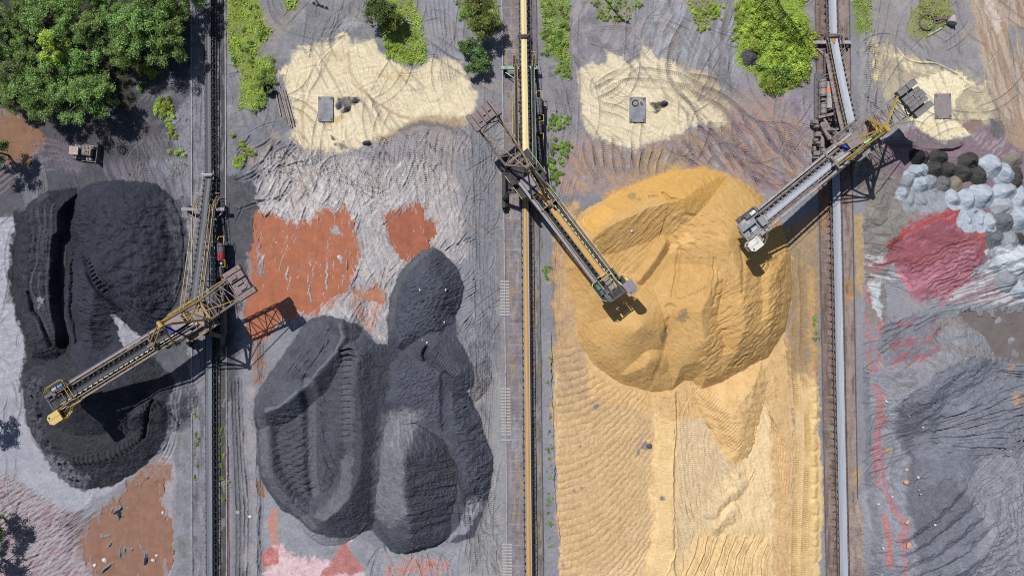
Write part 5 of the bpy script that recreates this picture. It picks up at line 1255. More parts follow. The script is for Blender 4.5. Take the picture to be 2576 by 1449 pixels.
small_heap(1672, 262, 9, 9, 0.7, ('#35363b', '#45464b'), 'small black coal heap right of the middle concrete pad', seed=606)
small_heap(1636, 1109 + 11, 8, 6, 0.5, ('#4b4c54', '#5c5d64'), 'small dark lump of coal on the furrowed sand flat', seed=607)
small_heap(2545, 813, 15, 18, 0.8, ('#5f5f60', '#6d6d6e'), 'grey heap rising out of the brown pond', name='spoil_heap', seed=608, cat='spoil heap')

# ------------------------------------------------------------------ concrete slab beds, flatten under hard things
for q, hh in (([(2349, 236), (2390, 238), (2392, 300), (2354, 298)], 0),):
    pass
C = np.clip(C, 0.01, 0.95)
# crumbs: single pale or dark grains
_g = rng.random((NY, NX))
C[_g > 0.9994] *= 1.35
C[_g < 0.0015] *= 0.6
C = np.clip(C, 0.008, 0.9)

def grid_mesh(name, Z, w=None, keep=None):
    if w is None: w = (slice(0, NY), slice(0, NX))
    z = Z; ny, nx = z.shape
    x = (X[w] - CX) * S; y = -(Y[w] - CY) * S
    V = np.stack([x, y, z], -1).reshape(-1, 3)
    col = C[w].reshape(-1, 3)
    idx = np.arange(ny * nx, dtype=np.int32).reshape(ny, nx)
    F = np.stack([idx[:-1, :-1], idx[1:, :-1], idx[1:, 1:], idx[:-1, 1:]], -1)
    if keep is not None:
        kc = keep[:-1, :-1] | keep[1:, :-1] | keep[1:, 1:] | keep[:-1, 1:]
        F = F[kc]
    F = F.reshape(-1, 4)
    used = np.zeros(len(V), bool); used[F.ravel()] = True
    remap = np.cumsum(used) - 1
    V = V[used]; col = col[used]; F = remap[F]
    me = np_mesh(name, V, F)
    a = me.attributes.new('soil', 'FLOAT_COLOR', 'POINT')
    a.data.foreach_set('color', np.concatenate([col, np.ones((len(col), 1), np.float32)], 1).astype(np.float32).ravel())
    me.polygons.foreach_set('use_smooth', np.ones(len(F), bool))
    return me

M_SOIL = terrain_mat('yard_soil', 0.05, 7.0)
M_COAL = terrain_mat('coal', 0.07, 6.0, rough=0.8, speck=0.22)
M_SANDP = terrain_mat('sand', 0.045, 7.0, speck=0.10)
MATS = dict(coal=M_COAL, sand=M_SANDP, soil=M_SOIL)

def ground_z(px, py):
    i = int(round((px - GX0) / GS)); j = int(round((py - GY0) / GS))
    return float(HG[max(0, min(NY - 1, j)), max(0, min(NX - 1, i))])

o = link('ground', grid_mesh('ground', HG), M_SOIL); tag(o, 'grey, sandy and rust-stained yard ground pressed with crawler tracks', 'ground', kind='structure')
# the land beyond the yard, as far as one could see
mb = MB()
x0, x1 = (GX0 - CX) * S, (GX1 - CX) * S; y0, y1 = -(GY1 - CY) * S, -(GY0 - CY) * S
B_ = 900
for (a, b, c, d) in ((-B_, x1 + B_, y1, B_), (-B_, x1 + B_, -B_, y0), (-B_, x0, y0, y1), (x1, B_, y0, y1)):
    mb.add([(a, b_, -0.03) for a, b_ in ((a, c), (b, c), (b, d), (a, d))], [(0, 1, 2, 3)])
tag(mb.build('terrain', mat('far_ground', '#75757a', 0.95, vary=0.3, scale=0.05)), 'flat grey land around the yard', 'terrain', kind='structure')

for name, F, label, cat, grp, mk in PILES:
    ys, xs = np.where(F > 0.03)
    w = (slice(max(0, ys.min() - 3), min(NY, ys.max() + 4)), slice(max(0, xs.min() - 3), min(NX, xs.max() + 4)))
    f = F[w]
    if mk == 'coal':
        lump = np.clip(vnoise(X[w] / 3.2, Y[w] / 3.2, 31) - 0.55, 0, 1) * 0.5 * np.clip(fbm(X[w], Y[w], 60, 3, 35) + 0.45, 0, 1)
        f = f + np.where(f > 0.2, 0.09 * FINE[w] + lump, 0)
    else:
        f = f + np.where(f > 0.3, 0.035 * FINE[w], 0)
    Z = np.where(f > 0.03, HG[w] * 0.5 + f, HG[w] - 0.12)
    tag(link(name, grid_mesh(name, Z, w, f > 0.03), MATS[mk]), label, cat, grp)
PTOT = np.zeros((NY, NX), np.float32)
for p in PILES: PTOT = np.maximum(PTOT, p[1])
for (w, hf), hp in zip(HEAP_F, HEAPS):
    Z = np.where(hf > 0.03, HG[w] + hf, HG[w] - 0.12)
    tag(link('gravel_heap', grid_mesh('gravel_heap', Z, w, hf > 0.03), M_SOIL), hp[5], 'gravel heap', 'gravel heaps dumped side by side')
for name, w, hf, label, cat, grp in SMALL:
    Z = np.where(hf > 0.03, HG[w] + hf, HG[w] - 0.12)
    tag(link(name, grid_mesh(name, Z, w, hf > 0.03), M_COAL), label, cat, grp)
PIL_ALL = [p[1] for p in PILES]

def water_mat(name, hexcol, rough):
    m, nt, b = nodes(name)
    c = lin(hexcol)
    geo = nt.nodes.new('ShaderNodeNewGeometry')
    n1 = nt.nodes.new('ShaderNodeTexNoise'); n1.inputs['Scale'].default_value = 0.45; n1.inputs['Detail'].default_value = 8; n1.inputs['Roughness'].default_value = 0.68
    nt.links.new(geo.outputs['Position'], n1.inputs['Vector'])
    mx = nt.nodes.new('ShaderNodeMix'); mx.data_type = 'RGBA'
    mx.inputs['A'].default_value = (*(c * 0.5), 1); mx.inputs['B'].default_value = (*(c * np.array([1.3, 1.34, 1.42])), 1)
    nt.links.new(n1.outputs['Fac'], mx.inputs['Factor'])
    nt.links.new(mx.outputs['Result'], b.inputs['Base Color'])
    b.inputs['Roughness'].default_value = rough
    b.inputs['IOR'].default_value = 1.33
    mp = nt.nodes.new('ShaderNodeMapping'); mp.inputs['Scale'].default_value = (1.5, 0.09, 1); mp.inputs['Rotation'].default_value = (0, 0, 0.17)
    nt.links.new(geo.outputs['Position'], mp.inputs['Vector'])
    n3 = nt.nodes.new('ShaderNodeTexNoise'); n3.inputs['Scale'].default_value = 1.0; n3.inputs['Detail'].default_value = 6; n3.inputs['Roughness'].default_value = 0.7
    nt.links.new(mp.outputs[0], n3.inputs['Vector'])
    m3 = nt.nodes.new('ShaderNodeMapRange'); m3.inputs['From Min'].default_value = 0.3; m3.inputs['From Max'].default_value = 0.7
    m3.inputs['To Min'].default_value = 0.93 if rough < 0.1 else 1.0; m3.inputs['To Max'].default_value = 1.05 if rough < 0.1 else 1.0
    nt.links.new(n3.outputs['Fac'], m3.inputs['Value'])
    sc_ = nt.nodes.new('ShaderNodeVectorMath'); sc_.operation = 'SCALE'
    nt.links.new(mx.outputs['Result'], sc_.inputs[0]); nt.links.new(m3.outputs[0], sc_.inputs['Scale'])
    nt.links.new(sc_.outputs[0], b.inputs['Base Color'])
    n2 = nt.nodes.new('ShaderNodeTexNoise'); n2.inputs['Scale'].default_value = 2.5; n2.inputs['Detail'].default_value = 3
    nt.links.new(geo.outputs['Position'], n2.inputs['Vector'])
    bp = nt.nodes.new('ShaderNodeBump'); bp.inputs['Strength'].default_value = 0.05; bp.inputs['Distance'].default_value = 0.02
    nt.links.new(n2.outputs['Fac'], bp.inputs['Height']); nt.links.new(bp.outputs[0], b.inputs['Normal'])
    return m
for k, (poly, hx, nm, lev, rg) in enumerate(PUDDLES):
    cx_ = sum(p[0] for p in poly) / len(poly); cy_ = sum(p[1] for p in poly) / len(poly)
    q = []
    for p in poly:
        d = math.hypot(p[0] - cx_, p[1] - cy_)
        s = (d + 16) / d
        q.append((cx_ + (p[0] - cx_) * s, cy_ + (p[1] - cy_) * s))
    me = MB().add([(*W(*p)[:2], lev) for p in q], [tuple(reversed(range(len(q))))])
    tag(me.build(nm, water_mat('muddy_water', hx, rg)), 'still muddy rust-brown water lying in a hollow of the yard', 'puddle', kind='structure')
# ------------------------------------------------------------------ steel: belt conveyors, rails, trippers and stackers
M_STEEL = mat('grey_brown_steel', '#8d8280', 0.6, vary=0.25, dirt='#5f5654', dirt_amt=0.5)
M_DARK = mat('black_dusty_steel', '#3c3c40', 0.7, vary=0.35, dirt='#2a2a2c')
M_MID = mat('dusty_steel', '#66636a', 0.65, vary=0.3, dirt='#4a4647')
M_LIGHT = mat('pale_steel', '#a9a4a6', 0.5, vary=0.2, dirt='#8a827e', dirt_amt=0.4)
M_MAUVE = mat('mauve_plate', '#89818c', 0.5, vary=0.15, dirt='#7c7478', dirt_amt=0.3)
M_YEL = mat('yellow_paint', '#b89c50', 0.5, vary=0.2, dirt='#8d7748', dirt_amt=0.4)
M_YELB = mat('bright_yellow_paint', '#d9b53c', 0.4, vary=0.12, dirt='#b39a5a', dirt_amt=0.3)
M_YELP = mat('pale_yellow_paint', '#d8d08a', 0.5, vary=0.12, dirt='#a89c66', dirt_amt=0.3)
M_MUST = mat('mustard_steel', '#a2834f', 0.6, vary=0.25, dirt='#6f5a45', dirt_amt=0.5)
M_WHITE = mat('white_paint', '#d8d6d2', 0.5, vary=0.1, dirt='#a9a49c', dirt_amt=0.3)
M_BLUE = mat('blue_tarp', '#22388a', 0.5, vary=0.2)
M_SKYB = mat('blue_motor', '#5f86b8', 0.5, vary=0.15, dirt='#4a5668')
M_GREEN = mat('green_motor', '#4f8a70', 0.5, vary=0.2, dirt='#4b5650')
M_TEAL = mat('pale_green_steel', '#8fae9c', 0.55, vary=0.15, dirt='#6f7d74', dirt_amt=0.4)
M_RED = mat('red_paint', '#b23a44', 0.45, vary=0.15, dirt='#7a3036')
M_ORANGE = mat('orange_cover', '#e0825c', 0.6, vary=0.1)
M_RAIL = mat('worn_rail', '#a5a2a6', 0.5, metal=0.0, vary=0.15, dirt='#7a7478', dirt_amt=0.4)
M_RUST = mat('rusty_pipe', '#6f605c', 0.75, vary=0.25, dirt='#54484a')
M_CONC = mat('concrete', '#8d8f95', 0.9, vary=0.15, scale=0.8, dirt='#6f7278', dirt_amt=0.5, bump=0.3)
M_CONCW = mat('pale_concrete', '#aaa8a6', 0.9, vary=0.15, dirt='#77757a', dirt_amt=0.5)
M_GLASS = mat('dark_glass', '#1d2227', 0.08, vary=0.1, spec=0.6)
M_RUBBER = mat('black_rubber', '#2b2b2e', 0.75, vary=0.3)

def belt_mat(name, a, b_, scale=1.0):
    """worn belt: streaks along its run (the belts run along world Y)"""
    m, nt, b = nodes(name)
    geo = nt.nodes.new('ShaderNodeTexCoord')
    mp = nt.nodes.new('ShaderNodeMapping'); mp.inputs['Scale'].default_value = (7 * scale, 0.12 * scale, 1)
    nt.links.new(geo.outputs['Object'], mp.inputs['Vector'])
    nz = nt.nodes.new('ShaderNodeTexNoise'); nz.inputs['Scale'].default_value = 1.0; nz.inputs['Detail'].default_value = 5
    nt.links.new(mp.outputs[0], nz.inputs['Vector'])
    mx = nt.nodes.new('ShaderNodeMix'); mx.data_type = 'RGBA'
    mx.inputs['A'].default_value = (*lin(a), 1); mx.inputs['B'].default_value = (*lin(b_), 1)
    mr = nt.nodes.new('ShaderNodeMapRange'); mr.inputs['From Min'].default_value = 0.3; mr.inputs['From Max'].default_value = 0.7
    nt.links.new(nz.outputs['Fac'], mr.inputs['Value']); nt.links.new(mr.outputs[0], mx.inputs['Factor'])
    nt.links.new(mx.outputs['Result'], b.inputs['Base Color'])
    b.inputs['Roughness'].default_value = 0.6
    return m

def smoothmesh(o):
    o.data.polygons.foreach_set('use_smooth', np.ones(len(o.data.polygons), bool))
    return o

# ---- crane rails
RAILS = [(482.0, 484.5, 'worn pale rail left of the black coal conveyor', M_RAIL), (567.0, 571.5, 'worn pale rail right of the black coal conveyor', M_RAIL),
         (1263.0, 1276.5, 'grey rail left of the yellow sand conveyor, with patches of white sleepers', M_RAIL), (1348.5, 1367.0, 'thin rail right of the yellow sand conveyor', M_MID),
         (2051.0, 2078.5, 'dark rail left of the grey conveyor at the right', M_MID), (2136.0, 2160.5, 'dark rail right of the grey conveyor at the right', M_MID)]
for i, (xa, xb, lab, mt) in enumerate(RAILS):
    f = lambda y: xa + (xb - xa) * y / 1449.0
    p, q = W(f(-140), -140), W(f(1590), 1590)
    r = empty('rail', (p.x, p.y, 0)); tag(r, lab, 'rail', 'crane rails beside the conveyors')
    d = q - p
    m = MB(); m.beam((0, 0, 0.17), (d.x, d.y, 0.17), 0.12, 0.10); m.beam((0, 0, 0.08), (d.x, d.y, 0.08), 0.22, 0.10)
    m.build('rail_bar', mt, r)
    if i == 2:
        sm = MB(); sm.box((0, 0, 0.08), (1.9, 0.32, 0.16)); me = sm.mesh('sleeper'); me.materials.append(M_CONCW)
        for y0, y1 in ((708, 798), (978, 1092), (1106, 1112), (1368, 1449)):
            y = y0
            while y < y1:
                w_ = W(f(y), y)
                s = link('sleeper', me, None, r); s.location = (w_.x - p.x, w_.y - p.y, -0.02); s.rotation_euler.z = random.Random(y).uniform(-.03, .03)
                y += 7.6

# ---- belt conveyors
class Line:
    """centre line of a conveyor on the ground"""
    def __init__(s, xa, xb):
        a, b = G(xa, 0, 1.1), G(xb, 1449, 1.1)
        s.a, s.b = a, b
    def x(s, y):
        return s.a[0] + (s.b[0] - s.a[0]) * (y - s.a[1]) / (s.b[1] - s.a[1])
    def w(s, y, off, z):
        return Vector(((s.x(y) - CX) * S + off, -(y - CY) * S, z))
LINES = [Line(*c) for c in CONV_X]
PIV = [(532.0, 801.0), (1320.0, 460.0), (2099.0, 378.0)]
TAIL = [445.0, 100.0, 98.0]
ZP = 8.5

def ramp_z(k, y):
    t = (y - TAIL[k]) / (PIV[k][1] - 22 - TAIL[k])
    t = min(max(t, 0), 1)
    return 1.15 + (ZP - 1.15) * (t * 0.85 + 0.15 * t * t)

CB = [belt_mat('coal_belt', '#4a4b52', '#60626a'), belt_mat('sand_belt', '#cfc4a2', '#b9ae92'), belt_mat('grey_belt', '#8f96a2', '#aeb4be')]
CB2 = [belt_mat('coal_belt_run', '#646872', '#7c828d'), belt_mat('sand_belt_run', '#a8a29a', '#94908c'), belt_mat('grey_belt_run', '#8d94a0', '#a9afb9')]
BW = [1.15, 1.2, 1.55]
CONV_LABELS = ['long black belt conveyor carrying coal between the pale rails', 'belt conveyor loaded with yellow sand running down the middle of the yard', 'grey belt conveyor with rust-brown side frames, at the right of the sand yard']
SIDE = [M_DARK, M_DARK, M_RUST]
for k, L in enumerate(LINES):
    base = L.w(PIV[k][1], 0, 0)
    root = empty('belt_conveyor', base); tag(root, CONV_LABELS[k], 'conveyor')
    bw = BW[k]
    prof = [(-0.5, 0.22), (-0.46, 0.22), (-0.28, 0.02), (0, 0.0), (0.28, 0.02), (0.46, 0.22), (0.5, 0.22)]
    rows = []
    yend = PIV[k][1] - 18
    for y in list(np.linspace(-140, TAIL[k] - 6, 20)) + list(np.linspace(TAIL[k], yend, 30)):
        z = ramp_z(k, y)
        rows.append([L.w(y, o * bw, z + dz) - base for o, dz in prof])
    z = rows[-1][0].z
    for t in range(1, 6):
        a = math.pi * t / 5
        rows.append([L.w(yend + 6 * math.sin(a), o * bw, ZP - 0.5 + 0.5 * math.cos(a)) - base for o, dz in prof])
    o = MB().strip(rows).build('belt', CB[k], root); smoothmesh(o)
    rows = []
    for y in np.linspace(PIV[k][1] + 8, 1590, 40):
        rows.append([L.w(y, o_ * bw, 1.15 + dz) - base for o_, dz in prof])
    rows.insert(0, [L.w(PIV[k][1] + 2, o_ * bw, 1.15 + dz - 0.7) - base for o_, dz in prof])
    o = MB().strip(rows).build('belt', CB2[k], root); smoothmesh(o)
    # load lying on the belt
    if k == 1:
        for (ya, yb, hw, hh, cmat) in ((-138, yend - 3, 0.43, 0.16, belt_mat('pale_sand_load', '#e6d39a', '#d3bc7c', 1.3)), (PIV[k][1] + 14, 1588, 0.33, 0.14, belt_mat('ochre_sand_load', '#c99a55', '#b58746', 1.0))):
            rows = []
            for y in np.linspace(ya, yb, 60):
                z = ramp_z(k, y) if yb < 700 else 1.15
                j = 0.03 * math.sin(y * .21) + 0.02 * math.sin(y * .57)
                rows.append([L.w(y, a * (hw + j), z + 0.06 + b_) - base for a, b_ in ((-1, 0.02), (-.6, hh * .7), (-.3, hh * .8), (-.1, hh), (.15, hh * .85), (.5, hh * .75), (1, 0.02))])
            o = MB().strip(rows).build('sand_load', cmat, root); smoothmesh(o)
    if k == 2:      # a patch of rust-coloured ore on the ramp
        m = MB(); rows = []
        for y in np.linspace(94, 118, 12):
            t = (y - 94) / 24
            ww = 0.42 * math.sin(math.pi * (0.08 + 0.84 * t))
            rows.append([L.w(y, a * ww, ramp_z(k, y) + 0.05 + b_) - base for a, b_ in ((-1, 0.03), (-.4, .12), (.3, .13), (1, .03))])
        smoothmesh(m.strip(rows).build('ore_load', mat('rust_ore', '#a97c4c', 0.9, vary=0.3, scale=4), root))
    # side frames on the ground
    for sgn in (-1, 1):
        m = MB()
        off = sgn * (bw / 2 + 0.22)
        m.beam(L.w(-140, off, 0.95) - base, L.w(1590, off, 0.95) - base, 0.13, 0.2)
        if sgn > 0 and k < 2:
            m.beam(L.w(-140, off + 0.55, 0.85) - base, L.w(1590, off + 0.55, 0.85) - base, 0.12, 0.14)
            y = -140
            while y < 1590:
                m.beam(L.w(y, off, 0.9) - base, L.w(y, off + 0.55, 0.88) - base, 0.10)
                y += 16
        if k == 2:
            m.beam(L.w(-140, off + sgn * 0.2, 1.25) - base, L.w(1590, off + sgn * 0.2, 1.25) - base, 0.07)
        m.build('side_frame', SIDE[k], root)
    # roller stations, one every 1.55 m
    m = MB()
    hw = bw / 2
    m.beam((-hw - 0.45, 0, 0.75), (hw + 0.45, 0, 0.75), 0.14)
    for sgn in (-1, 1):
        m.beam((sgn * (hw + 0.22), 0, 0.0), (sgn * (hw + 0.22), 0, 0.9), 0.14)
        m.beam((sgn * (hw + 0.12), 0, 0.8), (sgn * (hw + 0.14), 0, 1.45), 0.16)
        m.tube((sgn * 0.28 * bw, 0, 1.06), (sgn * 0.52 * bw, 0, 1.3), 0.06, 6)
    if k == 2:
        m.beam((-hw - 1.0, 0, 0.3), (-hw - 0.3, 0, 0.8), 0.07)
    me = m.mesh('roller_station'); me.materials.append(SIDE[k])
    y = -132; n = 0
    while y < 1590 and n < 99:
        if not (TAIL[k] + 30 < y < PIV[k][1] - 10) or k == 2:
            s = link('roller_station', me, None, root); s.location = L.w(y, 0, 0) - base; n += 1
        y += 18.4

# ---- trippers: the towed cars that lift the belt to the stacker
TRIP_LABELS = ['tripper car with yellow handrails and a red-ended drum lifting the coal belt', 'tripper car with a pale green cross beam lifting the yellow sand belt', 'tripper car with a pale grey cross beam and orange cover lifting the grey belt']
CROSS_Y = [530.0, 180.0, 112.0]
for k, L in enumerate(LINES):
    base = L.w(TAIL[k], 0, 0)
    root = empty('tripper_car', base); tag(root, TRIP_LABELS[k], 'tripper car', 'tripper cars towed by the stackers')
    bw = BW[k]
    y1 = PIV[k][1] - 24
    def P(y, off, dz):
        return L.w(y, off, ramp_z(k, y) + dz) - base
    ys = list(np.linspace(TAIL[k] + 4, y1, 24))
    for sgn in (-1, 1):
        m = MB()
        for a, b_ in zip(ys[:-1], ys[1:]):
            m.beam(P(a, sgn * (bw / 2 + 0.2), -0.15), P(b_, sgn * (bw / 2 + 0.2), -0.15), 0.16, 0.32)
            m.beam(P(a, sgn * (bw / 2 + 0.2), -0.15), P(a, sgn * (bw / 2 + 0.62), -0.2), 0.1)
            if k == 2: m.beam(P(a, sgn * (bw / 2 + 0.62), -0.2), P(b_, sgn * (bw / 2 + 0.62), -0.2), 0.08)
        m.build('stringer', M_DARK if k < 2 else M_STEEL, root)
        # walkway plates
        if (k, sgn) in ((0, 1), (1, 1), (1, -1), (2, -1)):
            m = MB()
            m.strip([[P(y, sgn * (bw / 2 + 0.75), -0.1), P(y, sgn * (bw / 2 + 1.35), -0.1)] for y in ys[4:]])
            m.strip([[P(y, sgn * (bw / 2 + 0.75), -0.16), P(y, sgn * (bw / 2 + 1.35), -0.16)] for y in ys[4:]])
            m.build('walkway', M_DARK if k < 2 else M_STEEL, root)
        # handrails
        col = (M_YEL, M_TEAL if sgn > 0 else M_YEL, M_STEEL if sgn > 0 else M_MUST)[k]
        for off, zz in ((0.72, 0.95), (1.38, 1.0)):
            if k == 2 and off > 1: continue
            m = MB()
            yy = [y for y in ys if y > CROSS_Y[k] - 12]
            for a, b_ in zip(yy[:-1], yy[1:]):
                m.beam(P(a, sgn * (bw / 2 + off), zz), P(b_, sgn * (bw / 2 + off), zz), 0.075)
            for a in yy[::2]:
                m.beam(P(a, sgn * (bw / 2 + off), zz), P(a, sgn * (bw / 2 + off), -0.2), 0.06)
            m.build('handrail', col, root)
    # roller stations on the ramp
    m = MB(); hw = bw / 2
    for sgn in (-1, 1):
        m.box((sgn * (hw + 0.18), 0, 0.25), (0.3, 0.3, 0.36))
        m.beam((sgn * (hw + 0.18), 0.2, 0.1), (sgn * (hw + 0.18), -0.2, 0.1), 0.36, 0.1)
    m.beam((-hw - 0.3, 0, -0.1), (hw + 0.3, 0, -0.1), 0.12)
    me = m.mesh('roller_station'); me.materials.append(M_DARK)
    y = TAIL[k] + 12
    while y < y1:
        s = link('roller_station', me, None, root); s.location = P(y, 0, 0); y += 13.5
    # cross beam with wheels on both rails
    yc = CROSS_Y[k]
    zc = ramp_z(k, yc) - 0.55
    cm = (M_MAUVE, M_TEAL, M_LIGHT)[k]
    xl, xr = ((-4.9, 3.6), (-4.6, 2.8), (-3.9, 3.7))[k]
    m = MB()
    for xa, xb in ((xl, -bw / 2 - 0.35), (bw / 2 + 0.35, xr)):
        m.beam(L.w(yc, xa, zc) - base, L.w(yc, xb, zc) - base, 0.62, 0.5)
    m.beam(L.w(yc, -bw / 2 - 0.35, zc - 0.3) - base, L.w(yc, bw / 2 + 0.35, zc - 0.3) - base, 0.4, 0.3)
    m.build('cross_beam', cm, root)
    for xe, sgn in ((xl, -1), (xr, 1)):
        m = MB()
        m.beam(L.w(yc + 8, xe - sgn * 0.8, zc - 0.7) - base, L.w(yc + 34, sgn * (bw / 2 + 0.3), zc - 0.1) - base, 0.16)
        m.build('brace', cm, root)
        m = MB()
        m.beam(L.w(yc, xe - sgn * 0.7, zc) - base, L.w(yc, xe - sgn * 0.7, 0.7) - base, 0.35)
        m.box(L.w(yc, xe - sgn * 0.7, 0.75) - base, (0.4, 2.0, 0.5))
        for dy in (-8, 8):
            m.tube(L.w(yc + dy, xe - sgn * 0.7 - 0.12, 0.48) - base, L.w(yc + dy, xe - sgn * 0.7 + 0.12, 0.48) - base, 0.3, 14)
        m.build('wheel_set', M_DARK, root)
    # roller gate where the belt leaves the ground
    m = MB(); yg = TAIL[k] - 2
    m.beam(L.w(yg, -bw / 2 - 0.5, 2.0) - base, L.w(yg, bw / 2 + 0.5, 2.0) - base, 0.3)
    for sgn in (-1, 1):
        m.beam(L.w(yg, sgn * (bw / 2 + 0.45), 2.0) - base, L.w(yg, sgn * (bw / 2 + 0.45), 0.2) - base, 0.2)
        m.beam(L.w(yg - 10, sgn * (bw / 2 + 0.45), 1.5) - base, L.w(yg + 12, sgn * (bw / 2 + 0.45), 1.5) - base, 0.12)
    m.tube(L.w(yg + 3, -bw / 2 - 0.3, 1.75) - base, L.w(yg + 3, bw / 2 + 0.3, 1.75) - base, 0.22, 12)
    m.build('roller_gate', (M_LIGHT, M_RUST, M_STEEL)[k], root)
    # trestle legs under the upper ramp
    for y in (yc + (y1 - yc) * 0.35, yc + (y1 - yc) * 0.72, y1 - 2):
        m = MB()
        for sgn in (-1, 1):
            m.beam(P(y, sgn * (bw / 2 + 0.2), -0.3), L.w(y, sgn * (bw / 2 + 1.4), 1.6) - base, 0.22)
        m.beam(P(y, -bw / 2 - 0.2, -0.35), P(y, bw / 2 + 0.2, -0.35), 0.16)
        zt = ramp_z(k, y)
        m.beam(L.w(y, -bw / 2 - 0.8, (zt + 1.3) / 2) - base, L.w(y, bw / 2 + 0.8, (zt + 1.3) / 2) - base, 0.14)
        m.build('trestle', M_DARK if k < 2 else M_STEEL, root)
    # bottom carriage beam along the rail side, and the cable reels standing on it
    sd = (1, 1, -1)[k]
    offr = (3.05, 3.0, -3.3)[k]
    ya, yb = yc + 20, PIV[k][1] - 40
    m = MB()
    m.box(L.w((ya + yb) / 2 + 24, offr - sd * 0.25, 1.55) - base, (2.1, (yb - ya - 70) * S, 0.16))
    for y in np.linspace(ya + 60, yb - 6, 4):
        m.beam(L.w(y, offr, 1.5) - base, L.w(y, offr, 0.3) - base, 0.25)
    m.beam(L.w(ya, sd * (bw / 2 + 1.0), 1.3) - base, L.w(yb, sd * (bw / 2 + 1.0), 1.3) - base, 0.25)
    m.build('platform', M_DARK if k < 2 else M_MID, root)
    yd = (636, 278, 232)[k]
    offd = (2.9, 2.75, -2.75)[k]
    for j, (dy, ln, rr) in enumerate(((0, 3.3, 0.78), (50, 2.2, 0.62))):
        p = L.w(yd + dy - ln / S / 2, offd, 2.55) - base; q = L.w(yd + dy + ln / S / 2, offd, 2.55) - base
        mm = MB()
        if k == 0 and j == 0:
            md = p.lerp(q, 0.55)
            dr = MB().tube(p, md, rr, 20).build('cable_drum', M_MID, root, label='grey drum with a red end')
            MB().tube(md, q, rr + 0.01, 20).build('end_band', M_RED, dr)
        else:
            mm.tube(p, q, rr, 20)
            dr = mm.build('cable_drum', M_MID if k < 2 else M_STEEL, root)
        for t in (0.12, 0.5, 0.9):
            MB().tube(p.lerp(q, t), p.lerp(q, t + 0.03), rr + 0.05, 20).build('drum_band', M_DARK, dr)
        MB().tube(p.lerp(q, -0.05), p, rr * 0.5, 12).build('axle_stub', M_DARK, dr)
        MB().tube(q, q.lerp(p, -0.10), rr * 0.45, 12).build('axle_stub', M_DARK, dr)
        s_ = MB()
        for t in (0.15, 0.85):
            c = p.lerp(q, t); s_.box((c.x, c.y, 2.0), (1.2, 0.25, 0.9))
        s_.build('drum_stand', M_DARK, root)
    m = MB()
    c = L.w(yd + 25, offd, 2.3) - base
    m.box(c, (0.7, 0.9, 0.9)); m.box(c + Vector((0.1, -1.0, -0.1)), (0.5, 0.5, 0.5)); m.tube(c + Vector((0, 0.45, 0)), c + Vector((0, 1.3, 0)), 0.3, 12)
    m.build('drive_motor', M_LIGHT if k == 0 else M_STEEL, root)
    m = MB()
    g0 = L.w(yd - 26, offd, 3.4) - base
    if k < 2:
        m.path([L.w(yd - 24, sd * (bw / 2 + 1.2), 2.9) - base, L.w(yd - 24, offd - 0.7, 2.9) - base, L.w(yd - 38, offd - 0.2, 2.9) - base, L.w(yd - 38, offd + 0.7, 2.9) - base, L.w(yd - 18, offd + 0.8, 2.9) - base], 0.06)
        for y in (yd - 38, yd - 18): m.beam(L.w(y, offd + 0.75, 2.9) - base, L.w(y, offd + 0.75, 1.6) - base, 0.06)
        m.path([L.w(yd + 20, offd + 0.2, 2.9) - base, L.w(yd + 20, offd + 1.0, 2.9) - base, L.w(yd + 36, offd + 1.0, 2.9) - base, L.w(yd + 36, offd + 0.1, 2.9) - base], 0.06)
        m.path([L.w(yd + 66, offd + 0.2, 2.9) - base, L.w(yd + 66, offd + 0.9, 2.9) - base, L.w(yd + 80, offd + 0.9, 2.9) - base], 0.06)
        m.build('guard_rail', M_YELB, root)
        # stairs with yellow rails at the cross beam
        for sgn in (-1, 1):
            if k == 0 or True:
                m = MB()
                for off in (1.0, 1.7):
                    m.path([L.w(yc - 34, sgn * (bw / 2) + (off if sgn > 0 else -off) + 0.5 * (k == 0), 2.2) - base, L.w(yc - 8, sgn * (bw / 2) + (off if sgn > 0 else -off), zc + 1.2) - base, L.w(yc, sgn * (bw / 2) + (off if sgn > 0 else -off), zc + 1.2) - base], 0.05)
                m.beam(L.w(yc - 40, sgn * (bw / 2 + 1.0), 2.0) - base, L.w(yc - 40, sgn * (bw / 2 + 1.9), 2.0) - base, 0.09)
                m.build('stair_rail', M_YEL, root)
                m = MB()
                for t in np.linspace(0, 1, 7):
                    m.box(L.w(yc - 34 + 30 * t, sgn * (bw / 2 + 1.35), 0.9 + (zc - 0.4) * t) - base, (0.65, 0.22, 0.06))
                m.build('stair', M_DARK, root)
    else:
        m.path([L.w(yd - 26, offd - 0.9, 2.8) - base, L.w(yd + 80, offd - 0.9, 2.8) - base], 0.05)
        for y in np.linspace(yd - 26, yd + 80, 7): m.beam(L.w(y, offd - 0.9, 2.8) - base, L.w(y, offd - 0.9, 1.6) - base, 0.07)
        m.path([L.w(yd - 26, offd - 0.9, 2.8) - base, L.w(yd - 26, -bw / 2 - 0.7, 2.8) - base], 0.08)
        m.path([L.w(yd - 20, offd - 0.9, 2.8) - base, L.w(yd - 14, -bw / 2 - 0.7, 2.8) - base], 0.06)
        m.build('guard_rail', M_STEEL, root)
        b0 = L.w(250, -1.9, 0) - base
        m = MB(); m.box((b0.x + 0.1, b0.y, 2.5), (0.9, 5.2, 1.6)); m.build('switch_cabinet', M_LIGHT, root)
        m = MB(); m.box((b0.x + 0.1, b0.y + 0.9, 3.33), (1.1, 1.0, 0.08)); m.build('cabinet_cover', M_ORANGE, root, label='orange cover sheet')
        # bracing around the first frame
        m = MB()
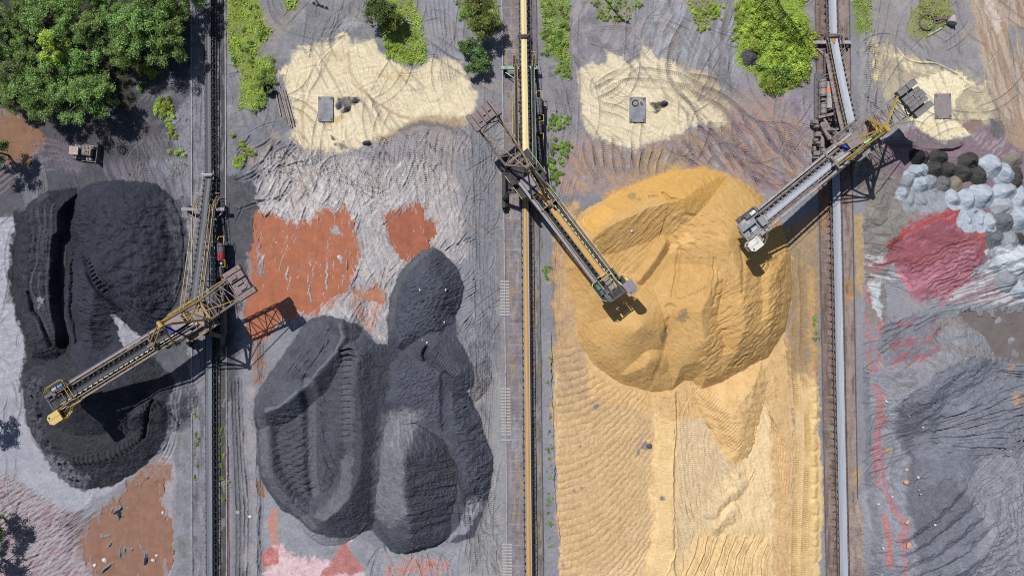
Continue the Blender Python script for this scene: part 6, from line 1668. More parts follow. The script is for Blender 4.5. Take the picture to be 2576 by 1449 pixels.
        for sgn in (-1, 1):
            for a, b_ in ((-30, -6), (-6, -30)):
                m.beam(L.w(yc + a, sgn * 1.1, 2.6) - base, L.w(yc + b_, sgn * 2.2, 1.0) - base, 0.09)
            m.beam(L.w(yc - 30, sgn * 1.1, 2.6) - base, L.w(yc - 30, sgn * 2.2, 1.0) - base, 0.09)
            m.beam(L.w(yc - 40, sgn * 1.6, 1.6) - base, L.w(yc, sgn * 1.6, 2.2) - base, 0.08)
        m.build('bracing', M_STEEL, root)
        # heavy drive bogies at the foot, by the left rail
        rnd = random.Random(5)
        m = MB()
        for j in range(16):
            y = 306 + j * 6.5
            m.box(L.w(y, -3.6 + rnd.uniform(-0.6, 0.9), 1.0 + rnd.uniform(0, 1.2)) - base, (rnd.uniform(.5, 1.3), rnd.uniform(.4, .9), rnd.uniform(.5, 1.2)), rnd.uniform(-.2, .2))
        m.beam(L.w(305, -4.0, 3.0) - base, L.w(296, -0.9, 3.2) - base, 0.5, 0.3)
        m.beam(L.w(310, -3.2, 3.6) - base, L.w(352, -1.6, 3.6) - base, 0.35)
        m.box(L.w(338, -2.5, 3.4) - base, (1.5, 3.6, 0.5), 0.5)
        m.build('drive_bogie', M_STEEL, root)
    # dark cabinets in the shade below the ramp
    m = MB()
    if k == 0:
        for j, y in enumerate(range(628, 716, 14)):
            m.box(L.w(y, 1.35, 2.1 + 0.1 * (j % 2)) - base, (0.75, 0.9, 1.0))
        m.build('switch_cabinet', mat('grey_green_box', '#7d8c90', 0.5), root)
    if k == 1:
        m = MB()
        for j in range(30):
            m.box(L.w(272 + j * 2.6, -2.0, 0.6 + j * 0.11) - base, (0.62, 0.16, 0.05))
        m.build('stair', M_MID, root)
        m = MB()
        for off in (-2.4, -1.65):
            m.path([L.w(260, off, 1.6) - base, L.w(350, off, 5.0) - base], 0.055)
        m.path([L.w(256, -2.5, 1.9) - base, L.w(256, -1.6, 1.9) - base, L.w(276, -1.5, 2.5) - base], 0.06)
        m.build('stair_rail', M_YELB, root)

# ---- stackers
def stacker(k, label, d, arm, blen, cols, z0=10.0, z1=12.8):
    """x runs toward the head of the boom, y to its left, z up; the origin is the slewing centre on the ground"""
    px, py = PIV[k]
    pos = Vector(((px - CX) * S, -(py - CY) * S, 0))
    yaw = math.atan2(-d[1], d[0])
    root = empty('stacker', pos, yaw); tag(root, label, 'stacker', 'boom stackers over the conveyors')
    FR, STAY, CW, CAB, RAILM, PLANK, BELT = cols['frame'], cols['stay'], cols['cw'], cols['cab'], cols['rail'], cols['plank'], cols['belt']
    L = LINES[k]
    ca, sa = math.cos(-yaw), math.sin(-yaw)
    def T(x, y, z):          # gantry axes (x across the rails, y along them) -> stacker axes
        return (x * ca - y * sa, x * sa + y * ca, z)
    def bz(x): return z0 + (z1 - z0) * max(x, -2) / blen
    xl, xr = (RAILS[2 * k][0] + (RAILS[2 * k][1] - RAILS[2 * k][0]) * py / 1449 - px) * S, (RAILS[2 * k + 1][0] + (RAILS[2 * k + 1][1] - RAILS[2 * k + 1][0]) * py / 1449 - px) * S
    # portal
    m = MB()
    for x in (xl, xr):
        m.beam(T(x, -5.2, 1.6), T(x, 5.2, 1.6), 0.7, 0.8)
        for y in (-3.6, 3.6):
            m.beam(T(x, y, 1.8), T(x * 0.72, y * 0.72, 6.0), 0.6)
    for y in (-2.6, 2.6):
        m.beam(T(xl * 0.78, y, 6.0), T(xr * 0.78, y, 6.0), 0.7, 0.9)
    for x in (xl * 0.7, xr * 0.7):
        m.beam(T(x, -2.6, 6.0), T(x, 2.6, 6.0), 0.6, 0.9)
    gan = m.build('portal_frame', FR if k != 1 else M_DARK, root)
    for x in (xl, xr):
        for y in (-4.4, 4.4):
            b = MB()
            b.box((0, 0, 0.95), (0.5, 1.0, 0.5), 0)
            bm_ = MB()
            bm_.beam(T(x, y - 1.3, 0.85), T(x, y + 1.3, 0.85), 0.5, 0.6)
            for dy in (-0.8, 0.8):
                bm_.tube(T(x - 0.2, y + dy, 0.55), T(x + 0.2, y + dy, 0.55), 0.36, 14)
            bm_.beam(T(x + 0.5, y - 0.5, 1.2), T(x + 0.5, y + 0.5, 1.2), 0.5)
            bm_.build('bogie', M_DARK if k < 2 else M_STEEL, gan)
    m = MB(); m.ring((0, 0, 6.9), 2.7, 0.28, 40, 8); m.ring((0, 0, 6.5), 2.9, 0.2, 40, 8)
    sr = smoothmesh(m.build('slew_ring', M_DARK, root))
    MB().ring((0, 0, 7.5), 3.15, 0.05, 40, 6, a0=-0.4 + math.pi / 2, a1=math.pi * 1.75).build('ring_rail', RAILM, root)
    m = MB(); m.tube((0, 0, 2.2), (0, 0, 6.6), 0.9, 16, 1.5)
    m.beam((0, 0, 2.4), T(0.0, -2.4, 2.0), 1.3, 0.8)
    m.build('transfer_chute', M_DARK, root)
    # turntable with its deck
    m = MB()
    for y in (-1.9, 1.9):
        m.beam((-4.2, y, 8.6), (6.6, y, 8.9), 0.45, 1.0)
    for x in (-4, -1.6, 1.8, 4.4, 6.4):
        m.beam((x, -2.1, 8.5), (x, 2.1, 8.5), 0.4, 0.7)
    m.box((-1.0, 2.75, 8.35), (6.0, 1.3, 0.12)); m.box((0.5, -2.7, 8.35), (5.6, 1.1, 0.12))
    for x in (-3.5, -1.5, 0.5, 2.0):
        m.beam((x, 2.1, 8.3), (x, 3.4, 8.3), 0.2)
    m.box((0.6, 0, 8.05), (9.4, 4.3, 0.12)); m.box((-0.5, 0, 6.3), (5.0, 5.2, 0.1))  # solid plates added so the body casts a wide, dark shadow
    m.build('turntable', FR if k != 1 else M_DARK, root)
    # machinery on the deck
    m = MB(); m.box((1.55, -0.55, 10.1), (2.3, 1.9, 1.7)); mh = m.build('machinery_house', M_MAUVE, root)
    MB().box((1.55, -0.55, 11.0), (2.5, 2.1, 0.1)).build('roof', M_MAUVE, mh)
    m = MB(); m.box((3.35, -0.5, 9.95), (1.2, 1.8, 1.3)); m.build('transformer', M_BLUE if k != 1 else M_MID, root)
    rnd = random.Random(40 + k)
    m = MB()
    for j in range(12):
        x, y = rnd.uniform(-3.6, 5.4), rnd.choice((-1, 1)) * rnd.uniform(1.0, 2.9)
        m.box((x, y, 9.0 + rnd.uniform(0, 0.5)), (rnd.uniform(.4, 1.1), rnd.uniform(.3, .8), rnd.uniform(.4, 1.1)), rnd.choice((0, 0, .2)))
    m.box((0.8, 0, 8.6), (9.0, 3.6, 0.9))
    m.build('slewing_gear', M_STEEL if k != 1 else M_DARK, root)
    for j in range(3):
        MB().tube((-3.2 + j * 2.2, 1.2, 9.4), (-2.0 + j * 2.2, 1.2, 9.4), 0.32, 12).build('slewing_motor', M_LIGHT if k != 1 else M_MID, root)
    m = MB()
    for y, xa, xb in ((3.35, -3.8, 2.0), (-3.2, -2.2, 3.2), (2.1, -3.8, 2.0)):
        for z in (8.9, 9.4):
            m.beam((xa, y, z), (xb, y, z), 0.06)
        for x in np.linspace(xa, xb, 6): m.beam((x, y, 8.4), (x, y, 9.4), 0.06)
    m.build('handrail', RAILM, root)
    # mast: two legs leaning to one head
    ax, az = 0.3, 20.0
    m = MB()
    for y in (-2.0, 2.0):
        m.beam((-3.7, y, 10.0), (ax, y * 0.08, az), 0.4 if k != 2 else 0.5)
        m.beam((4.8, y, 9.2), (ax, y * 0.08, az), 0.28)
    m.beam((-3.7, -2.0, 10.0), (-3.7, 2.0, 10.0), 0.45)
    m.beam((-1.9, -1.15, 14.6), (-1.9, 1.15, 14.6), 0.3)
    m.beam((-3.7, -2.0, 10.0), (-1.9, 1.15, 14.6), 0.16); m.beam((-3.7, 2.0, 10.0), (-1.9, -1.15, 14.6), 0.16)
    mast = m.build('mast', STAY if k != 1 else FR, root)
    MB().tube((ax, -0.55, az), (ax, 0.55, az), 0.42, 14).build('mast_head', M_YEL if k == 0 else (FR if k == 1 else M_YEL), mast)
    for y in (-0.35, 0.35):
        MB().beam((ax, y, az), (7.2, y * 1.5 + 0.4, bz(7.2) + 1.2), 0.2 if k != 1 else 0.15).build('fore_stay', STAY if k != 1 else M_MUST, root)
    for y in (-2.3, 2.3):
        MB().beam((ax, y * 0.15, az), (-arm + 1.4, y, 12.6), 0.14 if k != 2 else (0.34 if y < 0 else 0.12)).build('back_stay', M_YEL if k != 1 else M_MUST, root)
    # frame on the boom that takes the stays
    m = MB()
    m.beam((7.2, -1.9, bz(7) + 0.2), (7.2, 1.9, bz(7) + 0.2), 0.35)
    for y in (-1.5, 1.5): m.beam((7.2, y, bz(7)), (7.2, y * 0.35 + 0.4, bz(7) + 1.3), 0.28)
    m.beam((6.7, 0.4, bz(7) + 1.3), (8.1, 0.4, bz(7) + 1.3), 0.4); m.beam((7.2, -1.1, bz(7) + 1.2), (7.2, 1.4, bz(7) + 1.2), 0.3)
    m.build('stay_frame', FR, root)
    # counterweight arm: two chords and lattice
    m = MB()
    ca_z = lambda x: 10.0 + (x + 3.7) / (-arm + 3.7) * 2.2
    ch = lambda x, s: (x, s * (2.0 + 0.25 * (x + 3.7) / (-arm + 3.7)), ca_z(x))
    xs = np.linspace(-3.7, -arm + 0.6, 6)
    for s in (-1, 1):
        m.beam(ch(-3.2, s), ch(-arm - 1.4, s), 0.36, 0.42)
    mm = MB()
    for i_, (a, b) in enumerate(zip(xs[:-1], xs[1:])):
        mm.beam(ch(b, -1), ch(b, 1), 0.15)
        if i_ % 2: mm.beam(ch(a, -1), ch(b, 1), 0.16)
        else: mm.beam(ch(a, 1), ch(b, -1), 0.16)
        mid = [(p + q) / 2 for p, q in zip(ch(a, 1), ch(b, -1))]
        mm.beam(ch(a, -1), mid, 0.11)
        for s in (-1, 1):      # lower chord of the arm
            pa, pb = ch(a, s), ch(b, s)
            mm.beam((pa[0], pa[1] * .9, pa[2] - 1.3), (pb[0], pb[1] * .9, pb[2] - 1.1), 0.16)
            mm.beam(pa, (pb[0], pb[1] * .9, pb[2] - 1.1), 0.1)
    cwa = m.build('counterweight_arm', FR, root)
    mm.build('lattice', FR, cwa)
    cw = MB()
    cw.box((-arm, 0, ca_z(-arm) + 0.15), (3.1, 5.6, 0.25))
    cwo = cw.build('counterweight', CW, root)
    rnd = random.Random(70 + k)
    if k < 2:
        rows_ = ((-2.45, 0.85), (-1.25, 1.25), (0.0, 1.05), (1.2, 1.15), (2.4, 0.95))
        for (y, wd) in rows_:
            h = rnd.uniform(1.0, 1.35) - (0.3 if y == 0.0 else 0)
            ln = 3.5 if abs(y) > 2 else 3.0
            b = MB(); b.box((-arm + rnd.uniform(-.15, .15), y, ca_z(-arm) + 0.3 + h / 2), (ln, wd, h))
            for xx in (-1.0, 1.0):
                b.box((-arm + xx, y, ca_z(-arm) + 0.3 + h + 0.05), (0.35, 0.22, 0.1))
            bo = b.build('ballast_block', CW, cwo)
            if abs(y) < 1.5:
                b = MB(); b.box((-arm + rnd.uniform(-.6, .3), y, ca_z(-arm) + 0.3 + h + 0.16), (1.3, wd * 0.55, 0.3)); b.build('ballast_block', CW, cwo)
    else:
        for y, xs_, hz in ((-2.5, (-1.0, 1.0), 0.9), (-1.1, (-1.3, 0, 1.3), 0.7), (-0.35, (-1.0, 0.9), 0.8), (0.4, (-1.4, -0.1, 1.1), 0.75), (1.15, (-0.8, 1.0), 0.85), (2.5, (-1.1, 0.8), 0.7)):
            for xx in xs_:
                b = MB(); wd = 1.1 if abs(y) > 2 else 0.68
                b.box((-arm - 0.2 + xx + rnd.uniform(-.1, .1), y, ca_z(-arm) + 0.3 + hz / 2 + rnd.uniform(0, .12)), (3.9 / len(xs_) * 0.98, wd, hz + 0.2), rnd.uniform(-.02, .02)); b.build('ballast_block', CW, cwo)
    # boom
    x0 = -0.5
    X_ = np.linspace(x0, blen - 1.5, 18)
    m = MB()
    for y in (-1.25, 1.25):
        m.beam((x0, y, bz(x0) - 0.3), (blen, y, bz(blen) - 0.3), 0.24, 0.5)
        m.beam((x0 + 3, y * 0.9, bz(3) - 1.5), (blen - 4, y * 0.9, bz(blen - 4) - 1.0), 0.18)
        for i_, (a, b) in enumerate(zip(X_[2:-3], X_[3:-2])):
            m.beam((a, y, bz(a) - 0.4), (b, y * 0.9, bz(b) - 1.25), 0.1)
            m.beam((a, y, bz(a) - 0.4), (a, y * 0.9, bz(a) - 1.25), 0.1)
    for i_, (a, b) in enumerate(zip(X_[:-1], X_[1:])):
        m.beam((a, -2.05, bz(a) - 0.35), (a, 2.05, bz(a) - 0.35), 0.14)
        m.beam((a, -1.2, bz(a) - 0.42), (b, 1.2, bz(b) - 0.42), 0.11)
    boom = m.build('boom', FR if k != 1 else M_DARK, root)
    m = MB()
    m.beam((x0, 0.82, bz(x0) + 0.12), (blen - 1.2, 0.82, bz(blen - 1.2) + 0.12), 0.13, 0.2)
    for x in np.arange(1, blen - 1.5, 1.15): m.box((x, 0.93, bz(x) + 0.1), (0.12, 0.2, 0.16))
    m.build('skirt_plate', M_WHITE if k == 0 else (M_YELP if k == 1 else M_LIGHT), boom)
    for y, wd, mt in ((-1.86, 0.46, PLANK), (1.85, 0.36, PLANK if k != 1 else M_MID)):
        m = MB()
        m.strip([[(x, y - wd / 2, bz(x) - 0.02), (x, y + wd / 2, bz(x) - 0.02)] for x in (0.5, blen - 2.2)])
        m.strip([[(x, y - wd / 2, bz(x) - 0.12), (x, y + wd / 2, bz(x) - 0.12)] for x in (0.5, blen - 2.2)])
        for s in (-1, 1): m.beam((0.5, y + s * wd / 2, bz(0.5)), (blen - 2.2, y + s * wd / 2, bz(blen - 2.2)), 0.05, 0.16)
        m.build('walkway', mt, boom)
    m = MB()
    for y in ((1.48, 2.12) if k != 2 else (2.12,)):
        m.beam((3.5, y, bz(3.5) + 0.95), (blen - 2.2, y, bz(blen - 2.2) + 0.95), 0.06)
        for x in np.arange(3.6, blen - 2.2, 1.8): m.beam((x, y, bz(x)), (x, y, bz(x) + 0.95), 0.05)
    for y in ((-1.5,) if k != 2 else (-1.48, -2.14)):
        m.beam((3.5, y, bz(3.5) + 0.95), (blen - 2.2, y, bz(blen - 2.2) + 0.95), 0.05)
        for x in np.arange(3.6, blen - 2.2, 1.8): m.beam((x, y, bz(x)), (x, y, bz(x) + 0.95), 0.05)
    m.build('handrail', RAILM, boom)
    # belt on the boom
    bwid = 1.25
    rows_ = []
    for x in np.linspace(0.2, blen - 1.0, 24):
        rows_.append([(x, o_ * bwid + 0.08, bz(x) + dz - 0.05) for o_, dz in ((-.5, .24), (-.3, .03), (0, 0), (.3, .03), (.5, .24))])
    for t in range(1, 6):
        a = math.pi * t / 5
        rows_.append([(blen - 1.0 + 0.45 * math.sin(a), o_ * bwid + 0.08, bz(blen) - 0.45 + 0.45 * math.cos(a)) for o_ in (-.5, -.3, 0, .3, .5)])
    bo = smoothmesh(MB().strip(rows_).build('boom_belt', BELT, root))
    if k == 1:
        rr_ = []
        for x in np.linspace(3.2, blen - 4.2, 40):
            j = 0.04 * math.sin(x * 2.1) + 0.03 * math.sin(x * 5)
            rr_.append([(x, o_ * (0.40 + j) + 0.08, bz(x) + 0.02 + dz) for o_, dz in ((-1, .02), (-.4, .12), (.1, .15), (.5, .1), (1, .02))])
        smoothmesh(MB().strip(rr_).build('sand_load', mat('boom_sand', '#c79a58', 0.95, vary=0.2, scale=3), bo))
    m = MB()
    for s in (-1, 1):
        m.box((0, 0.08 + s * 0.72, 0.18), (0.3, 0.26, 0.34))
    m.beam((0, -0.9, -0.12), (0, 1.0, -0.12), 0.12)
    me = m.mesh('roller_station'); me.materials.append(M_DARK if k < 2 else M_STEEL)
    for x in np.arange(1.2, blen - 2.0, 1.05):
        s = link('roller_station', me, None, boom); s.location = (x, 0, bz(x))
    m = MB()
    m.strip([[(x, -1.5, bz(x) - 0.62), (x, 1.5, bz(x) - 0.62)] for x in (0.2, blen - 1.5)]); m.strip([[(x, -1.5, bz(x) - 0.7), (x, 1.5, bz(x) - 0.7)] for x in (0.2, blen - 1.5)])
    for s in (-1, 1): m.beam((0.2, s * 1.5, bz(0.2) - 0.66), (blen - 1.5, s * 1.5, bz(blen - 1.5) - 0.66), 0.08, 0.3)
    m.build('shadow_plate', M_DARK, boom)  # closed plate added under the boom to make its shadow solid
    # cable along the boom side
    m = MB(); pts = [(x, -0.95 + 0.06 * math.sin(x * 1.7), bz(x) - 0.1) for x in np.linspace(2, blen - 3, 14)]
    m.path(pts, 0.06); m.path([(p[0], p[1] - 0.16, p[2]) for p in pts], 0.05); m.build('cable', M_RUBBER if k < 2 else M_STEEL, boom)
    # head
    hz = bz(blen)
    m = MB()
    m.beam((blen - 4.0, -1.3, hz - 0.2), (blen + 0.4, -1.3, hz - 0.1), 0.22, 0.5); m.beam((blen - 4.0, 1.3, hz - 0.2), (blen + 0.4, 1.3, hz - 0.1), 0.22, 0.5)
    m.beam((blen + 0.4, -1.4, hz), (blen + 0.4, 1.5, hz), 0.2)
    for y in (-0.8, 0.95): m.beam((blen - 2.6, y, hz + 0.35), (blen + 0.3, y, hz + 0.25), 0.12)
    m.beam((blen - 2.6, -0.8, hz + 0.35), (blen - 2.6, 0.95, hz + 0.35), 0.14)
    m.build('head_frame', M_LIGHT if k == 2 else M_MID, root)
    m = MB(); m.tube((blen - 1.0, -0.75, hz - 0.45), (blen - 1.0, 0.95, hz - 0.45), 0.42, 18); m.build('head_drum', M_DARK, root)
    m = MB()
    m.box((blen - 0.2, 0.1, hz - 0.9), (1.0, 1.7, 1.5))
    if k == 2:
        m.box((blen - 1.2, -0.95, hz + 0.35), (3.2, 1.1, 0.5)); m.box((blen - 3.6, 0.1, hz + 0.6), (1.3, 1.7, 0.8))
    m.build('discharge_chute', M_DARK if k != 2 else mat('grey_plate', '#8a9096', 0.5, vary=0.2), root)
    m = MB()
    m.box((blen - 2.2, -2.1, hz - 0.25), (4.2, 1.6, 0.12))
    for x in (-4, -2.2, -0.4): m.beam((blen + x, -1.3, hz - 0.3), (blen + x, -2.9, hz - 0.3), 0.14)
    m.build('motor_platform', M_DARK if k < 2 else M_MID, root)
    for j, (xx, ln, rr, mt) in enumerate((( -3.2, 1.1, 0.36, (M_SKYB, M_GREEN, M_WHITE)[k]), (-2.0, 0.9, 0.42, M_LIGHT if k == 0 else M_MID))):
        m = MB(); m.tube((blen + xx - ln / 2, -2.0, hz + 0.25), (blen + xx + ln / 2, -2.0, hz + 0.25), rr, 14)
        m.box((blen + xx, -2.0, hz - 0.1), (ln, 0.7, 0.25)); m.build('drive_motor', mt, root)
    m = MB(); m.box((blen - 0.7, -1.75, hz + 0.2), (1.4, 0.7, 0.7)); m.box((blen + 0.1, -1.7, hz + 0.2), (0.5, 0.5, 0.5)); m.box((blen - 1.5, -1.2, hz + 0.4), (0.7, 0.6, 0.5), 0.2)
    m.build('gearbox', M_MID if k < 2 else M_LIGHT, root)
    m = MB()
    pr = [(blen - 4.3, -1.5), (blen - 4.3, -2.5), (blen - 3.9, -2.95), (blen - 1.0, -2.95), (blen - 0.2, -2.3)]
    for z in (0.45, 0.95):
        for a, b in zip(pr[:-1], pr[1:]): m.beam((*a, hz + z), (*b, hz + z), 0.07)
    for a in pr: m.beam((*a, hz - 0.2), (*a, hz + 0.95), 0.07)
    for x in (-4.6, -3.9):
        m.beam((blen + x, -1.2, hz + 1.0), (blen + x, 1.35, hz + 1.0), 0.1)
        for y in (-1.2, 1.35): m.beam((blen + x, y, hz - 0.2), (blen + x, y, hz + 1.0), 0.07)
    if k == 1:
        m.beam((blen - 4.6, -1.2, hz + .5), (blen - 4.6, 1.35, hz + .5), 0.07)
    pr = [(blen - 5.2, 2.3), (blen - 3.0, 2.3), (blen - 2.6, 2.9), (blen - 1.6, 3.5), (blen - 0.9, 3.5)]
    for z in (0.4, 0.95):
        for a, b in zip(pr[:-1], pr[1:]): m.beam((*a, hz + z), (*b, hz + z), 0.07)
    for a in pr: m.beam((*a, hz - 0.2), (*a, hz + 0.95), 0.07)
    m.path([(blen - 4.4, 1.4, hz + 0.9), (blen - 2.4, 1.25, hz + 0.9), (blen - 0.6, 1.7, hz + 0.4)], 0.06)
    m.build('head_handrail', RAILM, root)
    m = MB(); m.box((blen - 2.3, 1.9, hz - 0.2), (4.4, 0.9, 0.12)); m.box((blen - 0.9, 2.6, hz - 0.5), (2.6, 0.5, 0.3))
    m.box((blen - 2.3, 2.0, hz + 0.2), (0.7, 0.5, 0.7)); m.box((blen - 3.4, 1.9, hz + 0.1), (0.5, 0.5, 0.5))
    m.build('cabin_walkway', M_DARK if k < 2 else M_LIGHT, root)
    # cabin: chamfered box with windows, hung beside the head
    cx_, cy_ = blen + 0.25, 2.55
    hl, hw = 1.15, 0.95
    oct_ = [(cx_ - hl, cy_ - hw), (cx_ + hl - 0.5, cy_ - hw), (cx_ + hl, cy_ - hw + 0.45), (cx_ + hl, cy_ + hw - 0.45), (cx_ + hl - 0.5, cy_ + hw), (cx_ - hl, cy_ + hw)]
    cb = MB().prism(oct_, hz - 0.9, hz + 1.35)
    cab = cb.build('operator_cabin', CAB, root)
    big = [(cx_ + (p[0] - cx_) * 1.08, cy_ + (p[1] - cy_) * 1.08) for p in oct_]
    MB().prism(big, hz + 1.36, hz + 1.46).build('cabin_roof', cols['roof'], cab)
    rb = MB(); rb.beam((cx_ - hl, cy_, hz + 1.48), (cx_ + hl, cy_, hz + 1.48), 0.04, 0.04); rb.box((cx_ + hl - 0.4, cy_ + 0.5 * (1 if k == 2 else -1), hz + 1.55), (0.25, 0.25, 0.2)); rb.build('roof_rib', M_MID, cab)
    for a, b in zip(oct_, oct_[1:] + oct_[:1]):
        dx, dy = b[0] - a[0], b[1] - a[1]; ln = math.hypot(dx, dy)
        if ln < 0.5: continue
        nx, ny = dy / ln, -dx / ln
        c = ((a[0] + b[0]) / 2 + nx * 0.006, (a[1] + b[1]) / 2 + ny * 0.006, hz + 0.55)
        MB().box(c, (ln * 0.72, 0.02, 0.8), math.atan2(dy, dx)).build('window', M_GLASS, cab)
    m = MB()
    for y in (cy_ - hw + 0.1, cy_ + hw - 0.3): m.beam((cx_ - hl - 1.2, y * .93, hz - 0.3), (cx_ - hl, y, hz + 0.2), 0.14)
    m.build('cabin_bracket', CAB, cab)
    if k == 2:
        m = MB(); m.tube((-0.2, 1.15, 10.2), (-4.6, 1.15, 11.6), 0.16, 10); m.build('pipe', mat('pale_green_pipe', '#a9d08c', 0.5), root)
        m = MB()
        for j in range(4): m.beam((-1.5 - j * .9, 0.2, 10.6), (-2.3 - j * .9, -1.0, 10.9), 0.12)
        m.build('hose', mat('red_orange_hose', '#a8583f', 0.6), root)
    return root

BC = [mat('boom_coal_belt', '#33343a', 0.6, vary=0.4), mat('boom_sand_belt', '#8d8478', 0.7, vary=0.3), mat('boom_grey_belt', '#a2a8b2', 0.6, vary=0.15)]
M_CWB = mat('mauve_brown_ballast', '#857779', 0.75, vary=0.25, dirt='#6a5d5f', dirt_amt=0.5)
M_CWG = mat('grey_ballast', '#7f7d7e', 0.8, vary=0.25, dirt='#6a6464', dirt_amt=0.4)
M_TAUPE = mat('taupe_steel', '#786b66', 0.6, vary=0.25, dirt='#5f5552', dirt_amt=0.5)
stacker(0, 'stacker with a mustard mast and bright yellow cabin, boom over the black coal', (-413, 266), 12.9, 27.9,
        dict(frame=M_TAUPE, stay=M_MUST, cw=M_CWB, cab=M_YELB, roof=mat('faded_yellow_roof', '#cdb06c', 0.5, vary=0.1), rail=M_YEL, plank=M_MAUVE, belt=BC[0]))
stacker(1, 'brown-grey stacker with a sand-loaded boom reaching down onto the ochre pile', (292, 392), 12.9, 27.9,
        dict(frame=M_TAUPE, stay=M_TAUPE, cw=M_CWB, cab=M_YELP, roof=M_MAUVE, rail=M_YELP, plank=M_MAUVE, belt=BC[1]))
stacker(2, 'pale grey stacker with a white cabin and stacked ballast, boom ending above the ochre pile', (-385, 303), 10.6, 28.7,
        dict(frame=mat('weathered_grey_steel', '#8f8a8a', 0.65, vary=0.25, dirt='#5e5856', dirt_amt=0.6), stay=M_YEL, cw=M_CWG, cab=M_WHITE, roof=M_WHITE, rail=M_STEEL, plank=M_LIGHT, belt=BC[2]), z1=13.6)
# ------------------------------------------------------------------ vegetation
def leaf_mat(name, a, b_, c_, trans=0.35):
    m, nt, b = nodes(name)
    geo = nt.nodes.new('ShaderNodeNewGeometry')
    oi = nt.nodes.new('ShaderNodeObjectInfo')
    r = nt.nodes.new('ShaderNodeValToRGB')
    r.color_ramp.elements[0].color = (*lin(a), 1); r.color_ramp.elements[1].color = (*lin(c_), 1)
    e = r.color_ramp.elements.new(0.55); e.color = (*lin(b_), 1)
    nt.links.new(geo.outputs['Random Per Island'], r.inputs['Fac'])
    hs = nt.nodes.new('ShaderNodeHueSaturation')
    mr = nt.nodes.new('ShaderNodeMapRange'); mr.inputs['To Min'].default_value = 0.75; mr.inputs['To Max'].default_value = 1.25
    nz = nt.nodes.new('ShaderNodeTexNoise'); nz.inputs['Scale'].default_value = 0.55; nz.inputs['Detail'].default_value = 5
    nt.links.new(geo.outputs['Position'], nz.inputs['Vector'])
    mr3 = nt.nodes.new('ShaderNodeMapRange'); mr3.inputs['From Min'].default_value = 0.3; mr3.inputs['From Max'].default_value = 0.7
    mr3.inputs['To Min'].default_value = 0.55; mr3.inputs['To Max'].default_value = 1.25
    nt.links.new(nz.outputs['Fac'], mr3.inputs['Value'])
    mv = nt.nodes.new('ShaderNodeMath'); mv.operation = 'MULTIPLY'
    nt.links.new(oi.outputs['Random'], mr.inputs['Value']); nt.links.new(mr.outputs[0], mv.inputs[0]); nt.links.new(mr3.outputs[0], mv.inputs[1])
    nt.links.new(mv.outputs[0], hs.inputs['Value'])
    mr2 = nt.nodes.new('ShaderNodeMapRange'); mr2.inputs['To Min'].default_value = 0.485; mr2.inputs['To Max'].default_value = 0.515
    nt.links.new(oi.outputs['Random'], mr2.inputs['Value']); nt.links.new(mr2.outputs[0], hs.inputs['Hue'])
    nt.links.new(r.outputs['Color'], hs.inputs['Color'])
    nt.links.new(hs.outputs['Color'], b.inputs['Base Color'])
    b.inputs['Roughness'].default_value = 0.5
    b.inputs['Specular IOR Level'].default_value = 0.3
    tr = nt.nodes.new('ShaderNodeBsdfTranslucent'); nt.links.new(hs.outputs['Color'], tr.inputs['Color'])
    mx = nt.nodes.new('ShaderNodeMixShader'); mx.inputs[0].default_value = trans
    nt.links.new(b.outputs[0], mx.inputs[1]); nt.links.new(tr.outputs[0], mx.inputs[2])
    nt.links.new(mx.outputs[0], nt.nodes['Material Output'].inputs['Surface'])
    return m
LEAF_TREE = leaf_mat('tree_leaves', '#547638', '#88ae52', '#c6de96')
LEAF_DARK = leaf_mat('dark_leaves', '#42602e', '#6b8a44', '#98b46c')
LEAF_OLIVE = leaf_mat('olive_leaves', '#5c6f30', '#869c48', '#b4c070')
LEAF_YEL = leaf_mat('yellow_green_leaves', '#94b43a', '#c2da52', '#e2ee86')
LEAF_BUSH = leaf_mat('bright_shrub_leaves', '#86a834', '#b4cc48', '#dcea88')
LEAF_WEED = leaf_mat('weed_leaves', '#688a3a', '#96b850', '#c6da88')
GRASS_M = leaf_mat('grass_blades', '#84a830', '#b4d048', '#dfe886')
GRASS_D = leaf_mat('dry_grass_blades', '#8a9240', '#aab458', '#ccc98a')
BARK = mat('bark', '#6b5d50', 0.9, vary=0.3, scale=3)
vr = np.random.default_rng(3)

def leaf_quads(P, Nrm, size):
    """small leaf-clump quads at points P, facing roughly along Nrm"""
    n = len(P)
    r = vr.normal(0, 1, (n, 3)); r -= (r * Nrm).sum(1, keepdims=True) * Nrm
    r /= np.linalg.norm(r, axis=1, keepdims=True) + 1e-6
    s = np.cross(Nrm, r)
    sz = size[:, None]
    asp = vr.uniform(0.5, 0.9, (n, 1))
    a = P + r * sz * 0.5; b = P + s * sz * asp * 0.5; c = P - r * sz * 0.5; d = P - s * sz * asp * 0.5
    V = np.stack([a, b, c, d], 1).reshape(-1, 3)
    F = np.arange(n * 4, dtype=np.int32).reshape(n, 4)
    return V, F

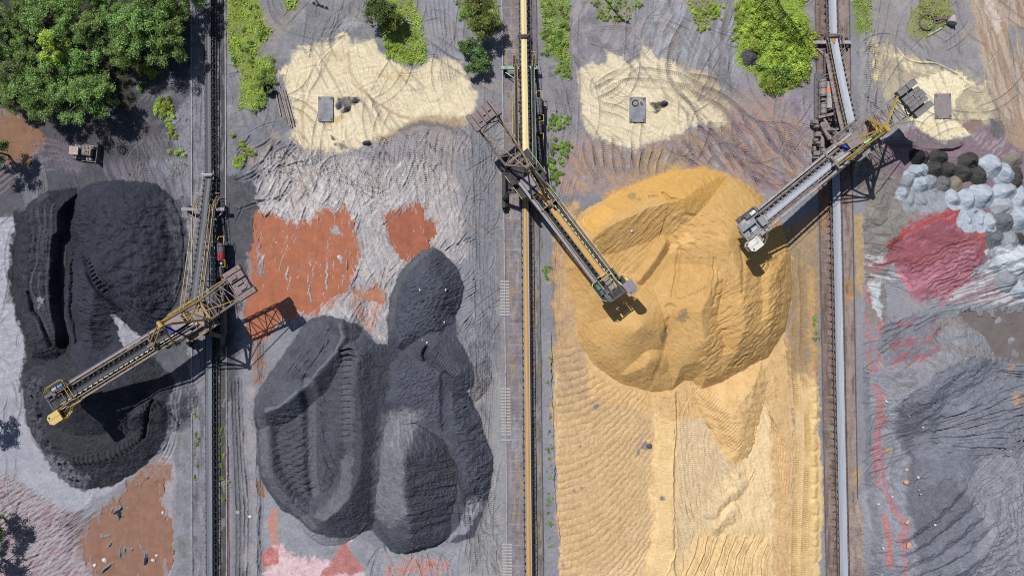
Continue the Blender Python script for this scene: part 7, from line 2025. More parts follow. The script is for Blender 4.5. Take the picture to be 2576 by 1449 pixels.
def crown_mesh(name, seed, rad, h0, h1, n, lobes=9, size=(0.28, 0.55), droop=0.0):
    """foliage spread through lobes round the limbs, with gaps between them"""
    g = np.random.default_rng(seed)
    C_, Rr = [], []
    for i in range(lobes):
        a = g.uniform(0, 6.28); t = math.sqrt(g.uniform(0.0, 1)) * 0.95 if i else 0.0
        z = h0 + (h1 - h0) * (g.uniform(0.15, 0.95) * (1 - 0.5 * t))
        C_.append((rad * t * math.cos(a), rad * t * math.sin(a), z)); Rr.append(rad * g.uniform(0.12, 0.28))
    C_ = np.array(C_); Rr = np.array(Rr)
    # sprays within each lobe
    ns = n // 22
    li = g.integers(0, lobes, ns)
    d = g.normal(0, 1, (ns, 3)); d /= np.linalg.norm(d, axis=1, keepdims=True)
    d[:, 2] = np.abs(d[:, 2]) * 1.0 - 0.25
    q = C_[li] + d * (Rr[li] * g.uniform(0.65, 1.12, ns))[:, None] * np.array([1, 1, 0.8])
    P = np.repeat(q, 22, 0) + g.normal(0, 0.25, (ns * 22, 3)) * np.array([1, 1, 0.6])
    nr = np.repeat(d, 22, 0) * 0.4 + g.normal(0, 0.55, (ns * 22, 3)) + np.array([0, 0, 0.75])
    nr /= np.linalg.norm(nr, axis=1, keepdims=True)
    V, F = leaf_quads(P, nr, g.uniform(*size, len(P)))
    return np_mesh(name, V, F), C_

def trunk_mesh(h, r, C_, seed):
    g = random.Random(seed)
    m = MB()
    p = Vector((0, 0, -0.3)); k = 5
    for i in range(k):
        q = Vector((g.uniform(-.2, .2) * (i + 1) * .5, g.uniform(-.2, .2) * (i + 1) * .5, h * 0.8 * (i + 1) / k))
        m.tube(p, q, r * (1 - 0.16 * i), 8, r * (1 - 0.16 * (i + 1))); p = q
    for c in C_:
        c = Vector(c); z = h * g.uniform(0.3, 0.6)
        mid = Vector((c.x * 0.5, c.y * 0.5, (z + c.z) / 2 + 0.3))
        m.tube((0, 0, z), mid, r * 0.4, 6, r * 0.25); m.tube(mid, c, r * 0.25, 6, r * 0.06)
    return m.mesh('trunk')

def make_tree(kind, seed, rad, h, n, mt, lobes=10, size=(0.28, 0.55)):
    root = empty('broadleaf_tree', (0, 0, 0))
    cm, C_ = crown_mesh('crown', seed, rad, h * 0.35, h, n, lobes, size)
    cm.materials.append(mt)
    tm = trunk_mesh(h, 0.05 * rad + 0.05, C_, seed); tm.materials.append(BARK)
    link('trunk', tm, None, root); link('crown', cm, None, root)
    return root

protos = []
for i, (rad, h) in enumerate(((4.0, 12.0), (4.6, 13.0), (3.4, 10.5), (4.2, 11.0), (3.7, 12.5))):
    protos.append((make_tree('t', 100 + i, rad, h, 9200, LEAF_TREE, 30, (0.13, 0.32)), rad, h, [0]))

def place_tree(i, x, y, label, group, sc=1.0, mt=None):
    """(x, y) is where the crown is seen; it stands below, nearer the middle"""
    root, rad, h, used = protos[i]
    o = root if not used[0] else copy_tree(root)
    used[0] += 1
    p = W(x, y, h * 0.72 * sc)
    o.location = (p.x, p.y, 0); o.rotation_euler.z = random.Random(x * 7 + y).uniform(0, 6.28)
    o.scale = (sc, sc, sc)
    tag(o, label, 'tree', group)
    return o
GROVE = [(35, 35), (105, 40), (52, 105), (152, 28), (205, 22), (228, 62), (262, 22), (305, 42), (350, 22), (398, 22), (62, 168), (14, 170), (112, 178), (160, 148),
         (204, 138), (252, 165), (214, 196), (136, 226), (66, 232), (176, 244), (14, 238), (275, 92), (318, 96), (362, 72), (396, 104), (412, 56), (426, 128), (434, 18), (304, 128), (330, 62), (0, 75), (95, 250),
         (-40, 20), (-50, 110), (-45, 200), (60, -35), (160, -45), (270, -45), (370, -40), (440, -50), (236, 232)]
for n_, (x, y) in enumerate(GROVE):
    if n_ % 11 == 4: continue
    if x > 345: lab = 'tall green tree on the shaded right flank of the grove, nearest the pale rail'
    elif y > 190: lab = 'leafy green tree on the lower fringe of the grove, its shadow on the dark ground'
    else: lab = 'leafy green tree inside the dense grove filling the top left corner'
    place_tree((n_ * 7 + 3) % 5, x, y, lab, 'trees of the top left grove', (0.8, 1.02, 0.9, 1.08, 0.7, 0.96, 0.62)[(n_ * 3) % 7])
t = make_tree('y', 150, 3.2, 12.5, 6000, LEAF_YEL, 10, (0.18, 0.38))
p = W(120, 108, 10.0); t.location = (p.x, p.y, 0); tag(t, 'yellow-green tree standing out among the darker grove', 'tree')
for (x, y, rad, h, mt, lab, n_) in (
        (952, 22, 3.0, 7.5, LEAF_DARK, 'dark green tree at the top of the grass island, casting a long shadow', 3400),
        (985, 48, 2.0, 5.0, LEAF_OLIVE, 'small olive tree below the dark one on the grass island', 2000),
        (1196, 24, 3.4, 8.0, LEAF_OLIVE, 'olive green tree beside the sand conveyor at the top edge', 4200),
        (1222, 62, 2.7, 7.5, LEAF_OLIVE, 'olive green tree leaning over the rail below the taller olive one', 3000),
        (1195, 146, 2.7, 5.0, LEAF_DARK, 'low dark green tree alone on grey ground right of the left sand patch', 3200),
        (1178, 112, 1.6, 3.6, LEAF_DARK, 'little dark tree just above the lone low tree', 1400),
        (-70, 1070, 3.0, 9.0, LEAF_DARK, 'dark tree left of the pale ground beside the coal cone', 3000),
        (-60, 1330, 4.0, 10.0, LEAF_DARK, 'dark tree at the lower left corner', 4000),
        (-75, 1420, 4.0, 10.0, LEAF_DARK, 'dark tree below the one at the lower left corner', 4000),
        (-60, 370, 4.0, 12.0, LEAF_TREE, 'green tree left of the brown puddle', 4000)):
    t = make_tree('x', int(x * 3 + y), rad, h, int(n_ * 1.7), mt, 22, (0.15, 0.34))
    p = W(x, y, h * 0.7); t.location = (p.x, p.y, 0); tag(t, lab, 'tree')

# ---- shrubs
def shrub_mesh(seed, r, n):
    g = np.random.default_rng(seed)
    k = 6
    c = g.normal(0, 0.55 * r, (k, 3)) * np.array([1, 1, 0.2]) + np.array([0, 0, 0.45 * r])
    li = g.integers(0, k, n)
    d = g.normal(0, 1, (n, 3)); d /= np.linalg.norm(d, axis=1, keepdims=True); d[:, 2] = np.abs(d[:, 2])
    P = c[li] + d * (r * 0.5 * g.uniform(0.3, 1.3, n) ** 0.8)[:, None]
    nr = d * 0.7 + g.normal(0, 0.5, (n, 3)) + np.array([0, 0, .6]); nr /= np.linalg.norm(nr, axis=1, keepdims=True)
    V, F = leaf_quads(P, nr, g.uniform(0.10, 0.26, n))
    return np_mesh('shrub', V, F)
SH = {}
for key, mt in (('bush', LEAF_BUSH), ('weed', LEAF_WEED), ('yel', LEAF_YEL)):
    SH[key] = []
    for i in range(4):
        me = shrub_mesh(200 + i + len(SH) * 10, 1.0, 700); me.materials.append(mt); SH[key].append(me)
def shrub(x, y, r, key, label, group):
    g = random.Random(int(x * 13 + y * 7))
    o = link('shrub', SH[key][g.randrange(4)])
    p = W(x, y, 0.6 * r)
    o.location = (p.x, p.y, ground_z(*G(x, y, 0.6 * r)) - 0.05); o.rotation_euler.z = g.uniform(0, 6.28); o.scale = (r, r, r * g.uniform(.8, 1.15))
    tag(o, label, 'shrub', group)
def inside(poly, x, y):
    c = False
    for (ax, ay), (bx, by) in zip(poly, poly[1:] + poly[:1]):
        if (ay > y) != (by > y) and x < (bx - ax) * (y - ay) / (by - ay) + ax: c = not c
    return c
def shrubs(poly, n, rr, key, label, group, seed, sep=0.5):
    g = random.Random(seed); got = []; tries = 0
    xs = [p[0] for p in poly]; ys = [p[1] for p in poly]
    while len(got) < n and tries < 4000:
        tries += 1
        x, y, r = g.uniform(min(xs), max(xs)), g.uniform(min(ys), max(ys)), g.uniform(*rr)
        if inside(poly, x, y) and all((x - a) ** 2 + (y - b) ** 2 > (sep * (r + c) / S) ** 2 for a, b, c in got):
            got.append((x, y, r))
    for x, y, r in got: shrub(x, y, r, key, label, group)
G8 = R(2, 0, [(1700, -60), (1690, 100), (1665, 330), (1690, 500), (1800, 560), (1860, 640), (1910, 690)]) + R(3, 0, [(60, 705), (160, 690), (240, 600), (300, 480), (330, 330), (310, 200), (290, 100), (300, -60)])
shrubs(R(3, 0, [(-60, 60), (200, 100), (300, 250), (330, 330), (300, 480), (240, 600), (160, 690), (60, 705), (-20, 690), (-60, 600), (-90, 400)]), 52, (0.7, 1.8), 'bush', 'bright green shrub in the thicket beside the grey conveyor', 'shrubs of the bright thicket', 5)
shrubs(R(3, 0, [(-60, 60), (200, 100), (300, 250), (330, 330), (300, 480), (240, 600), (160, 690), (60, 705), (-20, 690), (-60, 600), (-90, 400)]), 14, (0.5, 1.3), 'weed', 'darker green shrub mixed into the bright thicket', 'darker shrubs of the thicket', 25)
shrubs(R(2, 0, [(1700, 20), (1900, 20), (1920, 260), (1760, 240), (1680, 300)]), 16, (0.5, 1.1), 'yel', 'yellowish shrub on the upper left side of the thicket', 'yellow shrubs of the thicket', 6)
for (x, y, r) in ((1966, 196, 2.1), (1950, 178, 1.5), (1985, 180, 1.4)):
    shrub(x, y, r, 'weed', 'rounded dark green shrub at the lower tip of the bright thicket', 'dark shrubs at the thicket tip')
shrubs(R(2, 0, [(215, 20), (420, 20), (410, 160), (430, 330), (440, 460), (430, 590), (370, 600), (330, 540), (350, 470), (250, 400), (215, 240)]), 30, (0.25, 0.85), 'weed', 'green shrub in the strip right of the sand conveyor', 'shrubs right of the sand conveyor', 7)
shrubs(R(2, 0, [(270, 860), (430, 880), (400, 960), (280, 1000)]), 10, (0.35, 0.8), 'weed', 'low weed bush beside the green tripper car', 'bushes beside the middle tripper', 8)
shrubs(R(2, 0, [(300, 1080), (430, 1060), (400, 1160), (350, 1300), (330, 1420), (280, 1400), (290, 1200)]), 18, (0.4, 1.0), 'weed', 'weedy bush on the verge near the middle stacker', 'bushes on the verge near the middle stacker', 9)
shrubs(R(0, 0, [(1170, 780), (1260, 740), (1310, 850), (1260, 880), (1190, 870)]), 9, (0.5, 1.0), 'bush', 'green bush on the grey slope below the grove', 'bushes on the slope below the grove', 10)
shrubs(R(0, 0, [(1240, 900), (1300, 900), (1320, 1030), (1260, 1010)]), 7, (0.3, 0.7), 'bush', 'small green bush in the line running down from the slope', 'small bushes in a line', 11)
shrub(445, 382, 0.9, 'yel', 'single yellow-green bush right of the bulldozer', None)
for (x, y) in ((366, 176), (376, 186), (362, 168)): shrub(x, y, 1.1, 'yel', 'bright yellow-green bush in the gap on the right of the grove', 'bushes in the grove gap')
for (x, y) in ((356, 214), (350, 226)): shrub(x, y, 0.7, 'weed', 'pale bush below the bright one in the grove gap', 'pale bushes in the grove gap')
shrubs(R(0, 0, [(1730, 1020), (1800, 1020), (1900, 1170), (1850, 1220), (1790, 1290), (1760, 1240), (1780, 1120)]), 14, (0.35, 0.9), 'bush', 'green bush right of the coal conveyor near its tripper', 'bushes near the coal tripper', 12)
shrubs(R(1, 0, [(20, 560), (130, 440), (110, 640), (40, 800), (0, 840)]), 16, (0.5, 1.1), 'weed', 'green bush at the lower end of the grass strip beside the black tub', 'bushes at the end of the grass strip', 13)
shrubs(R(1, 0, [(980, 300), (1080, 330), (1180, 420), (1160, 480), (1080, 470), (1000, 410)]), 12, (0.4, 0.9), 'bush', 'bright bush on the lower edge of the grass island', 'bushes on the grass island', 14)
shrubs(R(1, 0, [(1500, 20), (1600, 60), (1640, 180), (1560, 150)]), 8, (0.4, 0.9), 'weed', 'weedy bush left of the olive trees', 'bushes left of the olive trees', 15)
shrubs(R(2, 0, [(1300, 10), (1560, 10), (1540, 120), (1430, 230), (1370, 160)]), 14, (0.35, 0.8), 'yel', 'low bush on the green wedge at the top edge', 'bushes on the green wedge', 16)
shrubs(R(2, 0, [(580, 10), (980, 10), (880, 120), (740, 170), (640, 110)]), 14, (0.3, 0.7), 'weed', 'low weed bush on the rough grass patch at the top edge', 'bushes on the rough grass patch', 17)
shrubs(R(2, 2, [(262, -380), (292, -380), (300, 640), (310, 1100), (290, 1449), (270, 1449), (255, 700)]), 30, (0.15, 0.42), 'weed', 'dusty weed on the edge between the cinder path and sand flat', 'weeds along the sand flat edge', 18)
shrubs(R(2, 1, [(228, 540), (275, 560), (270, 680), (240, 660)]), 8, (0.25, 0.5), 'weed', 'dusty weed beside the middle stacker boom', 'weeds beside the middle boom', 19)
shrubs(R(3, 2, [(440, 340), (475, 340), (500, 1200), (470, 1200)]), 8, (0.2, 0.4), 'weed', 'tiny weed in the slab joints left of the grey conveyor', 'weeds left of the grey conveyor', 20)
shrubs(R(3, 1, [(335, 940), (375, 940), (375, 1160), (345, 1160)]), 5, (0.25, 0.5), 'weed', 'tiny green weed on the ochre track beside the grey conveyor', 'weeds on the ochre track', 21)
shrubs(R(0, 2, [(1455, 300), (1500, 200), (1480, 800), (1460, 700)]), 9, (0.2, 0.45), 'weed', 'tiny weed on the slabs left of the coal conveyor', 'weeds on the coal conveyor slabs', 22)
shrubs(R(0, 2, [(1640, 330), (1690, 330), (1690, 900), (1660, 900)]), 7, (0.25, 0.5), 'weed', 'small weed in the cinders right of the coal conveyor', 'weeds right of the coal conveyor', 23)

shrubs(R(0, 0, [(1730, 20), (1920, 20), (1990, 200), (1960, 330), (1930, 440), (1830, 560), (1740, 440)]), 16, (0.25, 0.7), 'weed', 'dark green weed bush in the long grass strip right of the coal conveyor', 'weed bushes in the grass strip', 26)
# ---- grass, uncountable: one sheet of tufts for each of two kinds
GRASS = [(R(0, 0, [(1712, -400), (1960, -400), (1960, 0), (1720, 0)]) , 0), (R(0, 0, [(1716, -60), (1936, -60), (1990, 150), (2060, 260), (1960, 330), (1940, 430), (2060, 430), (2060, 560), (2010, 680), (1990, 800), (1930, 860), (1840, 800), (1800, 860), (1750, 900), (1790, 820), (1820, 640), (1800, 520), (1740, 460), (1720, 300)]), 0),
         (R(1, 0, [(195, -60), (320, -60), (300, 70), (250, 95), (205, 50)]), 0), (R(1, 0, [(830, -60), (1110, -60), (1200, 60), (1260, 200), (1295, 400), (1270, 470), (1180, 495), (1080, 480), (990, 420), (960, 280), (920, 160), (850, 60)]), 0),
         (R(1, 0, [(1480, -60), (1820, -60), (1830, 220), (1700, 260), (1600, 200), (1530, 100)]), 0), (R(2, 0, [(210, -60), (430, -60), (410, 160), (420, 330), (440, 460), (440, 600), (380, 610), (330, 560), (350, 470), (250, 400), (220, 240), (205, 100)]), 0),
         (R(2, 0, [(555, -60), (1000, -60), (940, 60), (880, 140), (740, 180), (640, 130)]), 1), (R(2, 0, [(1285, -60), (1570, -60), (1550, 130), (1430, 250), (1360, 180)]), 1), (G8, 0),
         (R(3, 0, [(640, -60), (770, -60), (790, 240), (660, 260), (650, 140)]), 0), (R(3, 0, [(1150, -60), (1390, -60), (1400, 120), (1330, 210), (1190, 290), (1060, 270), (1080, 150)]), 1),
         (R(0, 0, [(1040, 520), (1250, 500), (1230, 600), (1080, 720), (1030, 640)]), 1), (R(0, 0, [(1290, 860), (1420, 760), (1430, 1449), (1350, 1449), (1260, 1240)]), 2), (R(0, 0, [(1700, 380), (1800, 500), (1830, 700), (1720, 700)]), 2),
         (R(1, 0, [(100, 160), (150, 270), (60, 330), (0, 300)]), 1), (R(0, 2, [(1640, 0), (1740, 0), (1740, 1000), (1690, 1449), (1650, 1449)]), 2), (R(3, 0, [(320, 0), (385, 0), (380, 300), (330, 330)]), 2), (R(3, 0, [(650, 260), (760, 270), (740, 420), (640, 430)]), 2),
         (R(2, 0, [(330, 640), (440, 640), (440, 1060), (330, 1060)]), 2), (R(2, 1, [(135, 100), (170, 100), (165, 1449), (150, 1449)]), 2), (R(2, 2, [(165, 0), (200, 0), (200, 800), (165, 800)]), 2), (R(1, 0, [(1500, 180), (1640, 260), (1620, 330), (1540, 300)]), 2)]
acc = {0: [], 1: [], 2: []}
for poly, kind in GRASS:
    xs = [p[0] for p in poly]; ys = [p[1] for p in poly]
    area = (max(xs) - min(xs)) * (max(ys) - min(ys)) * S * S
    n = int(area * (11.0, 9.0, 3.2)[kind])
    x = vr.uniform(min(xs), max(xs), n).astype(np.float32); y = vr.uniform(min(ys), max(ys), n).astype(np.float32)
    wx = fbm(x, y, 26, 3, 90, 0.6) * 9; wy = fbm(x, y, 26, 3, 95, 0.6) * 9
    d = sdist(poly, x + wx, y + wy)
    dens = fbm(x, y, 30, 3, 97, 0.6)
    keep = (d > vr.uniform(-3, 6, n)) & (dens > vr.uniform((-1.3, -0.7, 0.0)[kind], (-0.3, 0.5, 0.9)[kind], n))
    acc[kind].append((x[keep], y[keep]))
    if kind < 2:
        w = win(poly, 30)
        m = sstep(sdist(poly, X[w] + WXF[w] * 10, Y[w] + WYF[w] * 10) / 14 + 0.5) * (0.9, 0.6)[kind]
GM = {0: ('grass', GRASS_M, 'thick green grass on the verges and islands of the yard'), 1: ('grass', GRASS_D, 'sparse yellowish grass on grey ground'), 2: ('ground_cover', LEAF_WEED, 'scattered low weeds in the cinders')}
for kind in (0, 1, 2):
    x = np.concatenate([a[0] for a in acc[kind]]); y = np.concatenate([a[1] for a in acc[kind]])
    k = 3
    gi = np.clip(np.rint((x - GX0) / GS).astype(int), 0, NX - 1); gj = np.clip(np.rint((y - GY0) / GS).astype(int), 0, NY - 1)
    z = HG[gj, gi]
    big = 0.6 + 0.8 * np.clip(fbm(x, y, 18, 3, 99, 0.6) + 0.4, 0, 1.3)
    P = np.stack([(x - CX) * S, -(y - CY) * S, z], -1)
    P = np.repeat(P, k, 0) + vr.normal(0, 1, (len(P) * k, 3)) * np.array([0.14, 0.14, 0.0]) + np.abs(vr.normal(0, 1, (len(P) * k, 1))) * np.array([[0, 0, 0.12]]) * np.repeat(big, k)[:, None] + np.array([0, 0, 0.05])
    nr = vr.normal(0, 0.6, P.shape) + np.array([0, 0, 0.9]); nr /= np.linalg.norm(nr, axis=1, keepdims=True)
    V, F = leaf_quads(P, nr, vr.uniform(0.14, 0.32, len(P)) * np.repeat(big, k))
    o = link(GM[kind][0], np_mesh('grass', V, F), GM[kind][1]); tag(o, GM[kind][2], 'grass', kind='stuff')
# ------------------------------------------------------------------ single things in the yard
def put(name, x, y, rz, label, cat, group=None, h=0.0, dz=0.0):
    p = W(x, y, h)
    o = empty(name, (p.x, p.y, ground_z(x, y) + dz), rz); tag(o, label, cat, group)
    return o
# bulldozer, blade toward +x
M_DOZ = mat('dusty_dozer_paint', '#8d7f76', 0.7, vary=0.3, dirt='#55504f', dirt_amt=0.6)
b = put('bulldozer', 211, 384, math.radians(-7), 'dusty bulldozer with a wide dark blade at the edge of the grove shadow', 'bulldozer', h=1.0)
for s in (-1, 1):
    m = MB()
    prof = [(-2.3, 0.35), (-2.0, 0.0), (1.6, 0.0), (2.0, 0.4), (1.7, 0.85), (-2.0, 0.9)]
    n = len(prof); y0, y1 = s * 0.85, s * 1.4
    m.add([(p[0], y0, p[1]) for p in prof] + [(p[0], y1, p[1]) for p in prof], [tuple(range(n)), tuple(range(n, 2 * n))] + [(i, (i + 1) % n, n + (i + 1) % n, n + i) for i in range(n)])
    tr_ = m.build('crawler_track', M_DARK, b)
    m = MB()
    for x in np.arange(-1.9, 1.7, 0.28): m.box((x, s * 1.12, 0.92), (0.10, 0.56, 0.09))
    m.build('track_grouser', M_LIGHT, tr_)
m = MB(); m.box((0.75, 0, 1.25), (1.9, 1.2, 0.95)); m.box((0.6, 0, 1.78), (1.5, 0.9, 0.14)); m.box((-0.4, 0, 0.75), (3.6, 1.5, 0.6)); m.tube((0.9, 0.25, 1.8), (0.9, 0.25, 2.4), 0.08, 10); m.box((-1.9, 0, 1.2), (0.7, 1.5, 0.6)); m.build('body', M_DOZ, b)
m = MB(); m.box((-1.15, 0, 1.75), (1.4, 1.35, 1.3)); cb = m.build('cab', M_DOZ, b)
MB().box((-1.15, 0, 2.47), (1.75, 1.6, 0.13)).build('cab_roof', mat('dozer_roof', '#b3a59c', 0.7, vary=0.2, dirt='#8a7d77'), cb)
for s in (-1, 1): MB().box((-1.15, s * 0.68, 1.95), (1.0, 0.03, 0.7)).build('window', M_GLASS, cb)
rows = []
for t in np.linspace(-1, 1, 9):
    a = t * 0.55
    rows.append([(2.75 + 0.35 * (1 - math.cos(a * 1.6)) + (0.12 if abs(y) > 1.8 else 0), y, 0.75 + 0.75 * t) for y in (-1.95, -1.7, 0, 1.7, 1.95)])
rows2 = [[(p[0] - 0.12, p[1], p[2]) for p in r] for r in rows]
m = MB(); m.strip(rows); m.strip(rows2); m.strip([rows[-1], rows2[-1]]); m.strip([rows[0], rows2[0]])
m.strip([[r[0] for r in rows], [r[0] for r in rows2]]); m.strip([[r[-1] for r in rows], [r[-1] for r in rows2]])
bl = m.build('blade', M_MID, b)
MB().box((2.98, 0, 0.02), (0.3, 3.9, 0.08)).build('cutting_edge', M_LIGHT, bl)
for s in (-1, 1): MB().beam((-0.6, s * 1.55, 0.6), (2.65, s * 1.55, 0.5), 0.2).build('push_arm', M_DOZ, b)

# tub
t = put('tub', 678, 227, 0, 'round black tub standing beside the beam bundle at the grass edge', 'tub', h=0.6)
m = MB(); n = 24
for (r0, r1, z0, z1) in ((0.95, 1.0, 0, 1.25), (0.86, 0.9, 1.25, 0.2)):
    m.strip([[(r0 * math.cos(a), r0 * math.sin(a), z0), (r1 * math.cos(a), r1 * math.sin(a), z1)] for a in np.linspace(0, 2 * math.pi, n + 1)])
m.ring((0, 0, 1.25), 0.95, 0.06, 28, 6)
m.build('shell', M_RUBBER, t); MB().tube((0, 0, 0.15), (0, 0, 0.22), 0.88, 24).build('bottom', M_DARK, t)
MB().box((1.15, -0.1, 1.0), (0.5, 0.3, 0.35)).build('bracket', M_RUST, t)
# bundle of beams
for j in range(7):
    x, y, ln = (710 + j * 3.2 - (9 if j == 0 else 0), 268 + (-3, 4, 0, 2, 6, 3, 5)[j], (4.6, 6.5, 8.2, 7.6, 8.0, 6.8, 7.4)[j])
    o = put('steel_beam', x, y, math.radians(-90 + 15 + (-3, 1, 0, .6, -.4, .8, 0)[j]), 'rusty steel beam in the bundle beside the left sand patch', 'beam', 'steel beams in a bundle', dz=0.05)
    m = MB(); m.beam((-ln / 2, 0, 0.04), (ln / 2, 0, 0.04), 0.22, 0.06); m.beam((-ln / 2, 0, 0.30), (ln / 2, 0, 0.30), 0.22, 0.06); m.beam((-ln / 2, 0, 0.17), (ln / 2, 0, 0.17), 0.06, 0.2)
    m.build('profile', M_RUST if j % 2 else M_STEEL, o)
# concrete pads with lifting loops
for (x, y, w_, h_, lab, mt, rz) in ((820, 276, 3.0, 5.0, 'bluish concrete pad on the left sand patch beside the coal heaps', M_CONC, 0.0), (1603, 277, 3.2, 5.0, 'bluish concrete pad with a coiled hose on the middle sand patch', M_CONC, -0.01),
                                    (2371, 268, 3.3, 5.0, 'rust-stained concrete pad on the right sand patch', mat('stained_concrete', '#8a7e80', 0.85, vary=0.25, dirt='#85898f', dirt_amt=0.5), 0.03)):
    o = put('concrete_pad', x, y, rz, lab, 'concrete pad', dz=0.02)
    m = MB(); m.prism([(-w_ / 2, -h_ / 2 + .1), (-w_ / 2 + .1, -h_ / 2), (w_ / 2 - .1, -h_ / 2), (w_ / 2, -h_ / 2 + .1), (w_ / 2, h_ / 2), (-w_ / 2, h_ / 2)], 0, 0.32)
    m.build('slab', mt, o)
    for sx in (-1, 1):
        for sy in (-1, 1):
            l_ = MB(); l_.ring((0, 0, 0.36), 0.2, 0.045, 14, 5); q = l_.build('lifting_loop', M_DARK, o); q.location = (sx * (w_ / 2 - .35), sy * (h_ / 2 - .4), 0); q.rotation_euler = (0.3, 0, sx)
o = put('hose', 1597, 262, 0, 'coiled black hose lying on the middle concrete pad', 'hose', dz=0.36)
m = MB(); m.ring((0, 0, 0.06), 0.62, 0.06, 30, 6); m.ring((0.05, 0.04, 0.14), 0.58, 0.06, 30, 6, a0=0.4, a1=5.2); m.build('coil', M_RUBBER, o)
o = put('standpipe', 1609, 259, 0, 'little yellow standpipe next to the coiled hose', 'standpipe', dz=0.32)
m = MB(); m.tube((0, 0, 0), (0, 0, 1.1), 0.1, 10); m.tube((0, 0, 0), (0, 0, 0.1), 0.22, 12); m.build('pipe', M_YELB, o)
MB().ring((0, 0, 1.15), 0.2, 0.035, 16, 5).build('hand_wheel', M_YELB, o)
m = MB(); m.tube((0, 0, 0.7), (0.35, -0.2, 0.65), 0.07, 8); m.build('outlet', M_DARK, o)
# hoop and skip in the right grass
o = put('hoop', 2331, 58, 0, 'big grey hoop lying on the grass patch at the upper right', 'hoop', dz=0.12)
for j in range(8):
    MB().ring((0, 0, 0.1), 1.5, 0.17, 6, 6, a0=j * math.pi / 4, a1=(j + 1) * math.pi / 4 - 0.02).build('segment', M_MID, o)
o = put('skip_bucket', 2391, 54, math.radians(70), 'conical grey bucket tipped on its side beside beams on the grass', 'bucket', dz=0.05)
m = MB(); m.tube((-0.75, 0, 0.75), (0.95, 0, 0.62), 0.95, 22, 0.42); m.build('shell', M_LIGHT, o)
m = MB(); m.ring((0, 0, 0), 0.95, 0.06, 24, 6); q = m.build('rim', M_STEEL, o); q.location = (-0.75, 0, 0.75); q.rotation_euler = (0, math.pi / 2, 0)
m = MB(); m.tube((0.95, 0, 0.62), (1.05, 0, 0.62), 0.43, 16); m.build('gate', M_DARK, o)
for j, (x, y, a, ln) in enumerate(((2370, 46, 12, 3.4), (2374, 52, 20, 2.8), (2366, 50, 6, 2.2))):
    o = put('steel_beam', x, y, math.radians(a), ('long', 'middle', 'short')[j] + ' rusty beam lying against the tipped bucket', 'beam', 'beams by the bucket', dz=0.1 + j * .1)
    m = MB(); m.beam((-ln / 2, 0, 0.1), (ln / 2, 0, 0.1), 0.26, 0.2); m.beam((-ln / 2, 0, 0.22), (ln / 2, 0, 0.22), 0.34, 0.05); m.build('profile', M_RUST, o)
o = put('plank', 2350, 82, math.radians(30), 'grey plank lying at the lower edge of the right grass patch', 'plank', dz=0.08)
m = MB(); m.box((0, 0, 0.06), (3.3, 0.34, 0.1)); m.box((0.1, 0.02, 0.13), (2.6, 0.2, 0.04)); m.build('board', M_CONCW, o)
# pipe support frame on the grass island
o = put('pipe_support', 988, 60, math.radians(4), 'low steel frame with a crossbar on the grass island', 'frame')
m = MB(); m.beam((-2.4, 0, 2.6), (2.4, 0, 2.6), 0.3, 0.25); m.build('crossbar', M_LIGHT, o)
for s in (-1, 1):
    MB().beam((s * 2.0, 0, 0), (s * 2.0, 0, 2.5), 0.22).build('post', M_STEEL, o)
    MB().beam((s * 2.0, 0, 1.2), (s * 1.0, 0, 2.5), 0.1).build('brace', M_STEEL, o)
for j, (x, y, a) in enumerate(((1015, 50, -18), (1022, 58, -20))):
    o = put('pipe', x, y, math.radians(a), 'thin grey pipe lying in the grass behind the low steel frame', 'pipe', 'pipes in the grass island', dz=0.2)
    m = MB(); m.tube((-1.6, 0, 0.1), (1.6, 0, 0.1), 0.07, 8); m.tube((1.5, 0, 0.1), (1.62, 0, 0.1), 0.1, 8); m.build('tube', M_LIGHT, o)
# light masts: they stand just beyond the upper edge; their shadows reach into the yard
for j, (x, y) in enumerate(((722, -88), (1480, -52), (2240, -112))):
    o = put('light_mast', x, y, math.radians(-20), ('floodlight mast beyond the top edge above the left yard', 'floodlight mast beyond the top edge above the sand yard', 'floodlight mast beyond the top edge above the right grass')[j], 'light mast')
    m = MB(); m.tube((0, 0, 0), (0, 0, 18), 0.22, 10, 0.12); m.build('pole', M_STEEL, o)
    m = MB(); m.beam((-1.5, 0, 18), (1.5, 0, 18), 0.14); m.build('crossarm', M_STEEL, o)
    for s in (-1.35, -0.45, 0.45, 1.35):
        m = MB(); m.tube((s, 0, 17.9), (s, 0, 17.2), 0.12, 10, 0.34); m.build('lamp_head', M_DARK, o)
# lattice pylon
o = put('lattice_pylon', 1915, -4, 0.35, 'dark lattice pylon rising from the green thicket at the top edge', 'pylon')
m = MB(); hh = 22.0
def leg(sx, sy, t): r = 2.3 * (1 - t) + 0.4 * t; return (sx * r, sy * r, hh * t)
for sx in (-1, 1):
    for sy in (-1, 1): m.beam(leg(sx, sy, 0), leg(sx, sy, 1), 0.13)
ts = np.linspace(0, 1, 9) ** 0.8
for a, b_ in zip(ts[:-1], ts[1:]):
    for (p, q) in (((-1, -1), (1, -1)), ((1, -1), (1, 1)), ((1, 1), (-1, 1)), ((-1, 1), (-1, -1))):
        m.beam(leg(*p, a), leg(*q, b_), 0.06); m.beam(leg(*q, a), leg(*p, b_), 0.06); m.beam(leg(*p, b_), leg(*q, b_), 0.08)
m.build('tower', M_DARK, o)
for z in (17, 20): MB().beam((-3, 0, z), (3, 0, z), 0.16).build('crossarm', M_DARK, o)
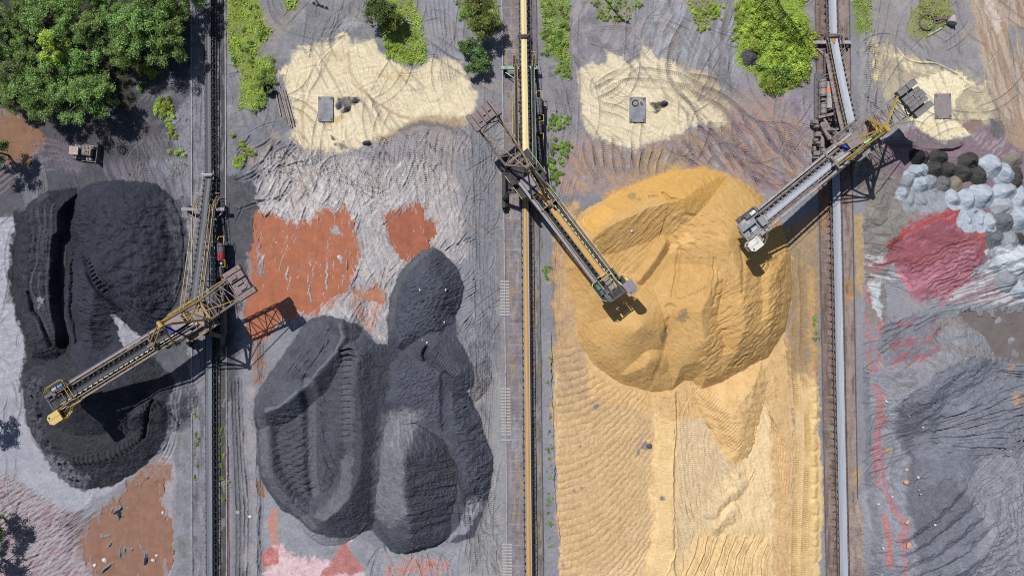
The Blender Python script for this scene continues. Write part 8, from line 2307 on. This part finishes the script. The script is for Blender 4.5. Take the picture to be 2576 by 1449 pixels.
# hose along the first conveyor
pts = []
g = random.Random(4)
m = MB(); last = None; x0 = 575
for i in range(26):
    y = 1120 + i * 17.5
    x = 574.5 + (2.5 if i > 6 else 0) * (i / 26) + g.uniform(-.25, .25)
    w_ = W(x, y); q = (w_.x, w_.y, 0.18)
    if last: m.tube(last, q, 0.055, 6)
    last = q
tag(m.build('hose', M_RED), 'thin red hose laid along the cinders right of the coal conveyor', 'hose')
o = put('board', 598, 1288, -0.2, 'small grey board on the tracks right of the coal conveyor', 'board', dz=0.1)
m = MB(); m.box((0, 0, 0.04), (0.95, 0.55, 0.07)); m.box((0, 0.1, 0.09), (0.9, 0.08, 0.04)); m.build('panel', M_LIGHT, o)
o = put('pipe', 2309, 397, math.radians(-9), 'long thin grey pipe at the foot of the red ore heap', 'pipe', h=0, dz=0.15)
o.location.x, o.location.y = W(2309 + 0, 527).x - 0.2, W(2309, 544).y; o.location.z = 0.55
m = MB(); m.tube((-2.3, 0, 0.2), (2.3, 0, 0.2), 0.1, 8); m.tube((2.2, 0, 0.2), (2.35, 0, 0.2), 0.16, 8); m.build('tube', M_STEEL, o)
# loose stones
def stone_mesh(seed):
    import bmesh
    bm = bmesh.new(); bmesh.ops.create_icosphere(bm, subdivisions=2, radius=0.5)
    g = random.Random(seed)
    for v in bm.verts: v.co *= g.uniform(0.75, 1.15); v.co.z *= 0.6
    me = bpy.data.meshes.new('stone'); bm.to_mesh(me); bm.free(); return me
SM = [stone_mesh(i) for i in range(3)]
M_STONE = mat('white_stone', '#cfcac6', 0.85, vary=0.2, scale=3); M_PINK = mat('pink_stone', '#c79a84', 0.9, vary=0.2, scale=3)
def stones(pts, mt, label, group, rr):
    for i, (x, y) in enumerate(pts):
        g = random.Random(int(x * 3 + y)); me = SM[i % 3].copy(); me.materials.append(mt)
        o = link('stone', me); h = ground_z(x, y)
        for F in PIL_ALL:
            jj, ii = int((y - GY0) / GS), int((x - GX0) / GS); h = max(h, float(F[jj, ii]) + ground_z(x, y) * .5)
        r = g.uniform(*rr); p = W(*[x, y], h); o.location = (p.x, p.y, h + 0.1 * r); o.scale = (r, r * g.uniform(.6, 1), r); o.rotation_euler.z = g.uniform(0, 6)
        tag(o, label, 'stone', group)
stones(R(3, 2, [(895, 135), (925, 230), (1060, 240), (1170, 322), (1820, 520), (1832, 508), (940, 850), (1140, 800), (1155, 830), (870, 1238), (1048, 1275), (1262, 1062), (1135, 705), (835, 905)]), M_STONE, 'small white stone lying on the dark coal ground in the lower right', 'white stones, lower right', (0.3, 0.7))
stones(R(3, 2, [(1055, 1040), (1048, 645), (1045, 740), (1066, 1215)]), M_PINK, 'pinkish boulder in a row at the foot of the slate-grey coal pile', 'pink boulders', (0.8, 1.7))
stones(R(1, 1, [(1230, 515), (1425, 735), (1230, 735), (1415, 978), (1285, 1130), (1255, 1115), (1175, 1022)]), M_STONE, 'white stone on the rippled flat-topped coal pile', 'white stones on the coal', (0.3, 0.6))
stones(R(0, 2, [(790, 1325), (1155, 1325), (1230, 968), (1885, 1000), (1180, 1290), (715, 1365)]), M_STONE, 'pale stone in or beside the brown puddle at the bottom left', 'pale stones near the puddle', (0.5, 1.0))
stones(R(2, 1, [(895, 292), (530, 210)]), M_STONE, 'white stone on the ochre sand beside the middle boom', 'white stones on the sand', (0.4, 0.7))
